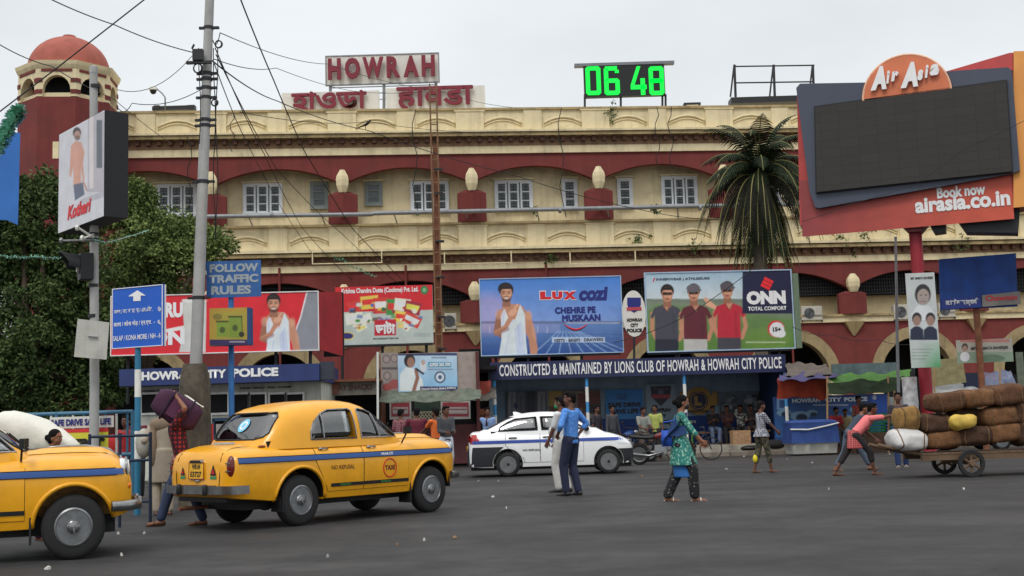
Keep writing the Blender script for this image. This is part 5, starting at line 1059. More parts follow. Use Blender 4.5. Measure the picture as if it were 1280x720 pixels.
garland('loose tinsel string between the traffic pole and the light green tree', [(118, 300, 20.4), (135, 303, 21), (160, 296, 23), (185, 288, 25)], TIN, 110, .035)
garland('tangled pale tinsel scraps hanging at the cornice left of the ladder mast', [(408, 318, 51), (430, 326, 51), (450, 338, 51), (470, 346, 51)], TIN, 160, .09)
# bird on the wire
bp_ = A(456, 161, 41.9); br = empty('bird', bp_, 'small dark bird perched on the long wire under the name boards', 'bird'); g = MB(); g.loft([ring2((-.34, 0, .0), .02, .015, 8), ring2((-.2, 0, .06), .05, .04, 8), ring2((0, 0, .12), .09, .07, 8), ring2((.12, 0, .22), .07, .06, 8), ring2((.17, 0, .27), .06, .055, 8), ring2((.2, 0, .32), .03, .03, 8)]); g.loft([ring2((.24, 0, .28), .01, .01, 6), ring2((.2, 0, .29), .025, .02, 6)]); g.tube([(.02, .02, .1), (.03, .02, -.02)], .01, 4); g.tube([(.02, -.02, .1), (.03, -.02, -.02)], .01, 4); g.build('body', BLACKP, br, smooth=True)

# ---- railings and banners at the left
def railing(label, x0, x1, Y, ztop, zs, posts, m, r=.03, bars=None):
    a = A(x0, 560, Y); b = A(x1, 560, Y); a.z = b.z = 0; R = empty('railing', a, label, 'railing', 'railings at the left kerb'); d = b-a
    for z in zs: g = MB(); g.tube([(0, 0, z), (d.x, d.y, z)], r, 8); g.build('rail', m, R, smooth=True, ang=40)
    for i in range(posts): t = i/(posts-1); g = MB(); g.tube([(d.x*t, d.y*t, 0), (d.x*t, d.y*t, ztop)], r*1.15, 8); g.build('post', m, R, smooth=True, ang=40)
    if bars:
        for i in range(bars): t = (i+.5)/bars; g = MB(); g.tube([(d.x*t, d.y*t, .15), (d.x*t, d.y*t, zs[0])], r*.6, 6); g.build('bar', WHITEP if i % 2 == 0 else m, R, smooth=True, ang=40)
    return R
railing('blue rear railing with white uprights behind the hanging banners', -25, 166, 21.4, 1.72, (1.70, .95, .3), 5, mat('teal_blue_rail', (52, 98, 124), .5, .12, 4), .035, 14)
railing('dark blue front barricade beside the man in the grey kurta', 112, 188, 17.2, 1.32, (1.28, .93, .35), 3, mat('dark_blue_rail', (24, 38, 58), .6, .12, 4), .02, 0)
B = Board(21.2, 0, 104, 'cloth_banner', 'white cloth banner reading SAFE DRIVE SAVE LIFE tied to the rear railing', 'banner')
B.slab('sheet', 62, 520.5, 142, 535, PLAST, .02); B.txt('SAFE DRIVE SAVE LIFE', 49+15, 523.5, 139, 531.8, LETB, bold=.045)
B = Board(21.15, 0, 102, 'shop_banner', 'yellow shop banner with black lettering and a red stripe, below the white banner', 'banner')
B.slab('sheet', 66, 540, 135, 564, mat('yellow_banner', (196, 190, 60), .6, .1, 3), .02); B.slab('red_stripe', 66, 536, 135, 540.6, mat('red_stripe', (196, 50, 50), .6), .02, -.004); B.txt('Bazaar', 68, 544, 132, 559, LETK, bold=.05)
B = Board(21.6, 0, 258, 'kiosk_sign', 'small red and yellow kiosk sign behind the man with the bag', 'sign'); B.slab('red_panel', 249, 530, 265, 556, mat('red_stripe', (196, 50, 50), .6), .1); B.slab('yellow_panel', 247, 537, 255, 552, mat('yellow_banner', (196, 190, 60), .6, .1, 3), .1, -.12); B.slab('notice', 257, 519, 264, 529, PLAST, .05); B.txt('RULES', 257.5, 521, 263.5, 525, LETK, bold=.04)
B = Board(22.2, 0, 280, 'bus_shelter_frame', 'blue metal kiosk frame with small notices behind the blue pole', 'kiosk'); TB = mat('dark_teal_frame', (40, 66, 84), .6, .1)
for x in (265, 298): B.slab('upright', x, 524, x+3, 600, TB, .08)
B.slab('crosspiece', 265, 522, 301, 526, TB, .1); B.slab('notice', 270, 530, 283, 556, mat('notice_paper', (150, 150, 146), .7, .3, 14), .02, .02); B.slab('backing', 268, 526, 298, 600, DARKIN, .03, .1)

# ---- litter on the road
rg = random.Random(12); LM = [mat('white_scrap', (176, 172, 166), .8, .1), mat('brown_scrap', (120, 96, 74), .8, .1), mat('grey_scrap', (130, 130, 132), .6, .1)]
lit = [(602, 588), (628, 590), (598, 602), (623, 602), (657, 618), (633, 636), (616, 622), (560, 596), (530, 676), (410, 697), (568, 673), (497, 682), (803, 596), (838, 560), (908, 587), (984, 575), (1015, 579), (1036, 612), (1112, 568), (820, 570), (930, 571), (1205, 612), (885, 578), (148, 668), (180, 668), (152, 695), (60, 712), (1085, 565), (1150, 562)]
LW = ['behind the rear wheel of the white cab', 'under the tail of the white cab', 'just left of the white cab rear wheel', 'in front of the white cab rear wheel', 'in front of the white cab rear door', 'on open road left of the policeman', 'midway between front of the near taxi and the policeman', 'beside the front bumper of the complete taxi', 'lowest of the row in the bottom centre', 'at the bottom edge below the complete taxi', 'nearest the bottom centre, rightmost of its row', 'at bottom centre, leftmost of its row', 'by the front wheel of the white cab', 'at the kerb behind the motorcycles', 'on the road before the seated men', 'at the kerb before the blue covered table', 'before the white skirt of the blue table', 'left of the pink man\'s rear foot', 'at the kerb behind the cart shafts', 'at the foot of the kerb behind the woman in green', 'before the cardboard carton', 'on open road below the cart wheel', 'between the woman in green and the checked shirt', 'below the left taxi\'s front bumper', 'right of the left taxi\'s front wheel', 'just behind the left taxi\'s front wheel', 'at the bottom left corner under the left taxi', 'at the kerb behind the pink man', 'at the kerb under the loaded cart']
for i, (px, py) in enumerate(lit):
    p = G(px, py, .004); s = rg.uniform(.014, .042)*(1+.02*max(0, p.y-25)); g = MB(); n = 6; V = [(s*rg.uniform(.5, 1)*math.cos(2*PI*j/n), s*rg.uniform(.5, 1)*.8*math.sin(2*PI*j/n), rg.uniform(.004, .03)) for j in range(n)]+[(0, 0, .04)]; g.add(V+[(x, y, 0.0) for x, y, z in V[:n]], [(j, (j+1) % n, n) for j in range(n)]+[(n+1+j, n+1+(j+1) % n, (j+1) % n, j) for j in range(n)])
    ci = rg.choice((0, 0, 1, 2)); o = g.build('paper_scrap', LM[ci], None, p, rg.uniform(0, 6)); tag(o, ('white', 'brown', 'grey')[ci]+' scrap of litter '+LW[i], 'litter', 'scraps of litter on the road')

# ================================================================ TREES
def leaves(centers, per, spread, size, seed, shape=1.0, droop=.3):
    """leaf-shaped faces gathered in clumps; returns verts, faces as arrays"""
    rs = np.random.RandomState(seed); C = np.repeat(np.array(centers), per, 0); n = len(C)
    sp_ = np.repeat(rs.uniform(.6, 1.3, len(centers)), per)[:, None]*spread
    d = rs.normal(size=(n, 3)); d /= np.linalg.norm(d, axis=1)[:, None]; P = C+d*(rs.rand(n, 1)**.45)*sp_*np.array([1, 1, .7])
    a = d*.7+rs.normal(size=(n, 3))*.7; a[:, 2] -= droop; a /= np.linalg.norm(a, axis=1)[:, None]
    b = np.cross(a, rs.normal(size=(n, 3))); b /= np.linalg.norm(b, axis=1)[:, None]; nn = np.cross(a, b)
    s = (size*rs.uniform(.6, 1.3, n))[:, None]; w = s*.28
    V = np.stack([P, P+a*s*.5+b*w+nn*w*.3, P+a*s, P+a*s*.5-b*w+nn*w*.3], 1).reshape(-1, 3)
    i = np.arange(n)*4; Fc = np.concatenate([np.stack([i, i+1, i+2], 1), np.stack([i, i+2, i+3], 1)]); return V, Fc
def npmesh(name, V, Fc, m, seed=0, per=4):
    me = bpy.data.meshes.new(name); me.vertices.add(len(V)); me.vertices.foreach_set('co', V.ravel()); k = Fc.shape[1]
    me.loops.add(len(Fc)*k); me.loops.foreach_set('vertex_index', Fc.ravel().astype(np.int32)); me.polygons.add(len(Fc)); me.polygons.foreach_set('loop_start', np.arange(len(Fc))*k)
    rs = np.random.RandomState(seed); t = np.repeat(rs.rand(len(V)//per), per); c = np.ones((len(V), 4)); c[:, 0] = t; c[:, 1] = t; c[:, 2] = t
    ca = me.color_attributes.new('Tone', 'FLOAT_COLOR', 'POINT'); ca.data.foreach_set('color', c.ravel()); me.materials.append(m); me.update(); me.validate(); return me
def leafmat(name, c0, c1, sc=.5):
    m = bpy.data.materials.new(name); m.use_nodes = True; n = m.node_tree; b = n.nodes['Principled BSDF']; a = n.nodes.new('ShaderNodeVertexColor'); a.layer_name = 'Tone'
    t = n.nodes.new('ShaderNodeTexCoord'); z = n.nodes.new('ShaderNodeTexNoise'); z.inputs['Scale'].default_value = sc; n.links.new(t.outputs['Object'], z.inputs[0])
    q = n.nodes.new('ShaderNodeMath'); q.operation = 'MULTIPLY_ADD'; n.links.new(a.outputs[0], q.inputs[0]); q.inputs[1].default_value = .55; n.links.new(z.outputs[0], q.inputs[2])
    r = n.nodes.new('ShaderNodeMapRange'); r.inputs[1].default_value = .35; r.inputs[2].default_value = 1.15; n.links.new(q.outputs[0], r.inputs[0])
    x = n.nodes.new('ShaderNodeMix'); x.data_type = 'RGBA'; n.links.new(r.outputs[0], x.inputs[0]); x.inputs[6].default_value = (*c0, 1); x.inputs[7].default_value = (*c1, 1); n.links.new(x.outputs[2], b.inputs['Base Color'])
    b.inputs['Roughness'].default_value = .7; b.inputs['Specular IOR Level'].default_value = .15; b.inputs['Transmission Weight'].default_value = 0; return m
BARK = mat('grey_brown_bark', (92, 80, 68), .95, .25, 3, .8, 14)
def tree(label, px, Y, blobs, m, per, nc, seed, size=.15, spread=.42):
    b0 = A(px, 560, Y); b0.z = 0; t = empty('leafy_tree', b0, label, 'tree', 'street trees at the left'); rg = random.Random(seed); cs = []
    tot = sum(r[0]*r[1] for _, r in [((0,), (bl[2], bl[3])) for bl in blobs])
    for (x, y, rx, rz, dy) in blobs:
        c = A(x, y, Y+dy)-b0; k = int(nc*rx*rz/tot)+1; kx, kz = rx*Y/FPX, rz*Y/FPX
        for _ in range(k):
            d = Vector((rg.gauss(0, 1), rg.gauss(0, 1), rg.gauss(0, 1))).normalized()*rg.random()**.4; cs.append(tuple(c+Vector((d.x*kx, d.y*kx*.8, d.z*kz))))
    V, Fc = leaves(cs, per, spread, size, seed); o = link('crown', npmesh('crown', V, Fc, m, seed), t); tag(o, kind='stuff')
    g = MB(); hub = A(px, 470, Y)-b0; g.tube([(0, 0, 0), (.05, 0, hub.z*.5), hub], [.32, .25, .2], 10); g.build('trunk', BARK, t, smooth=True)
    for bl in blobs:
        c = A(bl[0], bl[1], Y+bl[4])-b0; mdl = hub.lerp(c, .5)+Vector((rg.uniform(-.3, .3), rg.uniform(-.3, .3), .2)); g = MB(); g.tube([hub, mdl, c], [.15, .09, .04], 7); g.build('limb', BARK, t, smooth=True)
    return t
LD = leafmat('dark_broadleaf', (.022, .044, .016), (.105, .155, .048)); LM_ = leafmat('mid_green_leaf', (.042, .076, .022), (.215, .275, .085), .8)
tree('dense dark broad-leaved tree filling the left edge behind the box sign', 40, 36.5, [(30, 270, 62, 55, 0), (10, 330, 70, 60, 1), (80, 340, 50, 60, .5), (30, 410, 80, 60, 0), (95, 430, 60, 60, 1), (50, 240, 26, 24, 0), (15, 480, 60, 50, 0), (110, 480, 50, 40, 1), (-10, 520, 60, 30, 0), (60, 525, 50, 26, 0)], LD, 130, 560, 3, .145, .42)
tree('lighter green leafy tree between the traffic pole and the utility pole', 180, 39.5, [(195, 315, 62, 45, 0), (230, 300, 45, 35, 1), (165, 270, 28, 40, 0), (175, 350, 60, 40, .5), (262, 305, 30, 24, 0), (200, 390, 60, 45, 1), (150, 400, 45, 50, 0), (172, 240, 14, 20, 0), (178, 262, 22, 22, 0), (118, 270, 20, 40, 0), (140, 460, 50, 40, 1)], LM_, 130, 440, 5, .13, .42)
# palm
pb = A(955, 500, 44); pb.z = 0; PT = empty('palm_tree', pb, 'tall feathery palm in front of the station, its crown above the polo shirt billboard', 'palm tree')
hub = A(950, 222, 44)-pb; hub.y = 0
g = MB(); K = 26; g.tube([(hub.x*(i/K)**2+.0, 0, hub.z*i/K) for i in range(K+1)], [.30-.08*i/K+(.015 if i % 2 else 0) for i in range(K+1)], 12); g.build('trunk', mat('ringed_palm_trunk', (96, 88, 76), .9, .2, 4, .5, 20), PT, smooth=True, ang=60)
PLM = leafmat('palm_leaf', (.010, .020, .010), (.026, .040, .018), .8); PLD = leafmat('dead_palm_leaf', (.012, .014, .010), (.030, .030, .020), .8)
rg = random.Random(9)
NF = 88
for k in range(NF):
    old = k >= 30
    az = k*2.39996+rg.uniform(-.2, .2); hg = old and k % 2 == 0; el = (1.4-1.25*k/30) if not old else rg.uniform(-1.15, -.6) if hg else rg.uniform(-.4, .5); L = rg.uniform(2.5, 3.3) if not old else rg.uniform(3.4, 4.2)*(1 if hg else .95)
    n = 15; P = [Vector((hub.x, 0, hub.z+(.2 if not old else -.05)))]; d = Vector((math.cos(az)*math.cos(el), math.sin(az)*math.cos(el), math.sin(el)))
    for i in range(n): P.append(P[-1]+d*(L/n)); d = (d+Vector((0, 0, -.15 if not old else rg.uniform(-.26, -.15)))*(1 if d.z > -.97 else .1)).normalized()
    rs = []; fs = []
    for i in range(1, n+1):
        for j in range(2):
            p = P[i-1].lerp(P[i], j*.5); ax = (P[i]-P[i-1]).normalized(); sd_ = ax.cross(Vector((0, 0, 1)))
            sd_ = sd_.normalized() if sd_.length > .05 else Vector((math.sin(az), -math.cos(az), 0)); ll = (.80*math.sin(PI*min(.97, (i+j*.5)/n*.85+.12)))*rg.uniform(.8, 1.1)
            for s in (-1, 1):
                q = (sd_*s*.8+ax*.55+Vector((0, 0, -.35 if not old else -.9))).normalized(); e = p+q*ll*.55; e2 = e+(q+Vector((0, 0, -.6))).normalized()*ll*.45; w = ax*.034
                b = len(rs); rs += [p-w, p+w, e+w*.9, e-w*.9, e2]; rs += [p]*0; fs += [(b, b+1, b+2), (b, b+2, b+3), (b+3, b+2, b+4)]
    V = np.array([tuple(v) for v in rs]); me = npmesh('frond', V, np.array(fs), PLD if old and k % 2 else PLM, k, 5)
    o = link('frond', me, PT); g = MB(); g.tube(P, [.03-.022*i/n for i in range(n+1)], 5); g.build('rachis', mat('palm_rachis', (120, 116, 70), .8), o, smooth=True)
# weeds rooted in the cornices
def weed(px, py, off, s, seed, label):
    u, z = FP.L(px, py, off); b = FP.W(u, off, z); rg = random.Random(seed); cs = [(rg.gauss(0, s*.4), rg.gauss(0, .06), rg.gauss(.0, s*.45)) for _ in range(9)]
    V, Fc = leaves(cs, 9, s*.3, .13, seed); o = link('weed', npmesh('weed', V, Fc, LD, seed), None, b); tag(o, label, 'plant', 'weeds on the cornices')
weed(764, 143, -.15, .5, 1, 'small green weed growing from the roof parapet right of the clock'); weed(800, 297, -.15, .4, 2, 'weed rooted in the balcony parapet above the oval police sign'); weed(868, 305, -.45, .4, 3, 'weed on the lower cornice left of the palm'); weed(817, 260, .1, .25, 4, 'small tuft on the balcony ledge under the open window')
weed(1085, 297, -.4, .6, 5, 'weed clump on the cornice below the LED billboard, left of its column'); weed(1205, 302, -.5, .5, 6, 'weed clump on the cornice right of the red column'); weed(668, 262, .1, .25, 7, 'small tuft beside the pipe under the wide middle window'); weed(1050, 300, -.4, .5, 8, 'weed clump on the cornice just right of the palm'); weed(690, 322, -.45, .25, 9, 'tiny dry weed under the lower cornice above the blue billboard')
# ================================================================ CARS
TYRE = mat('tyre_rubber', (34, 34, 35), .85, .15, 6, .2, 60); CHROME = mat('dull_chrome', (150, 150, 150), .26, .25, 8, metal=.95, k=1.0); STEELW = mat('silver_wheel_paint', (128, 130, 132), .38, .25, 10, metal=.7, k=1.0)
CARGL = mat('tinted_car_glass', (60, 66, 70), .04, 0, spec=.8, trans=.0); CARIN = mat('car_interior', (26, 24, 24), .9, .2, 5); SHUT = mat('shut_line', (40, 26, 14), .8, 0)
def clearglass():
    m = bpy.data.materials.new('clear_car_glass'); m.use_nodes = True; n = m.node_tree; n.nodes.clear(); o = n.nodes.new('ShaderNodeOutputMaterial'); x = n.nodes.new('ShaderNodeMixShader'); t = n.nodes.new('ShaderNodeBsdfTransparent'); t.inputs[0].default_value = (.62, .66, .66, 1); g = n.nodes.new('ShaderNodeBsdfGlossy'); g.inputs['Roughness'].default_value = .03; g.inputs[0].default_value = (1, 1, 1, 1)
    f = n.nodes.new('ShaderNodeFresnel'); f.inputs[0].default_value = 1.75; mx = n.nodes.new('ShaderNodeMath'); mx.operation = 'MAXIMUM'; mx.inputs[1].default_value = .20; n.links.new(f.outputs[0], mx.inputs[0]); n.links.new(mx.outputs[0], x.inputs[0]); n.links.new(t.outputs[0], x.inputs[1]); n.links.new(g.outputs[0], x.inputs[2]); n.links.new(x.outputs[0], o.inputs[0]); return m
GLASS = clearglass()
def itp(x, tab, k): 
    xs = [t[0] for t in tab]; ys = [t[k] for t in tab]; i = max(0, min(len(xs)-2, int(np.searchsorted(xs, x))-1)); t = min(1, max(0, (x-xs[i])/(xs[i+1]-xs[i])))
    m0 = (ys[i+1]-ys[i-1])/(xs[i+1]-xs[i-1]) if i > 0 else (ys[1]-ys[0])/(xs[1]-xs[0]); m1 = (ys[i+2]-ys[i])/(xs[i+2]-xs[i]) if i < len(xs)-2 else (ys[-1]-ys[-2])/(xs[-1]-xs[-2])
    h = xs[i+1]-xs[i]; return (2*t**3-3*t**2+1)*ys[i]+(t**3-2*t**2+t)*h*m0+(-2*t**3+3*t**2)*ys[i+1]+(t**3-t**2)*h*m1
def ss(a, b, x): t = min(1, max(0, (x-a)/(b-a))); return t*t*(3-2*t)
class Car:
    """local frame: x forward from the rear axle, y to the left, z up"""
    def __init__(s, sp): s.sp = sp; s.make()
    def body_ring(s, x):
        sp = s.sp; w, zt, zb = (itp(x, sp['body'], k) for k in (1, 2, 3)); zm = sp.get('zmid', .66); zm = min(zm, zt-.06); R = []
        n = sp.get('npow', 3.6); N = 22
        for j in range(N+1):                        # right top centre to the widest point
            a = PI/2*j/N; y = w*abs(math.sin(a))**(2/n); z = zm+(zt-zm)*abs(math.cos(a))**(2/n); R.append((y, z))
        for t in (.3, .6, .85, .97, 1): R.append((w-(sp.get('tuck', .05))*t**2-(.04 if t == 1 else 0), zm+(zb-zm)*t))
        hood = sp['bulge'](x) if 'bulge' in sp else 0
        out = []
        for y, z in R:
            if hood and z > zm: z += hood*(1-ss(sp['bw']-.06, sp['bw']+.05, y))
            out.append((y, z))
        ring = [(x, y, z) for y, z in out]+[(x, -y, z) for y, z in reversed(out[1:])]
        return ring
    def cab_ring(s, x, ins=0.0):
        sp = s.sp; wb, zr, zb = (itp(x, sp['cab'], k) for k in (1, 2, 3)); zb -= .04; zr = max(zr, zb+.05); n = sp.get('cpow', 4.5); wr = wb*sp.get('tumble', .84)
        N = 20; R = []; h = zr-zb
        for j in range(N+1):
            a = PI/2*j/N; t = abs(math.cos(a))**(2/n); u = abs(math.sin(a))**(2/n); R.append(((wb+(wr-wb)*min(1, t)**1.3)*u, zb+h*t))
        R = [(max(0, y-ins), z-ins if z > zb+.02 else z-ins*.8) for y, z in R]
        return [(x, y, z) for y, z in R]+[(x, -y, z) for y, z in reversed(R[1:])]
    def make(s):
        sp = s.sp; xs = sp['bx']; g = MB(); g.loft([s.body_ring(x) for x in xs]); body = g.mesh('body')
        xs2 = sp['cx']; g = MB(); g.loft([s.cab_ring(x) for x in xs2]); outer = g.mesh('o'); 
        def inner(i): g = MB(); g.loft([s.cab_ring(min(max(x, xs2[0]+i*1.6), xs2[-1]-i*1.6), i) for x in xs2 if True]); return g.mesh('i')
        # wheel arches
        for ax in (0, sp['wb']):
            for sd in (-1, 1):
                g = MB(); r = sp['arch']; P = [(ax+r*math.cos(2*PI*i/28), sp['wr']+.02+r*math.sin(2*PI*i/28)*(1.0)) for i in range(28)]; g.prism(P, sd*.42, sd*1.2); body = boolean(body, g.mesh('c'))
        s.bvh_full = s.tree(body)
        shell = boolean(outer, inner(.035)); s.cabtree = s.tree(outer)
        thin = boolean(inner(.012), inner(.018))
        def prism_set(a=0.0):
            R = []
            for P in sp['side']:
                for sd in (-1, 1): g = MB(); g.prism(P, sd*.3, sd*1.2); R.append(g.mesh('p'))
            return R
        s.panes = []
        cut = shell
        for me in prism_set(): cut = boolean(cut, me); s.panes.append(boolean(thin, me, 'INTERSECT'))
        for P, x0, x1 in sp['ends']:
            g = MB(); g.prism(P, x0, x1, 'x'); me = g.mesh('p'); cut = boolean(cut, me); s.panes.append(boolean(thin, me, 'INTERSECT'))
        s.body, s.cab = body, cut
        for me in (body, cut): me.polygons.foreach_set('use_smooth', [True]*len(me.polygons)); me.set_sharp_from_angle(angle=math.radians(38))
    def tree(s, me):
        return BVHTree.FromPolygons([v.co.copy() for v in me.vertices], [tuple(p.vertices) for p in me.polygons])
    def side_y(s, x, z, sd=-1, cab=False):
        T = s.cabtree if cab else s.bvh_full; h = T.ray_cast(Vector((x, sd*2, z)), Vector((0, -sd, 0)), 2); return h[0].y if h[0] else None
    def side_patch(s, xf0, xf1, z0, z1, nx, nz, sd=-1, off=.004, m=None, name='door', cab=False):
        """thin skin following the flank, between x = xf0(z) and xf1(z)"""
        g = MB(); V = []; last = -.8*sd*-1
        for j in range(nz+1):
            z = z0(0)+(z1(0)-z0(0))*j/nz if False else None
        for j in range(nz+1):
            t = j/nz
            for i in range(nx+1):
                u = i/nx; zz = z0+(z1-z0)*t; a, b = (xf0(zz) if callable(xf0) else xf0), (xf1(zz) if callable(xf1) else xf1); x = a+(b-a)*u; y = s.side_y(x, zz, sd, cab)
                if y is None: y = last
                last = y; V.append((x, y+sd*off, zz))
        n = len(V); f = [(j*(nx+1)+i, j*(nx+1)+i+1, (j+1)*(nx+1)+i+1, (j+1)*(nx+1)+i) for j in range(nz) for i in range(nx)]
        if sd > 0: f = [q[::-1] for q in f]
        g.add(V, f); g.add([(x, y-sd*(off+.004), z) for x, y, z in V], [q[::-1] for q in f])
        edge = [i for i in range(nx)]+[nx+j*(nx+1) for j in range(nz)]+[nz*(nx+1)+nx-i for i in range(nx)]+[(nz-j)*(nx+1) for j in range(nz)]
        for a, b in zip(edge, edge[1:]+edge[:1]): g.f.append((a, b, b+n, a+n))
        me = bpy.data.meshes.new(name); me.from_pydata(g.v, [], g.f); me.materials.append(m); me.polygons.foreach_set('use_smooth', [True]*len(me.polygons)); me.set_sharp_from_angle(angle=math.radians(50)); me.update(); return me
    def side_line(s, pts, r, sd=-1, off=0.0, cab=False):
        P = []
        for (x0, z0), (x1, z1) in zip(pts, pts[1:]):
            for k in range(6):
                t = k/6; x, z = x0+(x1-x0)*t, z0+(z1-z0)*t; y = s.side_y(x, z, sd, cab)
                if y is not None: P.append((x, y+sd*off, z))
        x, z = pts[-1]; y = s.side_y(x, z, sd, cab)
        if y is not None: P.append((x, y+sd*off, z))
        g = MB(); g.tube(P, r, 5); return g
    def side_text(s, t, x0, x1, z0, z1, m, sd=-1, bold=.03, off=.008, name='lettering'):
        me = textmesh(t, bold, 0, (x0, x1, z0, z1))
        for v in me.vertices:
            x = v.co.x if sd < 0 else x0+x1-v.co.x; y = s.side_y(x, v.co.z, sd) or sd*.8; v.co = (x, y+sd*off, v.co.z)
        me.materials.append(m); return me
def wheel(sp, parent, x, sd, kind):
    r = sp['wr']; w = .17; yc = sd*(sp['track']/2); RR = .145 if kind == 'steel' else .105; g = MB(); o = lambda h: sd*h
    prof = [(r-RR, -w/2), (r-.05, -w/2-.01), (r-.005, -w/2+.02), (r, -w*.2), (r, w*.2), (r-.005, w/2-.02), (r-.05, w/2+.01), (r-RR, w/2)]
    g.lathe([(a, o(h)) for a, h in prof], 36, (0, 0, 0), 'y'); T = g.build('wheel', TYRE, parent, (x, yc, r), smooth=True, ang=50); T.rotation_euler = (0, random.uniform(0, 6), 0)
    R = r-RR
    if kind == 'steel':
        g = MB(); g.lathe([(R+.012, o(w/2+.008)), (R-.005, o(w/2+.018)), (R-.025, o(w/2-.02)), (R*.72, o(w/2-.045)), (R*.62, o(w/2-.008)), (R*.5, o(w/2-.02)), (R*.47, o(w/2-.03)), (.01, o(w/2-.03)), (.01, -o(.03)), (R+.012, -o(.03))], 36, (0, 0, 0), 'y'); g.build('rim', STEELW, T, smooth=True, ang=35)
        g = MB(); g.lathe([(R*.47, o(w/2-.03)), (R*.45, o(w/2+.0)), (R*.33, o(w/2+.022)), (R*.15, o(w/2+.03)), (.003, o(w/2+.031))], 28, (0, 0, 0), 'y'); g.build('hub_cap', CHROME, T, smooth=True, ang=50)
        g = MB()
        for k in range(10): a = 2*PI*k/10; q = R*.80; g.cbox((q*math.cos(a), o(w/2-.030), q*math.sin(a)), (.035, .03, .035))
        g.build('rim_slot', BLACKP, T)['kind'] = 'stuff'
        if sp.get('star'):
            g = MB(); yy = o(w/2+.036)
            for k in range(3):
                a = PI/2+2*PI*k/3; b = a+.5; c = a-.5; rr = R*.36; q = R*.07
                g.loft([[(q*math.cos(b), yy-o(.003), q*math.sin(b)), (q*math.cos(a+PI), yy-o(.003), q*math.sin(a+PI)), (q*math.cos(c), yy-o(.003), q*math.sin(c))], [(rr*math.cos(a)+.002, yy, rr*math.sin(a)), (rr*math.cos(a), yy+o(.002), rr*math.sin(a)-.002), (rr*math.cos(a)-.002, yy, rr*math.sin(a))]])
            g.tube([(R*.37*math.cos(2*PI*j/24), yy, R*.37*math.sin(2*PI*j/24)) for j in range(25)], .004, 5, cap=False); g.build('star_badge', CHROME, T)
    else:
        g = MB(); g.lathe([(R+.01, o(w/2+.005)), (R-.02, o(w/2+.0)), (R*.82, o(w/2-.045)), (R*.5, o(w/2-.03)), (R*.4, o(w/2-.01)), (.003, o(w/2-.005)), (.003, -o(.03)), (R+.01, -o(.03))], 32, (0, 0, 0), 'y'); g.build('rim', STEELW, T, smooth=True, ang=35)
        for k in range(8): a = 2*PI*k/8; g = MB(); g.cbox((R*.66*math.cos(a), o(w/2-.032), R*.66*math.sin(a)), (.035, .02, .035)); g.build('rim_hole', BLACKP, T)
        g = MB(); g.lathe([(R*.22, o(w/2-.01)), (R*.18, o(w/2+.012)), (.003, o(w/2+.014))], 14, (0, 0, 0), 'y'); g.build('hub_cap', BLACKP, T, smooth=True, ang=40)
    return T
# ---- the round-backed yellow taxi
YEL = mat('taxi_yellow_paint', (226, 154, 14), .34, .07, 2, spec=.5, coat=.35, dirt=(110, 74, 26, .25), k=1.2)
BLS = mat('taxi_blue_stripe', (32, 70, 128), .35, .05, 3, coat=.3)
amb = dict(wb=2.464, wr=.33, arch=.405, track=1.40, zmid=.70, npow=4.2, tuck=.05, cpow=5.0, tumble=.84, bw=.42, star=True,
  body=[(-1.10, .58, .84, .46), (-1.06, .68, .95, .43), (-.97, .75, 1.03, .40), (-.75, .79, 1.055, .38), (-.4, .805, 1.07, .34), (0, .825, 1.07, .33), (.6, .83, 1.07, .32), (1.4, .83, 1.07, .32), (1.9, .825, 1.07, .32), (2.2, .82, 1.08, .33), (2.6, .81, 1.08, .38), (2.85, .79, 1.06, .40), (2.97, .75, .99, .42), (3.04, .68, .88, .46), (3.07, .58, .76, .50)],
  bulge=lambda x: .055*ss(1.6, 2.2, x)*(1-ss(2.7, 3.0, x))+.03*(1-ss(-.95, -.6, -abs(x) if x < 0 else 0))*0+(.02*ss(-1.0, -.8, x)*(1-ss(-.3, 0, x))),
  cab=[(-.56, .54, 1.04, 1.04), (-.49, .63, 1.15, 1.04), (-.36, .71, 1.32, 1.04), (-.22, .745, 1.47, 1.04), (-.03, .755, 1.56, 1.04), (.35, .76, 1.62, 1.04), (.7, .76, 1.64, 1.04), (1.05, .755, 1.63, 1.04), (1.35, .745, 1.57, 1.04), (1.6, .73, 1.42, 1.04), (1.85, .71, 1.24, 1.03), (2.02, .68, 1.05, 1.02)],
  side=[[(.22, 1.11), (.23, 1.22), (.30, 1.34), (.45, 1.45), (.60, 1.50), (.98, 1.51), (1.03, 1.48), (1.05, 1.11)], [(1.14, 1.11), (1.13, 1.48), (1.17, 1.51), (1.32, 1.49), (1.48, 1.42), (1.66, 1.30), (1.88, 1.11)]],
  ends=[([(-.42, 1.13), (.42, 1.13), (.55, 1.155), (.60, 1.21), (.57, 1.41), (.50, 1.475), (-.50, 1.475), (-.57, 1.41), (-.60, 1.21), (-.55, 1.155)], -1.2, .2), ([(-.56, 1.11), (.56, 1.11), (.61, 1.17), (.57, 1.44), (.46, 1.47), (-.46, 1.47), (-.57, 1.44), (-.61, 1.17)], 1.36, 2.3)],
  bx=[-1.10, -1.085, -1.06, -1.02, -.97, -.9, -.8, -.65, -.5, -.3, 0, .3, .7, 1.1, 1.5, 1.7, 1.85, 2.0, 2.15, 2.3, 2.45, 2.6, 2.75, 2.85, 2.92, 2.99, 3.02, 3.04, 3.06, 3.07],
  cx=[-.56, -.53, -.49, -.43, -.36, -.29, -.22, -.13, -.03, .17, .35, .52, .7, .88, 1.05, 1.2, 1.35, 1.48, 1.6, 1.73, 1.85, 1.94, 2.02])
AMB = Car(amb)
def person_bust(parent, loc, col, skin, rz=0.0):
    """driver or passenger seen through the glass: shoulders, neck and head"""
    pass
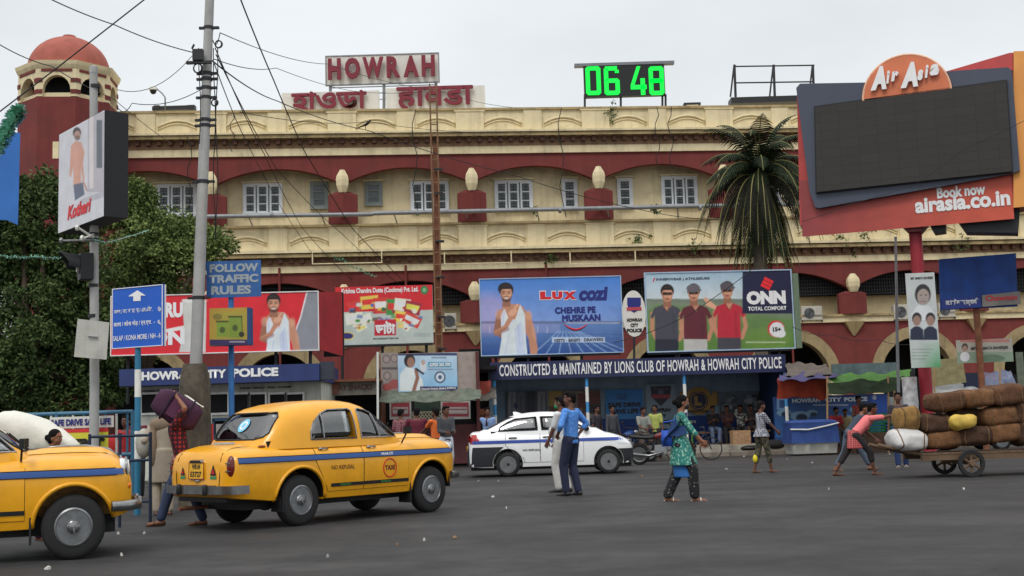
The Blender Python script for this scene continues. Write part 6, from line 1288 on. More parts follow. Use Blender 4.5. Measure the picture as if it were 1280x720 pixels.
def taxi(label, loc, rz, plate=True, extras=True, lods=None):
    C = AMB; t = empty('taxi', loc, label, 'taxi', 'yellow taxis', rz); t.scale = (.985, 1.03, 1.04)
    bme = C.body.copy(); bme.materials.clear(); bme.materials.append(YEL); b = link('body', bme, t); cme = C.cab.copy(); cme.materials.clear(); cme.materials.append(YEL); cb = link('cabin', cme, t)
    for k, me in enumerate(C.panes):
        me = me.copy(); me.materials.clear(); me.materials.append(GLASS); me.polygons.foreach_set('use_smooth', [True]*len(me.polygons)); link(['side_window']*4+['rear_window', 'windscreen'], me, t) if False else link((['side_window']*4+['rear_window', 'windscreen'])[k], me, t)
    g = MB(); g.box(-.45, 1.85, -.66, .66, 1.03, 1.105); g.build('interior_shelf', CARIN, t)
    # window surrounds
    for sd in (-1, 1):
        for P in amb['side']:
            g = C.side_line(P+[P[0]], .011, sd, .002, True); g.build('window_trim', CHROME, t)
        for x in (.45, ): g = C.side_line([(x, 1.12), (x, 1.45)], .014, sd, 0, True); g.build('window_divider', CHROME, t)
        g = C.side_line([(1.50, 1.12), (1.44, 1.43)], .012, sd, 0, True); g.build('window_divider', CHROME, t)
    # rear glass rubber
    for P, x0, x1 in amb['ends']:
        Q = []
        n = len(P)
        for i in range(n+1):
            for k in range(4):
                (y0, z0), (y1, z1) = P[i % n], P[(i+1) % n]; y, z = y0+(y1-y0)*k/4, z0+(z1-z0)*k/4; dirx = 1 if x1 < .5 else -1; h = C.cabtree.ray_cast(Vector((-3*dirx, y, z)), Vector((dirx, 0, 0)), 4)
                if h[0]: Q.append(h[0])
        g = MB(); g.tube(Q[:4*n+1], .013, 5); g.build('window_seal', BLACKP, t)
    # doors, with shut lines round them
    zb_, zt_ = .42, 1.035
    for sd in (-1, 1):
        fr = lambda z: .62-.0*z if z > .80 else .62+(.80-z)*.32
        for nm, f0, f1 in (('rear_door', (lambda z: .24+.05*ss(.8, 1.1, z)*0 if z > .82 else .24+(.82-z)*.55), 1.085), ('front_door', 1.105, 1.97)):
            me = C.side_patch(f0, f1, zb_, zt_, 14, 12, sd, .005, YEL, nm); d = link(nm, me, t)
            g = C.side_line([((f0(zt_) if callable(f0) else f0), zt_), ((f0(.82) if callable(f0) else f0), .82), ((f0(zb_) if callable(f0) else f0), zb_), (f1, zb_), (f1, zt_)], .006, sd, 0.0); g.build('shut_line', SHUT, d)
            hx = .34 if nm == 'rear_door' else 1.22; y = C.side_y(hx, .98, sd); g = MB(); g.tube([(hx-.02, y+sd*.012, .97), (hx, y+sd*.035, .98), (hx+.12, y+sd*.035, .985), (hx+.15, y+sd*.012, .98)], .011, 6); g.ell((hx+.02, y+sd*.012, .98), (.035, .012, .022), 10, 6); g.build('handle', CHROME, d, smooth=True)
        me = C.side_patch(-.98, 3.02, .845, .905, 80, 3, sd, .011, BLS, 'blue_stripe'); link('blue_stripe', me, t)
        for q in (.84, .91): g = C.side_line([(-.98, q), (-.4, q), (.4, q), (1.2, q), (2.2, q), (3.02, q)], .005, sd, .008); g.build('stripe_edge', SHUT, t)
        me = C.side_patch(.50, 1.085, .475, .52, 8, 1, sd, .012, BLACKP, 'black_stripe'); link('black_stripe', me, t); me = C.side_patch(1.105, 1.97, .475, .52, 8, 1, sd, .012, BLACKP, 'black_stripe'); link('black_stripe', me, t)
        GRL = mat('green_lettering', (60, 140, 70), .5); mir = sd
        if sd < 0:
            link('lettering', C.side_text('NO REFUSAL', .50, .92, .70, .755, mat('brown_lettering', (96, 60, 30), .5, 0), sd, .02), t); link('lettering', C.side_text('WB-04E 3727', 1.42, 1.66, .857, .893, LETW, sd, .02, .016), t)
            link('lettering', C.side_text('HIGHWAY', .66, .86, .485, .51, GRL, sd, .02, .015), t); link('lettering', C.side_text('BENGAL', 1.42, 1.62, .485, .51, GRL, sd, .02, .015), t)
            link('lettering', C.side_text('TAXI', 1.495, 1.685, .648, .715, mat('dark_taxi_lettering', (90, 30, 24), .5, 0), sd, .05), t)
            P = [(1.59+.125*math.cos(2*PI*j/24), .68+.125*math.sin(2*PI*j/24)) for j in range(25)]; g = C.side_line(P, .011, sd, .004); g.build('taxi_ring', mat('red_ring', (180, 50, 30), .5), t)
        # arch lips
        for ax in (0, amb['wb']):
            P = []; r = .415
            for j in range(22):
                a = -.18+(PI+.36)*j/21; x, z = ax+r*math.cos(a), .35+r*math.sin(a); y = C.side_y(x, z, sd)
                if y is not None: P.append((x, y-sd*.006, z))
            g = MB(); g.tube(P, .024, 8); g.build('arch_lip', YEL, t, smooth=True)
            g = MB(); r = .40; V = []; N = 20
            for j in range(N+1): a = PI*j/N; V += [(ax+r*math.cos(a), sd*.42, .35+r*math.sin(a)), (ax+r*math.cos(a), sd*.79, .35+r*math.sin(a))]
            g.add(V, [(2*j, 2*j+1, 2*j+3, 2*j+2) for j in range(N)]+[tuple(range(0, 2*N+2, 2))]); g.build('wheel_well', BLACKP, t)
            wheel(amb, t, ax, sd, 'steel')
        g = MB(); g.box(-.32, -.30, sd*.55 if sd > 0 else -.8, sd*.8 if sd > 0 else -.55, .2, .5); g.box(2.02, 2.04, .55 if sd > 0 else -.8, .8 if sd > 0 else -.55, .17, .45); g.build('mud_flap', BLACKP, t)['kind'] = 'stuff'
        # rear lamp and headlamp
        g = MB(); g.ell((-1.035, sd*.655, .80), (.055, .065, .145), 14, 10); l = g.build('tail_lamp', mat('dark_red_lamp', (96, 26, 24), .2, .1, spec=.6), t, smooth=True)
        for q in (-.05, .05): g = MB(); g.tube([(-1.09, sd*.655+.05*math.cos(a), .80+q) for a in (PI, PI/2, 0)], .008, 5); g.build('lamp_trim', CHROME, l)
        g = MB(); g.lathe([(.02, .05), (.085, .035), (.10, .0), (.105, -.06), (.02, -.07)], 20, (3.0, sd*.60, .90), 'x'); h = g.build('headlamp', mat('headlamp_glass', (200, 204, 206), .1, spec=.7), t, smooth=True, ang=40); g = MB(); g.tube([(3.005, sd*.60+.108*math.cos(2*PI*j/20), .90+.108*math.sin(2*PI*j/20)) for j in range(21)], .014, 6, cap=False); g.build('headlamp_rim', CHROME, h, smooth=True)
        g = MB(); g.ell((3.03, sd*.66, .72), (.03, .05, .035), 10, 6); g.build('side_lamp', mat('amber_lamp', (200, 100, 30), .3), t, smooth=True)
        # wing mirror
        y = C.side_y(1.93, 1.0, sd); g = MB(); g.tube([(1.93, y, 1.01), (1.94, y+sd*.09, 1.14)], .012, 6); g.cbox((1.94, y+sd*.12, 1.19), (.05, .13, .10)); g.build('wing_mirror', BLACKP, t)
    # bumpers
    for xx, dr in ((-1.16, -1), (3.13, 1)):
        P = [(xx-dr*.28, -.83, .52), (xx-dr*.10, -.78, .52), (xx, -.60, .52), (xx+dr*.02, 0, .52), (xx, .60, .52), (xx-dr*.10, .78, .52), (xx-dr*.28, .83, .52)]
        g = MB(); R = []
        for i, p in enumerate(P):
            d = (Vector(P[min(i+1, 6)])-Vector(P[max(i-1, 0)])).normalized(); nrm = Vector((0, 0, 1)).cross(d)*(-1); p = Vector(p); R.append([p+nrm*(a*.035)+Vector((0, 0, b*.052)) for a, b in ((-.5, -1), (.2, -1), (.7, -.75), (1, -.3), (1, .3), (.7, .75), (.2, 1), (-.5, 1))])
        g.loft(R); g.build('bumper', CHROME, t, smooth=True, ang=50)
        for sy in (-.30, .30): g = MB(); g.loft([ring2((xx+dr*.035, sy, z), a, b, 10) for z, a, b in ((.455, .02, .03), (.47, .035, .035), (.575, .035, .035), (.59, .02, .03))]); g.build('overrider', BLACKM if dr < 0 else CHROME, t, smooth=True, ang=50)
    g = MB(); g.box(-.7, 2.9, -.5, .5, .24, .42); g.box(-1.03, -.7, -.55, .55, .36, .50); g.build('underbody', BLACKP, t)
    g = MB(); g.tube([(-1.16, .35, .27), (-.6, .35, .27), (0, .3, .3)], .025, 8); g.build('exhaust', RUST, t)
    g = MB(); g.tube([(0, -.6, .3), (0, .6, .3)], .05, 8); g.build('axle', BLACKP, t); g = MB(); g.tube([(2.46, -.6, .3), (2.46, .6, .3)], .04, 8); g.build('axle', BLACKP, t); g = MB(); g.ell((0, 0, .3), (.14, .12, .12), 12, 8); g.build('differential', BLACKP, t)
    # boot lid, plate, stickers (projected from behind)
    def back(y, z): h = C.bvh_full.ray_cast(Vector((-3, y, z)), Vector((1, 0, 0)), 4); return h[0].x if h[0] else -1.0
    def backlid(pts, r, nm, m, off=-.004): g = MB(); g.tube([(back(y, z)+off, y, z) for y, z in pts], r, 5); return g.build(nm, m, t)
    def top(x, y): h = C.bvh_full.ray_cast(Vector((x, y, 3)), Vector((0, 0, -1)), 4); return h[0].z if h[0] else 1
    L = backlid([(-.47, .98), (-.49, .9), (-.50, .7), (-.48, .52), (-.2, .515), (.2, .515), (.48, .52), (.50, .7), (.49, .9), (.47, .98)], .006, 'boot_lid_seam', SHUT)
    g = MB(); g.tube([(x, -.50+.06*ss(-.8, -.6, x), top(x, -.5)+.001) for x in (-.98, -.9, -.8, -.7, -.62)], .006, 5); g.tube([(x, .50-.06*ss(-.8, -.6, x), top(x, .5)+.001) for x in (-.98, -.9, -.8, -.7, -.62)], .006, 5); g.build('boot_lid_seam', SHUT, t)['kind'] = 'stuff'
    def flat(nm, y0, y1, z0, z1, m, dx=-.012, th=.012):
        xa = back((y0+y1)/2, z0)+dx; xb = back((y0+y1)/2, z1)+dx; g = MB(); g.loft([[(xa, y0, z0), (xa, y1, z0), (xa+th, y1, z0), (xa+th, y0, z0)], [(xb, y0, z1), (xb, y1, z1), (xb+th, y1, z1), (xb+th, y0, z1)]]); return g.build(nm, m, t), xa, xb
    pl_, xa, xb = flat('number_plate', -.16, .18, .655, .865, mat('plate_yellow', (232, 160, 40), .5), -.02)
    def backtext(s_, y0, y1, z0, z1, m, dx):
        me = textmesh(s_, .03, 0, (0, 1, 0, 1))
        for v in me.vertices: u, w = v.co.x, v.co.z; y = y1+(y0-y1)*u; z = z0+(z1-z0)*w; q = (z-.665)/.18; v.co = (xa+(xb-xa)*q-.004, y, z)
        me.materials.append(m); return link('lettering', me, pl_)
    if plate:
        backtext('WB 04', -.08, .11, .775, .845, LETK, 0); backtext('E3727', -.11, .14, .68, .75, LETK, 0)
        g = MB(); g.tube([(xa-.003, -.16, .655), (xa-.003, .18, .655), (xb-.003, .18, .865), (xb-.003, -.16, .865), (xa-.003, -.16, .655)], .006, 4); g.build('plate_rim', mat('red_brown_rim', (120, 50, 30), .5), pl_)
    x = back(0, .87); g = MB(); g.loft([[(x-.03, -.13, .855), (x-.03, .15, .855), (x+.03, .15, .86), (x+.03, -.13, .86)], [(x-.05, -.11, .89), (x-.05, .13, .89), (x+.03, .13, .905), (x+.03, -.11, .905)]]); g.build('plate_lamp', CHROME, t)
    for y, s_ in ((.34, .9), (-.36, 1.15)):
        g = MB(); g.v = [(back(yy, zz)-.008, yy, zz) for yy, zz in ((y+.06*s_, .70), (y-.06*s_, .70), (y, .70+.12*s_))]; g.f = [(0, 1, 2)]; st = g.build('triangle_sticker', BLACKP, t)
        g = MB(); g.v = [(back(yy, zz)-.012, yy, zz) for yy, zz in ((y+.03*s_, .72), (y-.03*s_, .72), (y, .72+.06*s_))]; g.f = [(0, 1, 2)]; g.build('red_mark', LETR, st)
        g = MB(); g.v = [(back(yy, zz)-.008, yy, zz) for yy, zz in ((y+.06*s_, .655), (y-.06*s_, .655), (y-.06*s_, .69), (y+.06*s_, .69))]; g.f = [(0, 1, 2, 3)]; g.build('green_sticker', mat('green_sticker', (60, 130, 80), .5), t)
    flat('black_badge', -.42, .40, .535, .575, BLACKP, -.01); me = textmesh('HINDUSTAN', .03, 0, (0, 1, 0, 1))
    for v in me.vertices: u, w = v.co.x, v.co.z; v.co = (back(0, .55)-.016, .13-.26*u, .543+.024*w)
    me.materials.append(LETW); link('lettering', me, t)
    x = -.9; g = MB(); g.tube([(back(-.06, .635)-.01, -.06, .635), (back(0, .635)-.03, 0, .632), (back(.06, .635)-.01, .06, .635)], .01, 6); g.build('boot_handle', CHROME, t)
    z = top(-.72, -.05); g = MB(); g.box(-.76, -.70, -.28, .14, z+.004, z+.03); g.build('shelf_strip', mat('pale_strip', (150, 160, 170), .4), t)
    z = top(-.5, -.60); g = MB(); g.ell((-.52, -.62, top(-.52, -.62)+.01), (.06, .035, .018), 12, 6); g.build('fuel_cap', mat('brown_cap', (110, 50, 30), .4), t, smooth=True)
    # hood details
    g = MB(); P = [(x, 0, top(x, 0)+.006) for x in (2.05, 2.3, 2.6, 2.85, 2.97)]; g.tube(P, [.012, .015, .018, .02, .012], 6); g.build('bonnet_trim', CHROME, t, smooth=True)
    for sd in (-1, 1): g = MB(); g.tube([(x, sd*(.47), top(x, sd*.47)+.001) for x in (2.0, 2.2, 2.4, 2.6, 2.8, 2.95)], .006, 5); g.build('bonnet_seam', SHUT, t)
    g = MB(); g.box(2.0, 2.09, -.3, -.05, top(2.05, -.2)-.0, top(2.05, -.2)+.012); g.build('scuttle_vent', CHROME, t)
    for k in range(9): g = MB(); g.cbox((3.06, 0, .62+.03*k), (.03, 1.0-.02*k, .012)); g.build('grille_bar', CHROME, t)
    for y in (-.35, .3): g = MB(); g.tube([(1.98, y, 1.12), (1.78, y-.25, 1.30)], .008, 5); g.build('wiper', BLACKM, t)
    # seats and wheel
    g = MB(); g.loft([[(.15, -.6, 1.0), (.15, .6, 1.0), (.32, .6, 1.0), (.32, -.6, 1.0)], [(.02, -.55, 1.24), (.02, .55, 1.24), (.12, .55, 1.24), (.12, -.55, 1.24)]]); g.build('rear_seat', mat('dark_seat_cover', (92, 66, 58), .8, .2, 6), t)
    for y in (-.32, .32): g = MB(); g.loft([[(1.0, y-.25, 1.0), (1.0, y+.25, 1.0), (1.12, y+.25, 1.0), (1.12, y-.25, 1.0)], [(.9, y-.22, 1.3), (.9, y+.22, 1.3), (.98, y+.22, 1.3), (.98, y-.22, 1.3)]]); g.build('front_seat', mat('dark_seat_cover', (92, 66, 58), .8, .2, 6), t)
    g = MB(); rt = Matrix.Translation((1.55, -.33, 1.18)) @ Matrix.Rotation(-.9, 4, 'Y'); g.tube([rt @ Vector((.19*math.cos(2*PI*j/20), .19*math.sin(2*PI*j/20), 0)) for j in range(21)], .014, 6, cap=False); g.tube([rt @ Vector((-.19, 0, 0)), rt @ Vector((.19, 0, 0))], .012, 5); g.build('steering_wheel', BLACKP, t)
    # rear-window sticker
    if extras:
        g = MB(); n = 20; V = []
        cy, cz = -.02, 1.32; h = C.cabtree.ray_cast(Vector((-3, cy, cz)), Vector((1, 0, 0)), 4)[0]
        for rr, nm, mm in ((.085, 'round_sticker', mat('sky_blue_sticker', (110, 180, 225), .4, .2, 30)), (.055, 'sticker_centre', mat('white_sticker', (220, 230, 236), .4, .1, 30)), (.035, 'sticker_core', mat('sky_blue_sticker', (110, 180, 225), .4, .2, 30))):
            g = MB(); g.v = []
            for j in range(n):
                y, z = cy+rr*1.25*math.cos(2*PI*j/n), cz+rr*math.sin(2*PI*j/n); q = C.cabtree.ray_cast(Vector((-3, y, z)), Vector((1, 0, 0)), 4)[0]; g.v.append((q.x-.006-.002*(nm != 'round_sticker')-.002*(nm == 'sticker_core'), y, z))
            g.f = [tuple(range(n))]; g.build(nm, mm, t)
    return t
# right-side wheel contact points measured on the road
d1 = math.atan2(1.82, 1.66); P0 = Vector((-3.02, 16.5, 0)); lw = Vector((-math.sin(d1), math.cos(d1), 0))
taxi('yellow taxi with blue stripe seen from its rear right, plate WB 04 E3727', P0+lw*.70, d1)
taxi('yellow taxi cut by the left edge, only its front half in view', Vector((-4.72, 13.0, 0))+Vector((-2.464*math.cos(.36)-.70*math.sin(.36), -2.464*math.sin(.36)+.70*math.cos(.36), 0)), .36, extras=False)
# ---- white saloon cab and a dark one behind the cart
dz = dict(wb=2.43, wr=.295, arch=.36, track=1.47, zmid=.62, npow=4.5, tuck=.04, cpow=5, tumble=.80, bw=.5,
  body=[(-.95, .55, .86, .30), (-.92, .68, 1.02, .26), (-.84, .76, 1.09, .24), (-.6, .81, 1.10, .22), (0, .835, 1.08, .22), (.8, .84, 1.06, .22), (1.6, .84, 1.04, .22), (2.05, .835, 1.04, .22), (2.35, .825, 1.02, .22), (2.7, .80, .93, .23), (2.9, .76, .84, .25), (3.0, .68, .74, .28), (3.05, .55, .62, .32)],
  cab=[(-.72, .60, 1.09, 1.08), (-.55, .64, 1.16, 1.06), (-.3, .68, 1.28, 1.05), (0, .71, 1.42, 1.05), (.35, .73, 1.51, 1.04), (.8, .74, 1.545, 1.03), (1.2, .735, 1.53, 1.02), (1.5, .72, 1.47, 1.02), (1.8, .71, 1.33, 1.02), (2.1, .69, 1.17, 1.02), (2.35, .65, 1.03, 1.01)],
  side=[[(-.22, 1.09), (-.16, 1.20), (.0, 1.30), (.2, 1.385), (.71, 1.42), (.74, 1.10)], [(.84, 1.10), (.81, 1.42), (1.2, 1.415), (1.42, 1.36), (1.72, 1.22), (1.90, 1.12), (1.89, 1.10)]],
  ends=[([(-.561, 1.143), (.562, 1.144), (.503, 1.433), (-.502, 1.432)], -.93, .27), ([(-.603, 1.117), (.604, 1.118), (.523, 1.449), (-.522, 1.448)], 1.53, 2.63)],
  bx=[-.95, -.935, -.92, -.88, -.84, -.75, -.6, -.4, -.2, 0, .3, .8, 1.3, 1.6, 1.85, 2.05, 2.2, 2.35, 2.5, 2.6, 2.7, 2.8, 2.9, 2.95, 3.0, 3.03, 3.05],
  cx=[-.72, -.63, -.55, -.42, -.3, -.15, 0, .17, .35, .6, .8, 1.0, 1.2, 1.35, 1.5, 1.65, 1.8, 1.95, 2.1, 2.22, 2.35])
DZ = Car(dz)
def saloon(label, loc, rz, paint, stripe, group=None, cat='car'):
    C = DZ; t = empty('saloon_car', loc, label, cat, group, rz); bme = C.body.copy(); bme.materials.clear(); bme.materials.append(paint); link('body', bme, t); cme = C.cab.copy(); cme.materials.clear(); cme.materials.append(paint); link('cabin', cme, t)
    for k, me in enumerate(C.panes): me = me.copy(); me.materials.clear(); me.materials.append(GLASS); me.polygons.foreach_set('use_smooth', [True]*len(me.polygons)); link((['side_window']*4+['rear_window', 'windscreen'])[k], me, t)
    g = MB(); g.box(-.4, 2.0, -.66, .66, 1.04, 1.095); g.build('interior_shelf', CARIN, t); BB = mat('black_bumper_plastic', (36, 38, 42), .55, .12, 4)
    for sd in (-1, 1):
        for P in dz['side']: C.side_line(P+[P[0]], .012, sd, .001, True).build('window_seal', BLACKP, t)
        for nm, f0, f1 in (('rear_door', (lambda z: -.05 if z > .75 else -.05+(.75-z)*1.0), .775), ('front_door', .79, 1.83)):
            d = link(nm, C.side_patch(f0, f1, .33, 1.03, 12, 9, sd, .004, paint, nm), t); f_ = f0(.33) if callable(f0) else f0; q_ = f0(1.03) if callable(f0) else f0; m_ = f0(.75) if callable(f0) else f0
            C.side_line([(q_, 1.03), (m_, .75), (f_, .33), (f1, .33), (f1, 1.03)], .006, sd).build('shut_line', mat('grey_shut_line', (60, 60, 62), .8, 0), d)
            hx = .04 if nm == 'rear_door' else .86; y = C.side_y(hx, .93, sd); g = MB(); g.tube([(hx, y+sd*.01, .925), (hx+.03, y+sd*.035, .93), (hx+.15, y+sd*.035, .93), (hx+.18, y+sd*.01, .925)], .016, 6); g.build('handle', BLACKP, d, smooth=True)
        if stripe:
            link('blue_stripe', C.side_patch(-.86, 2.86, lambda: 0, 1, 1, 1, sd) if False else C.side_patch(-.86, 2.80, .80, .875, 60, 2, sd, .011, mat('cab_blue_stripe', (44, 66, 140), .4, .05), 'blue_stripe'), t)
            if sd < 0: link('lettering', C.side_text('NO REFUSAL', .36, .80, .60, .65, LETK, sd, .03), t)
        for ax in (0, dz['wb']):
            g = MB(); r = .358; V = []; N = 18
            for j in range(N+1): a = PI*j/N; V += [(ax+r*math.cos(a), sd*.42, .315+r*math.sin(a)), (ax+r*math.cos(a), sd*.80, .315+r*math.sin(a))]
            g.add(V, [(2*j, 2*j+1, 2*j+3, 2*j+2) for j in range(N)]+[tuple(range(0, 2*N+2, 2))]); g.build('wheel_well', BLACKP, t); wheel(dz, t, ax, sd, 'plain')
        # lamps
        T = C.bvh_full
        def wrap(x0, x1, z0, z1, nm, m, off=.008): link(nm, C.side_patch(x0, x1, z0, z1, 8, 5, sd, off, m, nm), t)
        wrap(-.945, lambda z: -.62+(1.0-z)*.5-.12, .80, 1.03, 'tail_lamp', mat('red_tail_lamp', (150, 40, 40), .2, .1, spec=.6)); wrap(lambda z: 2.55+(.85-z)*1.2, 2.97, .72, .84, 'headlamp', mat('headlamp_glass', (200, 204, 206), .1, spec=.7))
        wrap(-.948, lambda z: -math.sqrt(max(.01, .372**2-(z-.315)**2)), .25, .72, 'bumper_side', BB, .012); wrap(lambda z: 2.43+math.sqrt(max(.01, .372**2-(z-.315)**2)), 3.04, .25, .60, 'bumper_side', BB, .012)
        y = C.side_y(1.9, 1.0, sd); g = MB(); g.ell((1.92, y+sd*.1, 1.10), (.07, .10, .07), 12, 8); g.build('wing_mirror', BLACKP, t, smooth=True)
    for x, zc, zh in ((-.985, .50, .23), (3.06, .44, .17)): g = MB(); g.loft([[(x+(.1 if x < 0 else -.1), sy, zc+zz) for sy, zz in ((-.70, -zh), (.70, -zh), (.70, zh), (-.70, zh))], [(x, sy, zc+zz) for sy, zz in ((-.55, -zh*.8), (.55, -zh*.8), (.55, zh*.8), (-.55, zh*.8))]]); g.build('bumper', BB, t)
    g = MB(); g.box(-.9, 3.0, -.6, .6, .16, .26); g.build('underbody', BLACKP, t); g = MB(); g.tube([(.35, 0, 1.51), (.28, 0, 1.60)], .01, 5); g.build('aerial', BLACKM, t); g = MB(); g.loft([[(.18, -.03, 1.46), (.18, .03, 1.46), (.42, .03, 1.50), (.42, -.03, 1.50)], [(.16, -.01, 1.56), (.16, .01, 1.56), (.24, .01, 1.56), (.24, -.01, 1.56)]]); g.build('roof_fin', paint, t)
    for x0, y in ((.1, -.32), (.1, .32), (1.0, -.34), (1.0, .34)): g = MB(); g.loft([[(x0+.1, y-.22, 1.0), (x0+.1, y+.22, 1.0), (x0+.2, y+.22, 1.0), (x0+.2, y-.22, 1.0)], [(x0, y-.18, 1.25), (x0, y+.18, 1.25), (x0+.08, y+.18, 1.25), (x0+.08, y-.18, 1.25)]]); g.ell((x0, y, 1.32), (.05, .12, .08), 10, 6); g.build('seat', mat('grey_pink_seat', (130, 96, 92), .8, .2, 6), t)
    for x, y0, y1 in ((-.93, 0, 0),): g = MB(); g.box(-1.0, -.985, -.24, .24, .62, .74); g.build('number_plate', mat('plate_yellow', (232, 160, 40), .5), t)
    return t
Yw = 29.3; aw = G(634, 597); W0 = A(634, 560, Yw); W0.z = 0
saloon('white saloon cab with blue side stripe and black bumpers, parked before the blue stand', W0+Vector((0, .735, 0)), .015, mat('white_car_paint', (226, 228, 230), .3, .04, 2, coat=.5, k=1.35), True, cat='taxi')
W1 = A(1187, 560, 41.0); W1.z = 0
saloon('dark saloon car standing behind the loaded handcart', Vector((W1.x, 37.4, 0)), .02, mat('charcoal_car_paint', (40, 44, 50), .3, .05, 2, coat=.5), False)

# ================================================================ MOTORCYCLES, BICYCLE
def spoked(g, c, r, rz, tr=.045):
    m = Matrix.Translation(c) @ Matrix.Rotation(rz, 4, 'Z'); g.tube([m @ Vector((r*math.cos(2*PI*j/24), 0, r*math.sin(2*PI*j/24))) for j in range(25)], tr, 7, cap=False)
def motorcycle(label, loc, rz, tank):
    t = empty('motorcycle', loc, label, 'motorcycle', 'motorcycles parked by the blue stand', rz)
    for x in (0, 1.28):
        g = MB(); spoked(g, (0, 0, 0), .26, 0, .045); w = g.build('wheel', TYRE, t, (x, 0, .3), smooth=True); g = MB(); g.lathe([(.19, -.012), (.215, -.02), (.22, 0), (.215, .02), (.19, .012)], 20, (0, 0, 0), 'y'); g.lathe([(.05, -.05), (.05, .05)], 10, (0, 0, 0), 'y')
        for k in range(8): a = PI*k/8; g.tube([(-.2*math.cos(a), 0, -.2*math.sin(a)), (.2*math.cos(a), 0, .2*math.sin(a))], .007, 4)
        g.build('rim', CHROME, w)
    g = MB(); g.tube([(1.28, -.07, .3), (1.05, -.07, .85)], .025, 7); g.tube([(1.28, .07, .3), (1.05, .07, .85)], .025, 7); g.build('fork', CHROME, t); g = MB(); g.tube([(.95, -.33, 1.0), (1.02, -.2, 1.02), (1.05, 0, .98), (1.02, .2, 1.02), (.95, .33, 1.0)], .016, 7); g.build('handlebar', BLACKM, t, smooth=True)
    g = MB(); g.lathe([(.02, .06), (.085, .04), (.095, -.02), (.05, -.09), (.01, -.1)], 16, (1.14, 0, .86), 'x'); g.build('headlamp', CHROME, t, smooth=True, ang=50)
    g = MB(); g.loft([ring2((.50, 0, .0), .01, .01)]+[]) if False else None; g = MB(); g.loft([[(x, w*math.cos(2*PI*j/14), z+h*math.sin(2*PI*j/14)) for j in range(14)] for x, w, z, h in ((.42, .06, .76, .04), (.5, .11, .78, .08), (.7, .14, .81, .11), (.88, .12, .83, .10), (.98, .05, .83, .05))]); g.build('fuel_tank', tank, t, smooth=True)
    g = MB(); g.loft([[(x, w*math.cos(2*PI*j/12), z+.05*math.sin(2*PI*j/12)) for j in range(12)] for x, w, z in ((-.28, .06, .82), (-.2, .11, .79), (.1, .13, .76), (.35, .12, .75), (.47, .07, .78))]); g.build('saddle', BLACKP, t, smooth=True)
    g = MB(); g.cbox((.62, 0, .42), (.34, .26, .26)); g.lathe([(.09, -.16), (.09, .16)], 12, (.52, 0, .34), 'y'); g.lathe([(.08, -.05), (.08, .2)], 10, (.72, 0, .5), 'z'); g.build('engine', GREYP, t); g = MB(); g.tube([(0, .05, .3), (.35, .1, .4), (.5, .08, .7), (1.0, 0, .85)], .025, 7); g.tube([(0, -.05, .3), (.35, -.1, .4), (.5, -.08, .7)], .025, 7); g.build('frame', BLACKM, t)
    g = MB(); g.tube([(.7, -.15, .35), (.3, -.17, .25), (-.25, -.17, .32)], [.025, .04, .05], 9); g.build('exhaust', CHROME, t, smooth=True)
    for x in (0, 1.28): g = MB(); g.add([(x+.33*math.cos(a), sy, .3+.33*math.sin(a)) for a in (.2, .7, 1.2, 1.7, 2.2) for sy in (-.06, .06)], [(2*i, 2*i+1, 2*i+3, 2*i+2) for i in range(4)]); g.build('mudguard', tank, t)
    g = MB(); g.cbox((-.33, 0, .74), (.06, .12, .06)); g.build('tail_lamp', LETR, t); g = MB(); g.tube([(.96, .3, 1.0), (.93, .36, 1.14)], .008, 4); g.ell((.93, .38, 1.18), (.02, .06, .045), 8, 6); g.tube([(.96, -.3, 1.0), (.93, -.36, 1.14)], .008, 4); g.ell((.93, -.38, 1.18), (.02, .06, .045), 8, 6); g.build('mirror', BLACKP, t)['kind'] = 'stuff'
    return t
for px, py, rz, c, lb in ((800, 581, -.25, (90, 26, 28), 'dark red motorcycle nearest the front of the white cab'), (812, 577, .35, (40, 42, 46), 'black motorcycle behind the dark red one'), (772, 575, .9, (36, 60, 110), 'blue motorcycle half hidden behind the bonnet of the white cab')):
    p = G(px, py); motorcycle(lb, p, rz, mat('tank_%d' % px, c, .35, .05, coat=.4))
p = G(846, 577); t = empty('bicycle', p, 'old black bicycle leaning behind the woman in the green tunic', 'bicycle', rz=.1)
for x in (0, 1.05):
    g = MB(); spoked(g, (0, 0, 0), .33, 0, .018); w = g.build('wheel', TYRE, t, (x, 0, .35), smooth=True); g = MB()
    for k in range(9): a = PI*k/9; g.tube([(-.32*math.cos(a), 0, -.32*math.sin(a)), (.32*math.cos(a), 0, .32*math.sin(a))], .003, 3)
    g.build('spokes', CHROME, w)
g = MB(); 
for a, b in (((0, 0, .35), (.42, 0, .32)), ((.42, 0, .32), (.28, 0, .85)), ((.28, 0, .85), (0, 0, .35)), ((.42, 0, .32), (.88, 0, .78)), ((.31, 0, .8), (.88, 0, .86)), ((.86, 0, .95), (1.05, 0, .35))): g.tube([a, b], .016, 6)
g.build('frame', BLACKM, t); g = MB(); g.tube([(.8, -.25, .98), (.87, 0, 1.0), (.8, .25, .98)], .012, 6); g.build('handlebar', CHROME, t); g = MB(); g.ell((.25, 0, .9), (.13, .07, .035), 12, 6); g.build('saddle', BLACKP, t, smooth=True)

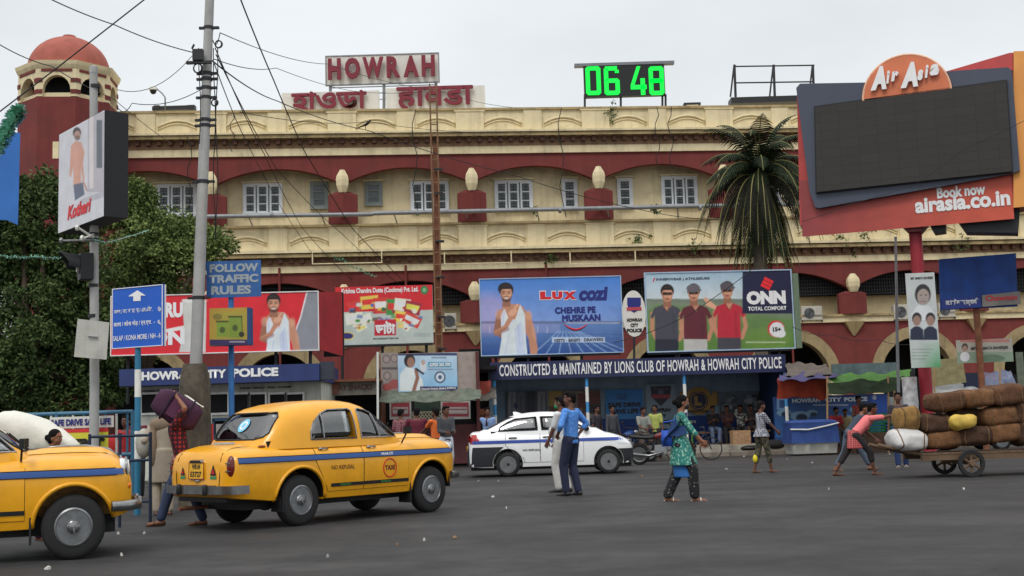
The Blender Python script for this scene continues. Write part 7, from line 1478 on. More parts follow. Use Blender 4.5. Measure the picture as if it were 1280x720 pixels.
# ================================================================ HANDCART AND ITS LOAD
HC = G(1210, 596); cx = HC.x; cy = HC.y+.5; rzc = math.atan(.03)
sc_ = FPX/cy
cart = empty('handcart', (cx, cy, 0), 'long flat wooden handcart with spoked wheels, loaded with brown bales', 'handcart', rz=rzc)
WD = mat('grey_brown_planks', (92, 74, 58), .9, .25, 3, .4, 30)
def cpx(px, py, off=0.0): P = Plane((cx, cy, 0), rzc); return P.L(px, py, off)
xl, zd = cpx(1140, 566); xr = cpx(1330, 566)[0]; zd = .47
for sd in (-.5, .5): 
    g = MB(); g.box(xl, xr, sd-.05, sd+.05, zd-.14, zd-.031); g.build('side_beam', WD, cart)
    w = MB(); 
    g = MB(); g.lathe([(.22, -.04), (.26, -.035), (.26, .035), (.22, .04)], 30, (0, 0, 0), 'y'); wl = g.build('wheel', TYRE, cart, (0, sd*1.35, .26), smooth=True, ang=40)
    # open rim: felloe and spokes
    g = MB(); g.lathe([(.05, -.07), (.07, 0), (.05, .07)], 12, (0, 0, 0), 'y'); g.build('hub', WD, wl)
    for k in range(6): a = PI/6+2*PI*k/6; g = MB(); g.tube([(.05*math.cos(a), 0, .05*math.sin(a)), (.20*math.cos(a), 0, .20*math.sin(a))], .025, 6); g.build('spoke', WD, wl)
for o in [c for c in cart.children if c.name.startswith('wheel')]:
    g = MB(); R = [(.18, -.035), (.25, -.04), (.26, 0), (.25, .04), (.18, .035)]; n = 30; rings = []
    for j in range(n+1): a = 2*PI*j/n; rings.append([(r*math.cos(a), h, r*math.sin(a)) for r, h in R])
    g.loft(rings, cap=False); o.data = g.mesh('felloe', TYRE, True, ang=40)
x = xl; 
while x < xr: g = MB(); g.box(x, x+.17, -.56, .56, zd-.03, zd); g.build('plank', WD, cart); x += .185
g = MB(); g.tube([(0, -.72, .26), (0, .72, .26)], .03, 8); g.box(-.1, .1, -.4, .4, .27, zd-.13); g.build('axle', WD, cart)
for sd in (-.35, .35): g = MB(); g.tube([(xl+.3, sd, zd-.09), (xl-.75, sd*.8, zd+.18)], .035, 7); g.build('shaft', WD, cart)
g = MB(); g.tube([(1.6, -.3, zd-.1), (1.55, -.3, .05)], .04, 6); g.build('prop_stick', WD, cart)
BAL = [mat('brown_jute_a', (84, 56, 38), .95, .4, 7, .9, 50, dirt=(48, 34, 26, .6)), mat('brown_jute_b', (104, 72, 46), .95, .4, 7, .9, 50, dirt=(70, 50, 34, .5)), mat('brown_jute_c', (66, 46, 34), .95, .4, 7, .9, 50, dirt=(44, 34, 28, .5))]
ROPE = mat('jute_rope', (96, 72, 50), .95, .3)
def bale(name, label, x0, y0, x1, y1, off, dep, m, ang=0.0, seed=0, group='brown bales on the handcart', cat='bale', lump=.05, ropes=2, pw=5):
    P = Plane((cx, cy, 0), rzc); a, zb = P.L(x0, y1, off); b, zt = P.L(x1, y0, off); w, h = (b-a)/2, (zt-zb)/2; c = P.W((a+b)/2, off+dep*.0, (zt+zb)/2)
    t = empty(name, c-Vector((0, 0, h*.98)), label, cat, group, rz=rzc); g = MB(); rings = []; N = 14; K = 28
    for i in range(N+1):
        u = -1+2*i/N; cap = (1-abs(u)**6)**.4 if abs(u) < 1 else .5; cap = max(cap, .5); ring = []
        for j in range(K):
            an = 2*PI*j/K; cs, sn = math.cos(an), math.sin(an); q = (abs(cs)**pw+abs(sn)**pw)**(-1/pw); p = Vector((u*w, dep*q*cs*cap, h*q*sn*cap))
            cin = 1-.05*math.exp(-((abs((u*ropes/2+.5) % 1-.5))/.12)**2)*0-.045*sum(math.exp(-((u-(-.6+1.2*k/(max(1, ropes-1))))/.06)**2) for k in range(ropes))
            p = Vector((p.x, p.y*cin, p.z*cin)); p += noise.noise_vector(p*2.2+Vector((seed*3, 0, seed)))*lump+noise.noise_vector(p*6+Vector((seed*3, 0, seed)))*lump*.5; ring.append(p)
        rings.append(ring)
    mr_ = Matrix.Rotation(-ang, 4, 'Y'); rings = [[mr_ @ p+Vector((0, 0, h*.98)) for p in r] for r in rings]; g.loft(rings); g.build('sacking', m, t, smooth=True, ang=60)
    if lump == .05 and seed < 15: g = MB(); q = mr_ @ Vector((w*.93, -dep*.45, 0))+Vector((0, 0, h*.98)); g.ell(q, (w*.16, dep*.25, h*.42), 10, 8); g.build('tied_end', mat('pale_jute_end', (132, 108, 78), .95, .3, 12), t, smooth=True)
    for k in range(ropes):
        u = -.6+1.2*k/max(1, ropes-1); i = int((u+1)/2*N+.5); g = MB(); g.tube([p+(p-sum((q for q in rings[i]), Vector())/K).normalized()*.004 for p in rings[i]+rings[i][:1]], .012, 5, cap=False); g.build('rope', ROPE, t)
    return t
specs = [('brown bale at the top left of the load, tilted', 1159, 490, 1200, 514, -.05, 0, .12), ('brown bale in the middle of the top row', 1199, 486, 1236, 509, -.02, 1, .02), ('brown bale at the top right with its corner raised', 1234, 481, 1274, 506, -.04, 0, .12),
 ('dark brown bale in the middle row above the grey-brown one at left', 1146, 518, 1185, 540, -.0, 2, .0), ('wide brown bale in the middle row right of the yellow sack', 1223, 508, 1266, 533, .0, 1, .10), ('brown bale at the right end of the middle row', 1262, 500, 1300, 530, .0, 2, .05), ('bale hidden behind the yellow sack', 1184, 510, 1222, 530, .25, 2, .03),
 ('brown bale at the left of the bottom row', 1153, 538, 1196, 560, -.02, 1, .06), ('dark bale second in the bottom row', 1190, 532, 1234, 556, .0, 2, .02), ('long brown bale third in the bottom row', 1229, 529, 1272, 553, .0, 1, .08), ('brown bale at the right end of the bottom row', 1266, 524, 1306, 556, .0, 2, .06)]
for k, (lb, x0, y0, x1, y1, off, mi, an) in enumerate(specs): bale('jute_bale', lb, x0-1, y0-.5, x1+2, y1+1, off, .36, BAL[mi], an, k+1)
bale('upright_bale', 'upright yellowish bale held by the man pushing the handcart', 1118.5, 508, 1146, 540, -.1, .3, mat('yellow_brown_jute', (128, 98, 54), .9, .35, 6, .6, 60, dirt=(70, 50, 30, .6)), 0, 20, lump=.05, pw=3)
bale('white_bundle', 'white plastic bundle tied with cord at the front of the cart', 1113, 538, 1153, 563, -.15, .38, mat('white_plastic_sack', (178, 176, 174), .5, .12, 6, .4, 30), .0, 30, None, 'bundle', .09, 2, 2.6)
bale('yellow_sack', 'small bright yellow sack wedged in the middle of the load', 1185, 518, 1220, 536, -.42, .12, mat('yellow_plastic_sack', (190, 160, 74), .6, .2, 6), .12, 40, None, 'sack', .06, 0, 2.6)
# ================================================================ PEOPLE
SKINS = [mat('brown_skin', (132, 88, 66), .55, .06, 12, k=1.1), mat('dark_brown_skin', (98, 64, 50), .55, .06, 12, k=1.1), mat('light_brown_skin', (158, 110, 84), .55, .06, 12, k=1.1)]
HAIR = mat('black_hair', (22, 20, 20), .9, .2, 30, spec=.08); EYEW = mat('eye_white', (200, 196, 190), .3, 0); LIPS = mat('dark_lips', (110, 62, 56), .5, 0); SANDAL = mat('brown_sandal', (70, 48, 38), .7, .1); SHOE = mat('black_shoe', (28, 26, 26), .4, .1)
def fabric(name, rgb, **k): return mat('cloth_'+name, rgb, .85, k.pop('var', .12), k.pop('scale', 5), .35, 14, **k)
def patfabric(name, c0, c1, kind='check', sc=14, w=.18):
    key = 'pat_'+name
    if key in _mats: return _mats[key]
    m = mat(key, c0, .85, .0); n = m.node_tree; b = n.nodes['Principled BSDF']; t = n.nodes.new('ShaderNodeTexCoord'); A0 = [v*1.2 for v in lin(c0)]; A1 = [v*1.2 for v in lin(c1)]
    x = n.nodes.new('ShaderNodeMix'); x.data_type = 'RGBA'; x.inputs[6].default_value = (*A0, 1); x.inputs[7].default_value = (*A1, 1)
    if kind == 'check':
        s = n.nodes.new('ShaderNodeSeparateXYZ'); n.links.new(t.outputs['Object'], s.inputs[0]); outs = []
        for ax, kk in (('X', sc), ('Y', sc), ('Z', sc)):
            q = n.nodes.new('ShaderNodeMath'); q.operation = 'MULTIPLY'; n.links.new(s.outputs[ax], q.inputs[0]); q.inputs[1].default_value = kk; f = n.nodes.new('ShaderNodeMath'); f.operation = 'FRACT'; n.links.new(q.outputs[0], f.inputs[0]); l = n.nodes.new('ShaderNodeMath'); l.operation = 'LESS_THAN'; n.links.new(f.outputs[0], l.inputs[0]); l.inputs[1].default_value = w; outs.append(l.outputs[0])
        mx = n.nodes.new('ShaderNodeMath'); mx.operation = 'MAXIMUM'; n.links.new(outs[0], mx.inputs[0]); n.links.new(outs[1], mx.inputs[1]); m2 = n.nodes.new('ShaderNodeMath'); m2.operation = 'MAXIMUM'; n.links.new(mx.outputs[0], m2.inputs[0]); n.links.new(outs[2], m2.inputs[1]); n.links.new(m2.outputs[0], x.inputs[0])
    else:
        v = n.nodes.new('ShaderNodeTexVoronoi' if kind == 'dots' else 'ShaderNodeTexNoise'); v.inputs['Scale'].default_value = sc; n.links.new(t.outputs['Object'], v.inputs[0]); l = n.nodes.new('ShaderNodeMath'); l.operation = 'LESS_THAN'; n.links.new(v.outputs[0], l.inputs[0]); l.inputs[1].default_value = w; n.links.new(l.outputs[0], x.inputs[0])
    n.links.new(x.outputs[2], b.inputs['Base Color']); return m
def capsule(g, a, b, ra, rb, n=12, fl=1.0):
    a, b = Vector(a), Vector(b); d = b-a; L = d.length or 1e-4; d = d/L; u = d.cross(Vector((0, 1, 0)) if abs(d.y) < .8 else Vector((1, 0, 0))).normalized(); w = u.cross(d)
    rings = []
    for t, k in ((-1, .15), (-.8, .6), (-.45, .9), (0, 1)): rings.append((a+d*ra*t, ra*k))
    for t, k in ((0, 1), (.45, .9), (.8, .6), (1, .15)): rings.append((b+d*rb*t, rb*k))
    g.loft([[c+(u*math.cos(2*PI*j/n)+w*math.sin(2*PI*j/n)*fl)*r for j in range(n)] for c, r in rings])
def ik(a, t, l1, l2, pole):
    a, t, pole = Vector(a), Vector(t), Vector(pole); d = t-a; L = min(d.length, (l1+l2)*.998); dn = d.normalized(); x = (l1*l1-l2*l2+L*L)/(2*L); h = math.sqrt(max(0, l1*l1-x*x)); p = (pole-dn*pole.dot(dn)); p = p.normalized() if p.length > 1e-4 else Vector((0, 0, 1)); return a+dn*x+p*h, a+dn*L
def hand(g, wr, d, nrm, s, grip):
    """palm, four bent fingers of unequal length and a thumb from the side of the palm"""
    d = d.normalized(); side = d.cross(nrm).normalized(); nrm = side.cross(d).normalized(); pc = wr+d*.045*s
    g.loft([[wr+d*t*s+side*.5*w*s*math.cos(2*PI*j/10)+nrm*.5*h*s*math.sin(2*PI*j/10) for j in range(10)] for t, w, h in ((-.01, .05, .04), (.03, .075, .034), (.075, .08, .028), (.095, .07, .022))])
    for k, (o, L) in enumerate(((-.028, .068), (-.009, .078), (.010, .072), (.029, .056))):
        p = wr+d*.085*s+side*o*s; P = [p-d*.02*s, p]; dr = d.copy()
        for q in range(3): dr = (dr+nrm*(-(.12+.5*grip))).normalized(); P.append(P[-1]+dr*L/3*s)
        g.tube(P, [.009*s]*3+[.008*s, .0065*s], 6)
    p = wr+d*.03*s-side*.032*s; P = [p+side*.01*s, p-side*.014*s+d*.015*s, p-side*.022*s+d*.038*s-nrm*.012*s*(1+grip), p-side*.018*s+d*.06*s-nrm*.024*s*(1+grip)]; g.tube(P, [.012*s, .011*s, .010*s, .008*s], 6)
def person(label, loc, face, H=1.68, group=None, skin=0, pel=(0, 0, .93), lean=0.0, side=0.0, turn=0.0, head=(0, 0, 0), hands=None, feet=None, shirt=None, sleeve='short', pants=None, pl=1.0, kurta=None, kmat=None, hair='short', shoes='sandal', build=1.0, vox=.017, elbow=None, extra=None, grip=.5, tuck=False, mask=None, hat=None, barefoot=False, knees=None, belly=0):
    """local frame: x to the person's left is -x... x right, y forward, z up, in units of a 1.70 m adult; head = (pitch, turn, tilt)"""
    s = H/1.70; t = empty('person', loc, label, 'person', group, face); sk = SKINS[skin]; V = lambda *a: Vector(a)
    P0 = V(*pel); sp_ = Matrix.Rotation(turn, 4, 'Z') @ Matrix.Rotation(side, 4, 'Y') @ Matrix.Rotation(-lean, 4, 'X'); up = (sp_ @ V(0, 0, 1)).normalized(); rt = (sp_ @ V(1, 0, 0)).normalized(); fw = (sp_ @ V(0, 1, 0)).normalized()
    up2 = (up+V(0, 0, .12)+fw*.0).normalized(); chest = P0+up*.30; neck = chest+up2*.235; 
    sh = {1: chest+up*.185+rt*.175*build, -1: chest+up*.185-rt*.175*build}; hip = {1: P0+rt*.09, -1: P0-rt*.09}
    hm = Matrix.Rotation(turn*.6, 4, 'Z') @ Matrix.Rotation(head[1], 4, 'Z') @ Matrix.Rotation(head[2], 4, 'Y') @ Matrix.Rotation(-lean*.45-head[0], 4, 'X'); hc = neck+up2*.05+(hm @ V(0, .012, .115))
    hands = hands or {}; feet = feet or {}; el, wr, kn, an = {}, {}, {}, {}
    for q in (1, -1):
        ht = V(*hands.get(q, (q*.27, .05, .83))); po = (elbow or {}).get(q, (q*.35, -1, -.35)); el[q], wr[q] = ik(sh[q], ht, .285, .255, po)
        ft = V(*feet.get(q, (q*.10, 0, 0)))+V(0, -.03, .085); kn[q], an[q] = ik(hip[q], ft, .43, .43, (knees or {}).get(q, (q*.12, 1, 0)))
    # --- skin: one continuous surface
    g = MB(); b_ = build
    hd = lambda x, y, z: hc+(hm @ V(x, y, z))
    g.ell(hc+(hm @ V(0, -.008, .03)), (.077, .098, .092), 16, 12, hm.to_3x3()); g.ell(hd(0, .018, -.035), (.062, .072, .085), 14, 10, hm.to_3x3()); g.ell(hd(0, .055, -.085), (.032, .03, .03), 10, 8)
    g.ell(hd(0, .096, -.012), (.014, .024, .028), 8, 6, hm.to_3x3()); g.ell(hd(0, .078, .035), (.05, .018, .012), 10, 6, hm.to_3x3())
    for q in (1, -1): g.ell(hd(q*.079, -.005, -.01), (.012, .022, .034), 8, 6, hm.to_3x3()); g.ell(hd(q*.042, .058, -.035), (.024, .022, .022), 8, 6)
    capsule(g, neck-up2*.06, hc+(hm @ V(0, -.015, -.05)), .060, .052)
    g.ell(chest+up*.06, (.15*b_, .10*b_, .20), 14, 10, sp_.to_3x3()); g.ell(P0+up*.08, (.14*b_, .095*b_, .18), 14, 10, sp_.to_3x3()); capsule(g, sh[-1], sh[1], .055, .055)
    for q in (1, -1):
        capsule(g, sh[q], el[q], .050, .038); capsule(g, el[q], wr[q], .038, .026); capsule(g, hip[q], kn[q], .082*b_, .055); capsule(g, kn[q], an[q], .055, .036); f0 = V(*feet.get(q, (q*.10, 0, 0))); fr = an[q]-V(0, 0, .05)
        hx = feet.get(q, (0, 0, 0)); toe = V(0, .17, -.035 if an[q].z < .13 else -.10); capsule(g, fr+V(0, -.03, -.005), fr+toe, .034, .026)
    sc = Matrix.Scale(s, 4)
    me = remesh(g, vox, sk, 2, 'body'); me.transform(sc)
    g = MB()
    for q in (1, -1): d = (wr[q]-el[q]).normalized(); inn = (V(-q, 0, 0)+V(0, .2, 0)); hand(g, wr[q]-d*.02, d, -(inn-d*inn.dot(d)).normalized() if (inn-d*inn.dot(d)).length > .1 else V(0, 0, 1), 1, grip)
    hme = g.mesh('h', sk, True); hme.transform(sc); bm = bmesh.new(); bm.from_mesh(me); bm.from_mesh(hme); bm.to_mesh(me); bm.free(); me.polygons.foreach_set('use_smooth', [True]*len(me.polygons)); link('body', me, t)
    def part(nm, g, m, v=None, sm=3): me = remesh(g, v or vox, m, sm, nm); me.transform(sc); return link(nm, me, t)
    def raw(nm, g, m): me = g.mesh(nm, m, True); me.transform(sc); return link(nm, me, t)
    for q in (1, -1): g = MB(); g.ell(hd(q*.031, .079, .010), (.013, .008, .007), 8, 6); e = raw('eye', g, EYEW); g = MB(); g.ell(hd(q*.031, .086, .010), (.006, .004, .006), 6, 5); me = g.mesh('pupil', HAIR, True); me.transform(sc); link('pupil', me, e); g = MB(); g.tube([hd(q*.012, .092, .030), hd(q*.034, .088, .036), hd(q*.052, .076, .030)], .0045, 5); raw('eyebrow', g, HAIR)
    if not mask: g = MB(); g.ell(hd(0, .084, -.056), (.022, .009, .008), 8, 6); raw('mouth', g, LIPS)
    # --- hair
    if hair != 'none':
        g = MB(); g.ell(hc+(hm @ V(0, -.022, .045)), (.086, .098, .090), 16, 12, hm.to_3x3())
        if hair == 'short':
            for k in range(7): a = -1.2+2.4*k/6; g.ell(hd(.06*math.sin(a), .045*math.cos(a)+.01, .098), (.028, .035, .025), 8, 6)
            g.ell(hd(0, -.06, -.01), (.068, .05, .07), 12, 8)
        if hair in ('long', 'bun'): g.ell(hd(0, -.05, -.01), (.088, .07, .10), 14, 10, hm.to_3x3()); g.ell(hd(0, -.02, .02), (.089, .07, .075), 14, 10, hm.to_3x3())
        if hair == 'bun': g.ell(hd(0, -.13, -.01), (.055, .05, .05), 12, 8)
        if hair == 'long': capsule(g, hd(0, -.08, -.03), hd(0, -.13, -.30), .05, .03)
        raw('hair', g, HAIR)
    if hat: g = MB(); g.ell(hc+(hm @ V(0, -.01, .06)), (.098, .112, .075), 14, 10, hm.to_3x3()); g.ell(hd(0, .10, .055), (.07, .06, .010), 12, 6, hm.to_3x3()); raw('cap', g, hat)
    if mask: g = MB(); g.ell(hd(0, .060, -.052), (.062, .052, .052), 14, 10, hm.to_3x3()); g.ell(hd(0, .09, -.03), (.02, .026, .02), 8, 6); raw('face_mask', g, mask)
    # --- trousers
    if pants:
        g = MB(); kf = .86 if kurta else 1; g.ell(P0+up*.03, (.162*b_*kf, .118*b_*kf, .15), 16, 10, sp_.to_3x3())
        for q in (1, -1):
            e = kn[q].lerp(an[q], pl*.98); wd = kmat or 1.0; capsule(g, hip[q]-V(0, 0, .0), kn[q], .100*b_, .078*wd); capsule(g, kn[q], e, .078*wd, .066*wd)
        part('trousers', g, pants)
    # --- shirt or tunic
    if shirt:
        g = MB()
        if belly: g.ell(P0+up*.17+fw*.05, (.17+belly*.3, .13+belly, .17), 16, 10)
        hem = P0-up*(.0 if kurta is None else 0)+up*(.06 if tuck else -.05); secs = [(hem, .155, .118), (P0+up*.12, .150, .112), (P0+up*.25, .152, .112), (chest+up*.10, .168, .120), (chest+up*.19, .165, .105), (neck-up2*.025, .085, .075)]
        g.loft([[c+rt*(x*b_*math.cos(2*PI*j/20))+fw*(y*b_*math.sin(2*PI*j/20)) for j in range(20)] for c, x, y in secs])
        for q in (1, -1):
            capsule(g, chest+up*.17+rt*q*.10, sh[q], .068, .066)
            if sleeve == 'short': capsule(g, sh[q], sh[q].lerp(el[q], .75), .066, .060)
            elif sleeve == 'long': capsule(g, sh[q], el[q], .064, .052); capsule(g, el[q], el[q].lerp(wr[q], .88), .052, .042)
            elif sleeve == 'elbow': capsule(g, sh[q], el[q], .064, .052); capsule(g, el[q], el[q].lerp(wr[q], .35), .052, .048)
        if kurta:
            mid = (kn[1]+kn[-1])/2; L, fl = kurta; end = P0.lerp(mid, L); R = []; sx = abs(kn[1].x-kn[-1].x)/2; sy = abs(kn[1].y-kn[-1].y)/2
            for u in np.linspace(0, 1, 7):
                c = P0.lerp(end, u); c = c+up*(.12*(1-u)); R.append([c+V((.170+fl*u+sx*u*.4)*b_*math.cos(2*PI*j/28)*(1+.05*u*math.sin(5*2*PI*j/28)), (.135+fl*.8*u+sy*u*.55)*math.sin(2*PI*j/28)*(1+.05*u*math.cos(4*2*PI*j/28)), 0) for j in range(28)])
            g.loft([[v for v in r] for r in R[::-1]])
        part('tunic' if kurta else 'shirt', g, shirt)
    # --- footwear
    if not barefoot:
        for q in (1, -1):
            fr = an[q]-V(0, 0, .05); toe = V(0, .17, -.035 if an[q].z < .13 else -.10); g = MB()
            if shoes == 'shoe': capsule(g, fr+V(0, -.035, .0), fr+toe, .046, .038); raw('shoe', g, SHOE)
            else:
                o = V(0, 0, -.036); capsule(g, fr+V(0, -.035, 0)+o*.9, fr+toe+V(0, .01, 0)+o*.6, .03, .03, 10, .35); g.tube([fr+toe*.55+V(-.045, 0, -.02), fr+toe*.55+V(0, 0, .033), fr+toe*.55+V(.045, 0, -.02)], .009, 5); raw('sandal', g, SANDAL if shoes == 'sandal' else PLAST)
    t['_x'] = 0; del t['_x']
    if extra: extra(dict(t=t, s=s, sc=sc, P0=P0, chest=chest, neck=neck, sh=sh, el=el, wr=wr, kn=kn, an=an, hc=hc, hd=hd, hm=hm, up=up, rt=rt, fw=fw, raw=raw, part=part, V=V, loc=loc, face=face, hip=hip))
    return t
RT, LT, AWAY, TOW = -PI/2, PI/2, 0.0, PI          # facing right, left, away from or towards the camera
def Gp(px, py, dz=0.0): p = G(px, py); return Vector((p.x, p.y, dz))
# ---- woman in the green tunic, walking right
def dupatta(c):
    V = lambda x, y, z: Vector((-x, y, z)); g = cloth([c['chest']+c['up']*.20+V(.10, .07, 0), c['chest']+c['up']*.20+V(-.20, .04, 0), c['P0']+V(-.27, -.26, .02), c['P0']+V(.06, -.30, .08)], 10, 12, .04, .03, 3); c['raw']('scarf', g, mat('blue_scarf', (34, 58, 100), .85, .15, 4, .3, 20))
    g = cloth([c['neck']+V(-.10, -.10, .0), c['neck']+V(-.16, .09, -.01), c['chest']+V(-.24, .10, -.12), c['chest']+V(-.20, -.18, -.12)], 10, 8, .05, .03, 8); c['raw']('scarf_fold', g, mat('blue_scarf', (34, 58, 100), .85, .15, 4, .3, 20))
    g = cloth([c['chest']+V(.10, .17, .12), c['chest']+V(.17, .14, .12), c['chest']+V(.17, .17, -.26), c['chest']+V(.08, .20, -.26)], 5, 8, .0, .02, 5); c['raw']('scarf_end', g, mat('lime_scarf_border', (120, 160, 84), .85, .2, 20))
    g = MB(); g.cbox(c['P0']+V(-.12, -.20, .12), (.07, .17, .26)); c['raw']('shoulder_bag', g, mat('bright_blue_bag', (34, 74, 160), .6, .1)); g = MB(); g.tube([c['P0']+V(0, -.25, .38), c['chest']+V(-.06, -.12, .1), c['sh'][-1]+V(.02, 0, .05)], .014, 5); c['raw']('bag_strap', g, mat('bright_blue_bag', (34, 74, 160), .6, .1))
    g = MB(); R = []; kn = c['kn']
    for u in np.linspace(0, 1, 6): z = c['P0'].z-.26-.26*u; R.append([V((.150+.02*u)*math.cos(2*PI*j/24), .02+.05*u+(.17+.03*u)*math.sin(2*PI*j/24), z) for j in range(24)])
    g.loft(R[::-1]); c['part']('tunic_lining', g, mat('blue_lining', (40, 92, 150), .85, .1))
person('woman in a green patterned tunic, blue scarf and black patterned trousers walking across the road', Gp(854, 626), RT-.12, 1.63, skin=0, pel=(0, -.02, .90), lean=.10, head=(.12, .1, 0), feet={1: (.08, .22, 0), -1: (-.08, -.22, .0)}, hands={1: (.18, .42, .86), -1: (-.16, .36, .90)}, shirt=patfabric('green_tunic', (40, 112, 104), (130, 170, 152), 'noise', 26, .44), sleeve='elbow', pants=patfabric('black_print', (30, 30, 34), (170, 168, 160), 'dots', 26, .18), kurta=(.80, .03), kmat=1.25, pl=.97, hair='bun', shoes='white', elbow={1: (.3, -1, -.8), -1: (-.3, -1, -.8)}, extra=dupatta, vox=.014, mask=mat('black_mask', (30, 28, 30), .8))
# ---- man in blue shirt, hand on hip, and the policeman in white with the green mask
person('man in a bright blue shirt and navy trousers standing with a hand on his hip', Gp(716, 619.5), .95, 1.75, skin=1, head=(.05, .5, .05), lean=-.04, feet={1: (.10, -.02, 0), -1: (-.09, .10, 0)}, hands={1: (.21, -.02, 1.02), -1: (-.22, .12, 1.02)}, elbow={1: (1, -.5, -.2), -1: (-1, -.6, -.2)}, shirt=patfabric('blue_shirt', (66, 118, 190), (86, 136, 202), 'noise', 22, .5), sleeve='elbow', pants=fabric('navy_trousers', (32, 36, 58)), shoes='shoe', build=1.02, vox=.014)
def badge(c):
    g = MB(); R = [[c['P0']+c['up']*z+c['rt']*(.172*math.cos(2*PI*j/20))+c['fw']*(.14*math.sin(2*PI*j/20)) for j in range(20)] for z in (.05, .10)]; g.loft(R); c['raw']('belt', g, SHOE)
    g = MB(); g.tube([c['hd'](-.085, 0, -.04), c['hd'](-.08, .0, .05)], .004, 4); c['raw']('mask_strap', g, mat('green_mask', (40, 120, 76), .8, .1))
person('policeman in white uniform with a green face mask, beside the man in blue', Gp(704, 615), 1.15, 1.70, skin=1, head=(.1, .1, 0), lean=-.03, feet={1: (.09, -.04, 0), -1: (-.09, .08, 0)}, hands={1: (.2, .22, .88), -1: (-.19, .20, .90)}, shirt=fabric('white_uniform', (190, 190, 192)), sleeve='short', pants=fabric('white_trousers', (176, 174, 170)), shoes='shoe', mask=mat('green_mask', (40, 120, 76), .8, .1), build=1.2, belly=.07, tuck=True, extra=badge, vox=.014)
# ---- boy in checked shirt walking to the right
def ybag(c): g = MB(); p = c['kn'][-1]+c['V'](.04, -.10, -.16); g.ell(p, (.06, .06, .10), 12, 8); c['raw']('yellow_bag', g, mat('yellow_polythene', (206, 190, 40), .4, .1))
person('barefoot young man in a black and white checked shirt walking towards the stalls', Gp(954, 591), RT+.15, 1.56, skin=1, head=(.05, 0, 0), lean=.03, feet={1: (.07, .22, 0), -1: (-.08, -.16, 0)}, hands={1: (.16, .40, .95), -1: (-.2, .1, .86)}, shirt=patfabric('bw_check', (46, 48, 58), (150, 152, 160), 'check', 22, .3), sleeve='short', pants=patfabric('camo', (44, 44, 38), (84, 80, 62), 'noise', 16, .5), pl=.55, barefoot=True, extra=ybag, kurta=(.12, .02))
# ---- cart pushers
def lung(c): 
    g = MB(); R = []; k = (c['kn'][1]+c['kn'][-1])/2
    for u in np.linspace(-.1, .78, 6): q = c['P0'].lerp(k, max(0, u)); R.append([q+c['V'](.165*math.cos(2*PI*j/22), (.14+.08*max(0, u))*math.sin(2*PI*j/22), 0 if u >= 0 else .1) for j in range(22)])
    g.loft(R[::-1]); c['part']('cloth_wrap', g, patfabric('red_gamcha', (150, 50, 54), (190, 110, 106), 'check', 24, .25))
person('man in a pink shirt and red cloth wrap leaning hard to push the handcart', Gp(1078, 594), RT, 1.66, skin=1, pel=(0, -.12, .84), lean=.78, head=(-.25, 0, 0), feet={1: (.09, .26, 0), -1: (-.08, -.52, 0)}, hands={1: (.12, .98, 1.28), -1: (-.10, .36, .74)}, elbow={1: (.6, .2, -1), -1: (-.3, -.4, -1)}, shirt=fabric('pink_shirt', (206, 110, 112)), sleeve='short', pants=fabric('black_shorts', (38, 34, 36)), pl=.45, extra=lung, vox=.015)
person('second man pushing the cart, in dark clothes with rolled trousers behind the pink one', Gp(1086, 590)+Vector((0, .9, 0)), RT, 1.62, skin=0, pel=(0, -.14, .86), lean=.7, head=(-.2, 0, 0), feet={1: (.09, .32, 0), -1: (-.08, -.45, 0)}, hands={1: (.12, .85, 1.2), -1: (-.12, .85, 1.2)}, shirt=fabric('slate_shirt', (52, 62, 74)), sleeve='short', pants=fabric('grey_jeans', (72, 82, 98)), pl=.85)
person('man in dark shirt and blue jeans walking behind the upright bale', Gp(1128, 584), TOW-.3, 1.66, skin=1, shirt=fabric('charcoal_shirt', (50, 46, 52)), pants=fabric('dark_blue_jeans', (40, 56, 96)), shoes='white', feet={1: (.09, .12, 0), -1: (-.09, -.1, 0)})
# ---- people at the right-hand stalls
person('man in a red shirt and dark trousers sitting on the brown plinth', RS.pl.W(RS.L(1047, 560, .45)[0], .45, .02), TOW+.2, 1.62, 'people sitting and standing at the right-hand stall', 1, (0, 0, .70), feet={1: (.09, .42, .16), -1: (-.09, .40, .16)}, hands={1: (.12, .35, .84), -1: (-.14, .33, .82)}, shirt=fabric('red_shirt', (140, 36, 42)), pants=fabric('grey_trousers', (58, 58, 62)), head=(.2, .2, 0))
person('person in a pale yellow shirt sitting to the right of the man in red', RS.pl.W(RS.L(1060, 560, .6)[0], .7, .02), TOW-.3, 1.55, 'people sitting and standing at the right-hand stall', 1, (0, 0, .70), feet={1: (.09, .40, .16), -1: (-.09, .40, .16)}, hands={1: (.12, .33, .84), -1: (-.14, .33, .82)}, shirt=fabric('pale_yellow_shirt', (150, 140, 104)), pants=fabric('brown_trousers', (70, 56, 48)), head=(.2, .2, 0))
person('bare-armed man with a red scarf standing behind the man in pink', RS.pl.W(RS.L(1076, 560, -.3)[0], -.35, .02), TOW+.3, 1.72, 'people sitting and standing at the right-hand stall', 1, shirt=fabric('maroon_vest', (124, 48, 46)), sleeve='none', pants=fabric('brown_trousers', (70, 56, 48)), hands={1: (.16, .22, 1.22), -1: (-.2, .2, .95)})
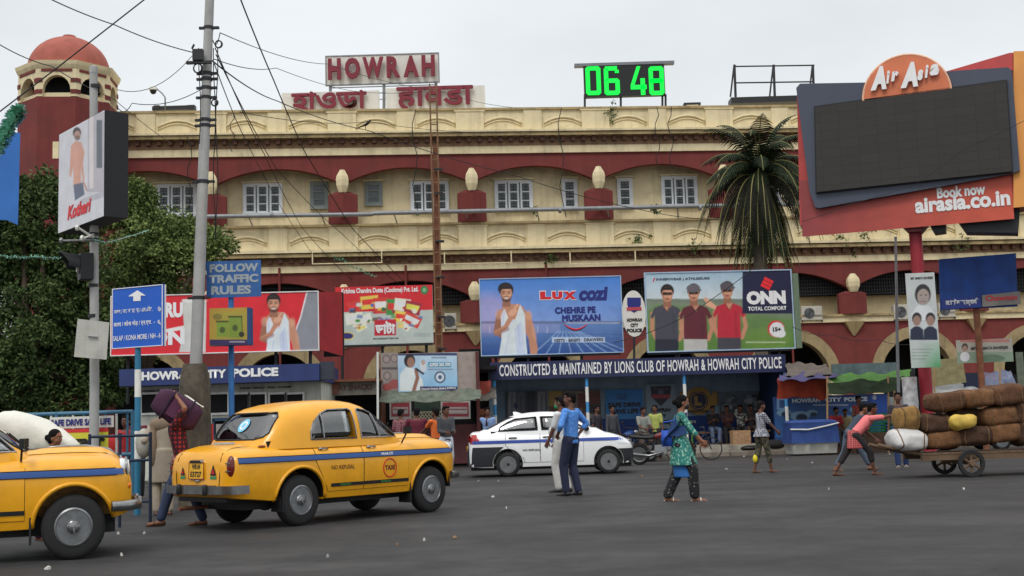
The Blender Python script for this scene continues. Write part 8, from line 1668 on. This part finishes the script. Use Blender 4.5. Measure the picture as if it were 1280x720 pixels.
# ---- four men seated in the blue stand
BG = 'people seated on the bench in the blue stand'
for px, lb, sh_, pa, kw in ((893, 'man in a black shirt and pale jeans seated leftmost on the bench', fabric('black_tee', (32, 32, 36)), fabric('pale_jeans', (84, 98, 124)), {}), (911, 'man in a dark maroon shirt seated second on the bench', fabric('dark_maroon', (66, 44, 46)), fabric('black_trousers', (34, 32, 34)), {}),
      (928, 'person in a black and white patterned shirt seated third on the bench', patfabric('bw_floral', (50, 48, 50), (150, 150, 146), 'noise', 12, .5), fabric('black_trousers', (34, 32, 34)), dict(hands={1: (.06, .22, 1.22), -1: (-.15, .3, .80)})), (941, 'man in charcoal seated last on the bench beside the checked shirt', fabric('charcoal_shirt', (50, 46, 52)), fabric('brown_trousers', (70, 56, 48)), {})):
    x = LC.L(px, 560, 1.5)[0]; kk = dict(hands={1: (.08, .32, .84), -1: (-.10, .34, .84)}); kk.update(kw)
    person(lb, LC.pl.W(x, 1.55, .34), TOW+.1*math.sin(px), 1.64, BG, 1, (0, 0, .545), feet={1: (.11, .42, 0), -1: (-.11, .42, 0)}, shirt=sh_, pants=pa, lean=.06, head=(.05, 0, 0), vox=.02, **kk)
# carton and bundles by the bench
p = LC.pl.W(LC.L(926, 560, .3)[0], .3, .34); t = empty('carton', p, 'printed cardboard carton standing at the edge of the plinth before the bench', 'box', rz=.1); g = MB(); g.box(-.30, .30, -.2, .2, 0, .46); g.build('body', mat('printed_carton', (150, 120, 90), .8, .35, 14, dirt=(120, 60, 50, .6)), t); g = MB(); g.box(-.30, .30, -.02, .02, .462, .466); g.build('tape', mat('brown_tape', (120, 90, 60), .4), t)
p = LC.pl.W(LC.L(968, 570, -.1)[0], -.1, .14); t = empty('cloth_bundle', p, 'dark cloth bundle lying on the kerb left of the striped post foot', 'bundle'); g = MB(); g.ell((0, 0, .16), (.42, .26, .17), 16, 10); g.ell((-.35, .05, .12), (.22, .2, .12), 12, 8); g.build('sack', fabric('black_bundle', (32, 30, 32)), t, smooth=True)
p = LC.pl.W(LC.L(938, 572, -.1)[0], -.25, .14); t = empty('cloth_bundle', p, 'flat black bag lying on the kerb behind the checked shirt', 'bag'); g = MB(); g.ell((0, 0, .08), (.36, .2, .09), 16, 8); g.build('sack', SHOE, t, smooth=True)
# ---- by the motorcycles
MG = 'men waiting by the motorcycles'
person('man in a grey shirt sitting on a motorcycle before the crest panel', Gp(808, 577)+Vector((0, .5, 0)), TOW+.4, 1.66, MG, 1, (0, 0, .86), feet={1: (.22, .15, .02), -1: (-.22, .15, .02)}, hands={1: (.15, .35, 1.0), -1: (-.15, .35, 1.0)}, shirt=fabric('grey_shirt', (120, 122, 116)), pants=fabric('brown_trousers', (70, 56, 48)), head=(.1, .3, 0))
person('man in a yellow-green shirt behind the woman in the green tunic', Gp(829, 576)+Vector((0, 1.6, 0)), TOW-.5, 1.66, MG, 1, shirt=fabric('yellow_green_shirt', (150, 158, 84)), pants=fabric('black_trousers', (34, 32, 34)))
person('dark-haired man in a black and grey jacket behind the bonnet of the white cab', Gp(779, 580)+Vector((0, 3.4, 0)), TOW+.6, 1.68, MG, 1, shirt=fabric('dark_grey_jacket', (60, 62, 66)), sleeve='long', pants=fabric('black_trousers', (34, 32, 34)))
person('man in a dark shirt seen past the shoulder of the man in the blue shirt', Gp(757, 580)+Vector((0, 3.2, 0)), TOW+.9, 1.70, MG, 1, shirt=fabric('charcoal_shirt', (50, 46, 52)), pants=fabric('black_trousers', (34, 32, 34)))
person('man in a pale pink shirt standing beyond the rear window of the white cab', Gp(664, 590)+Vector((0, 3.5, 0)), LT, 1.5, MG, 0, shirt=fabric('pale_pink_shirt', (196, 140, 136)), pants=fabric('white_trousers', (176, 174, 170)))
person('man in a light blue shirt leaning on the striped post, hand at his chin', Gp(609, 588)+Vector((0, 2.2, 0)), TOW+.1, 1.70, None, 1, shirt=fabric('light_blue_shirt', (112, 138, 176)), pants=fabric('black_trousers', (34, 32, 34)), hands={1: (.05, .2, 1.36), -1: (-.08, .22, 1.12)})
# ---- queue at the ticket booth
Q = 'men queueing at the ticket booth'
person('man in a checked pink shirt at the left end of the booth queue', Gp(499, 594)+Vector((0, .6, 0)), -.5, 1.70, Q, 1, shirt=patfabric('pink_check', (150, 110, 112), (100, 50, 60), 'check', 20, .35), pants=fabric('black_trousers', (34, 32, 34)), head=(.2, 0, 0))
person('broad man in a maroon shirt seen from behind at the booth counter', Gp(521, 596)+Vector((0, .4, 0)), .1, 1.70, Q, 1, build=1.2, shirt=fabric('wine_shirt', (86, 28, 44)), pants=fabric('grey_trousers', (58, 58, 62)), hands={1: (.2, .3, 1.05), -1: (-.2, .3, 1.05)}, elbow={1: (1, -.3, -.4), -1: (-1, -.3, -.4)})
person('man in an orange shirt in the booth queue, arm reaching left', Gp(546, 597)+Vector((0, .2, 0)), .8, 1.66, Q, 1, shirt=fabric('orange_shirt', (196, 96, 44)), pants=fabric('black_trousers', (34, 32, 34)), hands={1: (.2, .3, 1.05), -1: (-.1, .46, 1.14)})
person('man in a grey jacket and white trousers turned towards the road at the booth', Gp(559, 597)+Vector((0, -.1, 0)), TOW+.5, 1.70, Q, 1, shirt=fabric('dark_grey_jacket', (60, 62, 66)), sleeve='long', pants=fabric('bluish_white_trousers', (170, 178, 190)), hands={1: (.12, .28, 1.1), -1: (-.1, .3, 1.12)}, head=(.1, .2, 0))
# ---- left: porter with the purple bag, man in kurta, woman with bundle, man behind the railing
def purple(c):
    V = c['V']; ctr = c['chest']+V(0, .02, .40)
    t = empty('holdall_bag', Vector(c['loc'])+Matrix.Rotation(c['face'], 3, 'Z') @ (ctr*c['s']), 'large dark purple holdall carried on the shoulders of the man in red', 'bag', rz=c['face']); R = Matrix.Rotation(.55, 4, 'X')
    g = MB(); rg_ = []
    for i in range(11):
        u = -1+2*i/10; k = (1-abs(u)**5)**.4 if abs(u) < 1 else .6; k = max(k, .62); ring = []
        for j in range(24):
            a = 2*PI*j/24; cs, sn = math.cos(a), math.sin(a); q = (abs(cs)**4+abs(sn)**4)**-.25; p = Vector((.20*q*cs*k, u*.34, .21*q*sn*k)); ring.append(R @ (p+noise.noise_vector(p*6)*.02))
        rg_.append(ring)
    g.loft(rg_); PU = fabric('plum_nylon', (60, 32, 54)); g.build('body', PU, t, smooth=True)
    for u in (-.16, .14): g = MB(); g.tube([R @ Vector((.212*math.cos(2*PI*j/24)*(abs(math.cos(2*PI*j/24))**4+abs(math.sin(2*PI*j/24))**4)**-.25, u, .222*math.sin(2*PI*j/24)*(abs(math.cos(2*PI*j/24))**4+abs(math.sin(2*PI*j/24))**4)**-.25)) for j in range(25)], .016, 5, cap=False); g.build('strap', fabric('dark_strap', (40, 24, 44)), t)
    g = MB(); g.box(-.235, -.195, -.10, .10, -.13, .12, R); g.box(.195, .235, -.10, .10, -.13, .12, R); g.build('pocket', fabric('plum_light', (74, 38, 64)), t)['kind'] = 'stuff'
    g = cloth([R @ Vector((-.1, -.30, .22)), R @ Vector((.12, -.30, .22)), R @ Vector((.14, .0, .24)), R @ Vector((-.1, .0, .24))], 6, 6, .0, .02, 4); g.build('paper_sheet', PLAST, t, smooth=True)
person('man in a red checked shirt and jeans carrying a purple bag behind the yellow taxi', Gp(229, 657), LT+.25, 1.72, None, 0, (0, 0, .92), lean=.22, feet={1: (.09, .34, 0), -1: (-.09, -.24, 0)}, hands={1: (.13, .12, 1.78), -1: (-.16, .10, 1.80)}, elbow={1: (.6, -.9, .6), -1: (-.6, -.7, .6)}, shirt=patfabric('red_check', (150, 36, 40), (50, 22, 30), 'check', 16, .4), pants=fabric('blue_jeans', (48, 58, 84)), extra=purple, head=(.5, 0, 0), vox=.014)
def shawl(c):
    V = c['V']; g = MB(); g.ell(c['sh'][1]*.35+c['sh'][-1]*.65+V(0, -.04, .02), (.17, .10, .12), 14, 10); g.ell(c['chest']+V(-.16, -.06, -.12), (.07, .08, .34), 12, 10); c['part']('shawl', g, fabric('brown_shawl', (112, 96, 80))); g = MB(); g.ell(c['chest']+V(-.30, .02, -.08), (.13, .15, .24), 14, 10); c['raw']('cloth_sack', g, fabric('pale_sack', (150, 148, 138)))
person('man in a long grey-beige kurta and shawl seen from behind at the barricade', Gp(204, 644), .25, 1.70, None, 1, (0, 0, .93), lean=.05, head=(.1, .1, 0), shirt=fabric('grey_beige_kurta', (140, 130, 116)), sleeve='long', pants=fabric('beige_pyjama', (132, 122, 108)), kurta=(.98, .03), extra=shawl, hands={1: (.22, .10, .95), -1: (-.30, .1, 1.05)}, hair='long' if False else 'short', vox=.015)
def bundle(c):
    V = c['V']; P = Vector(c['loc'])+Vector((-.22, .30, 1.30)); t = empty('white_bundle', P, 'huge white cloth bundle carried on the back of the woman in green', 'bundle'); g = MB(); R = []; m_ = Matrix.Rotation(.42, 4, 'Y')
    for i in range(15):
        u = -1+2*i/14; k = max(.25, (1-abs(u)**3)**.5 if abs(u) < 1 else .25)*(1.0-.12*u); ring = []
        for j in range(26): a = 2*PI*j/26; p = Vector((u*.62, .27*k*math.cos(a), .235*k*math.sin(a))); ring.append(m_ @ (p+noise.noise_vector(p*3.2)*.05+noise.noise_vector(p*9)*.018))
        R.append(ring)
    g.loft(R); g.build('cloth', mat('white_bundle_cloth', (196, 194, 184), .9, .10, 3, .4, 14), t, smooth=True)
wp = A(57, 560, 15.6); wp.z = 0
person('woman in a green blouse bent under a white bundle behind the left taxi', wp, RT-.1, 1.50, None, 0, (0, -.1, .80), lean=.42, head=(-.05, -.2, 0), shirt=fabric('emerald_blouse', (26, 112, 82)), sleeve='short', pants=fabric('dark_sari', (60, 40, 60)), kmat=1.2, hair='bun', hands={1: (.2, .1, 1.18), -1: (-.2, .1, 1.15)}, extra=bundle, vox=.014)
def umbrella(c):
    P = Vector(c['loc'])+Vector((.02, -.2, .95)); t = empty('red_umbrella', P, 'folded bright red umbrella cloth hanging on the rear railing', 'umbrella'); g = MB(); rg_ = []
    for i, (r, z) in enumerate(((.02, .36), (.10, .25), (.2, .0), (.26, -.25), (.28, -.42), (.22, -.45))): rg_.append([Vector((r*(1+.12*math.cos(6*2*PI*j/36))*math.cos(2*PI*j/36), r*.6*(1+.12*math.cos(6*2*PI*j/36))*math.sin(2*PI*j/36), z)) for j in range(36)])
    g.loft(rg_); g.build('canopy', mat('bright_red_nylon', (200, 44, 48), .6, .1), t, smooth=True); g = MB(); g.tube([(0, 0, .34), (0, 0, .5)], .012, 6); g.build('tip', BLACKM, t)
rp = A(158, 560, 22.4); rp.z = 0
person('bare-armed man behind the railing beside the red umbrella', rp, TOW-.4, 1.60, None, 1, shirt=fabric('red_shirt', (140, 36, 42)), sleeve='none', pants=fabric('black_trousers', (34, 32, 34)))
umbrella(dict(loc=A(143, 560, 21.9)*1.0*Vector((1, 1, 0)) if False else Vector((A(143, 560, 21.9).x, 21.9, 0))))
person('dark-haired man in a dark shirt far left behind the railing, under the tree', Vector((A(170, 560, 24.5).x, 24.5, 0)), TOW+.3, 1.70, None, 1, shirt=fabric('wine_shirt', (86, 28, 44)), pants=fabric('black_trousers', (34, 32, 34)))
# ---- driver and passenger inside the taxi that shows them (seated, their own things)
Tm = Matrix.Translation(P0) @ Matrix.Rotation(d1, 4, 'Z')
p = Vector((-3.02, 16.5, 0))+lw*.70
def inside(fx, fy, z): q = Vector((fx, fy, 0)); q.rotate(Matrix.Rotation(d1, 3, 'Z')); return p+q+Vector((0, 0, z))
person('taxi driver in a pale blue shirt at the wheel of the yellow taxi', inside(1.10, -.33, .02), d1-PI/2, 1.60, 'people riding in the yellow taxi', 1, (0, 0, .60), feet={1: (.12, .45, .30), -1: (-.12, .45, .30)}, hands={1: (.15, .38, 1.12), -1: (-.12, .38, 1.12)}, shirt=fabric('driver_blue', (90, 104, 140)), pants=fabric('black_trousers', (34, 32, 34)), barefoot=True)
person('passenger in a dark red shirt on the front seat of the yellow taxi', inside(1.06, .33, .02), d1-PI/2, 1.60, 'people riding in the yellow taxi', 1, (0, 0, .60), feet={1: (.12, .45, .30), -1: (-.12, .45, .30)}, hands={1: (.12, .34, .84), -1: (-.12, .34, .84)}, shirt=fabric('dark_maroon', (66, 44, 46)), pants=fabric('black_trousers', (34, 32, 34)), barefoot=True)
bpy.data.scenes.remove(TS)
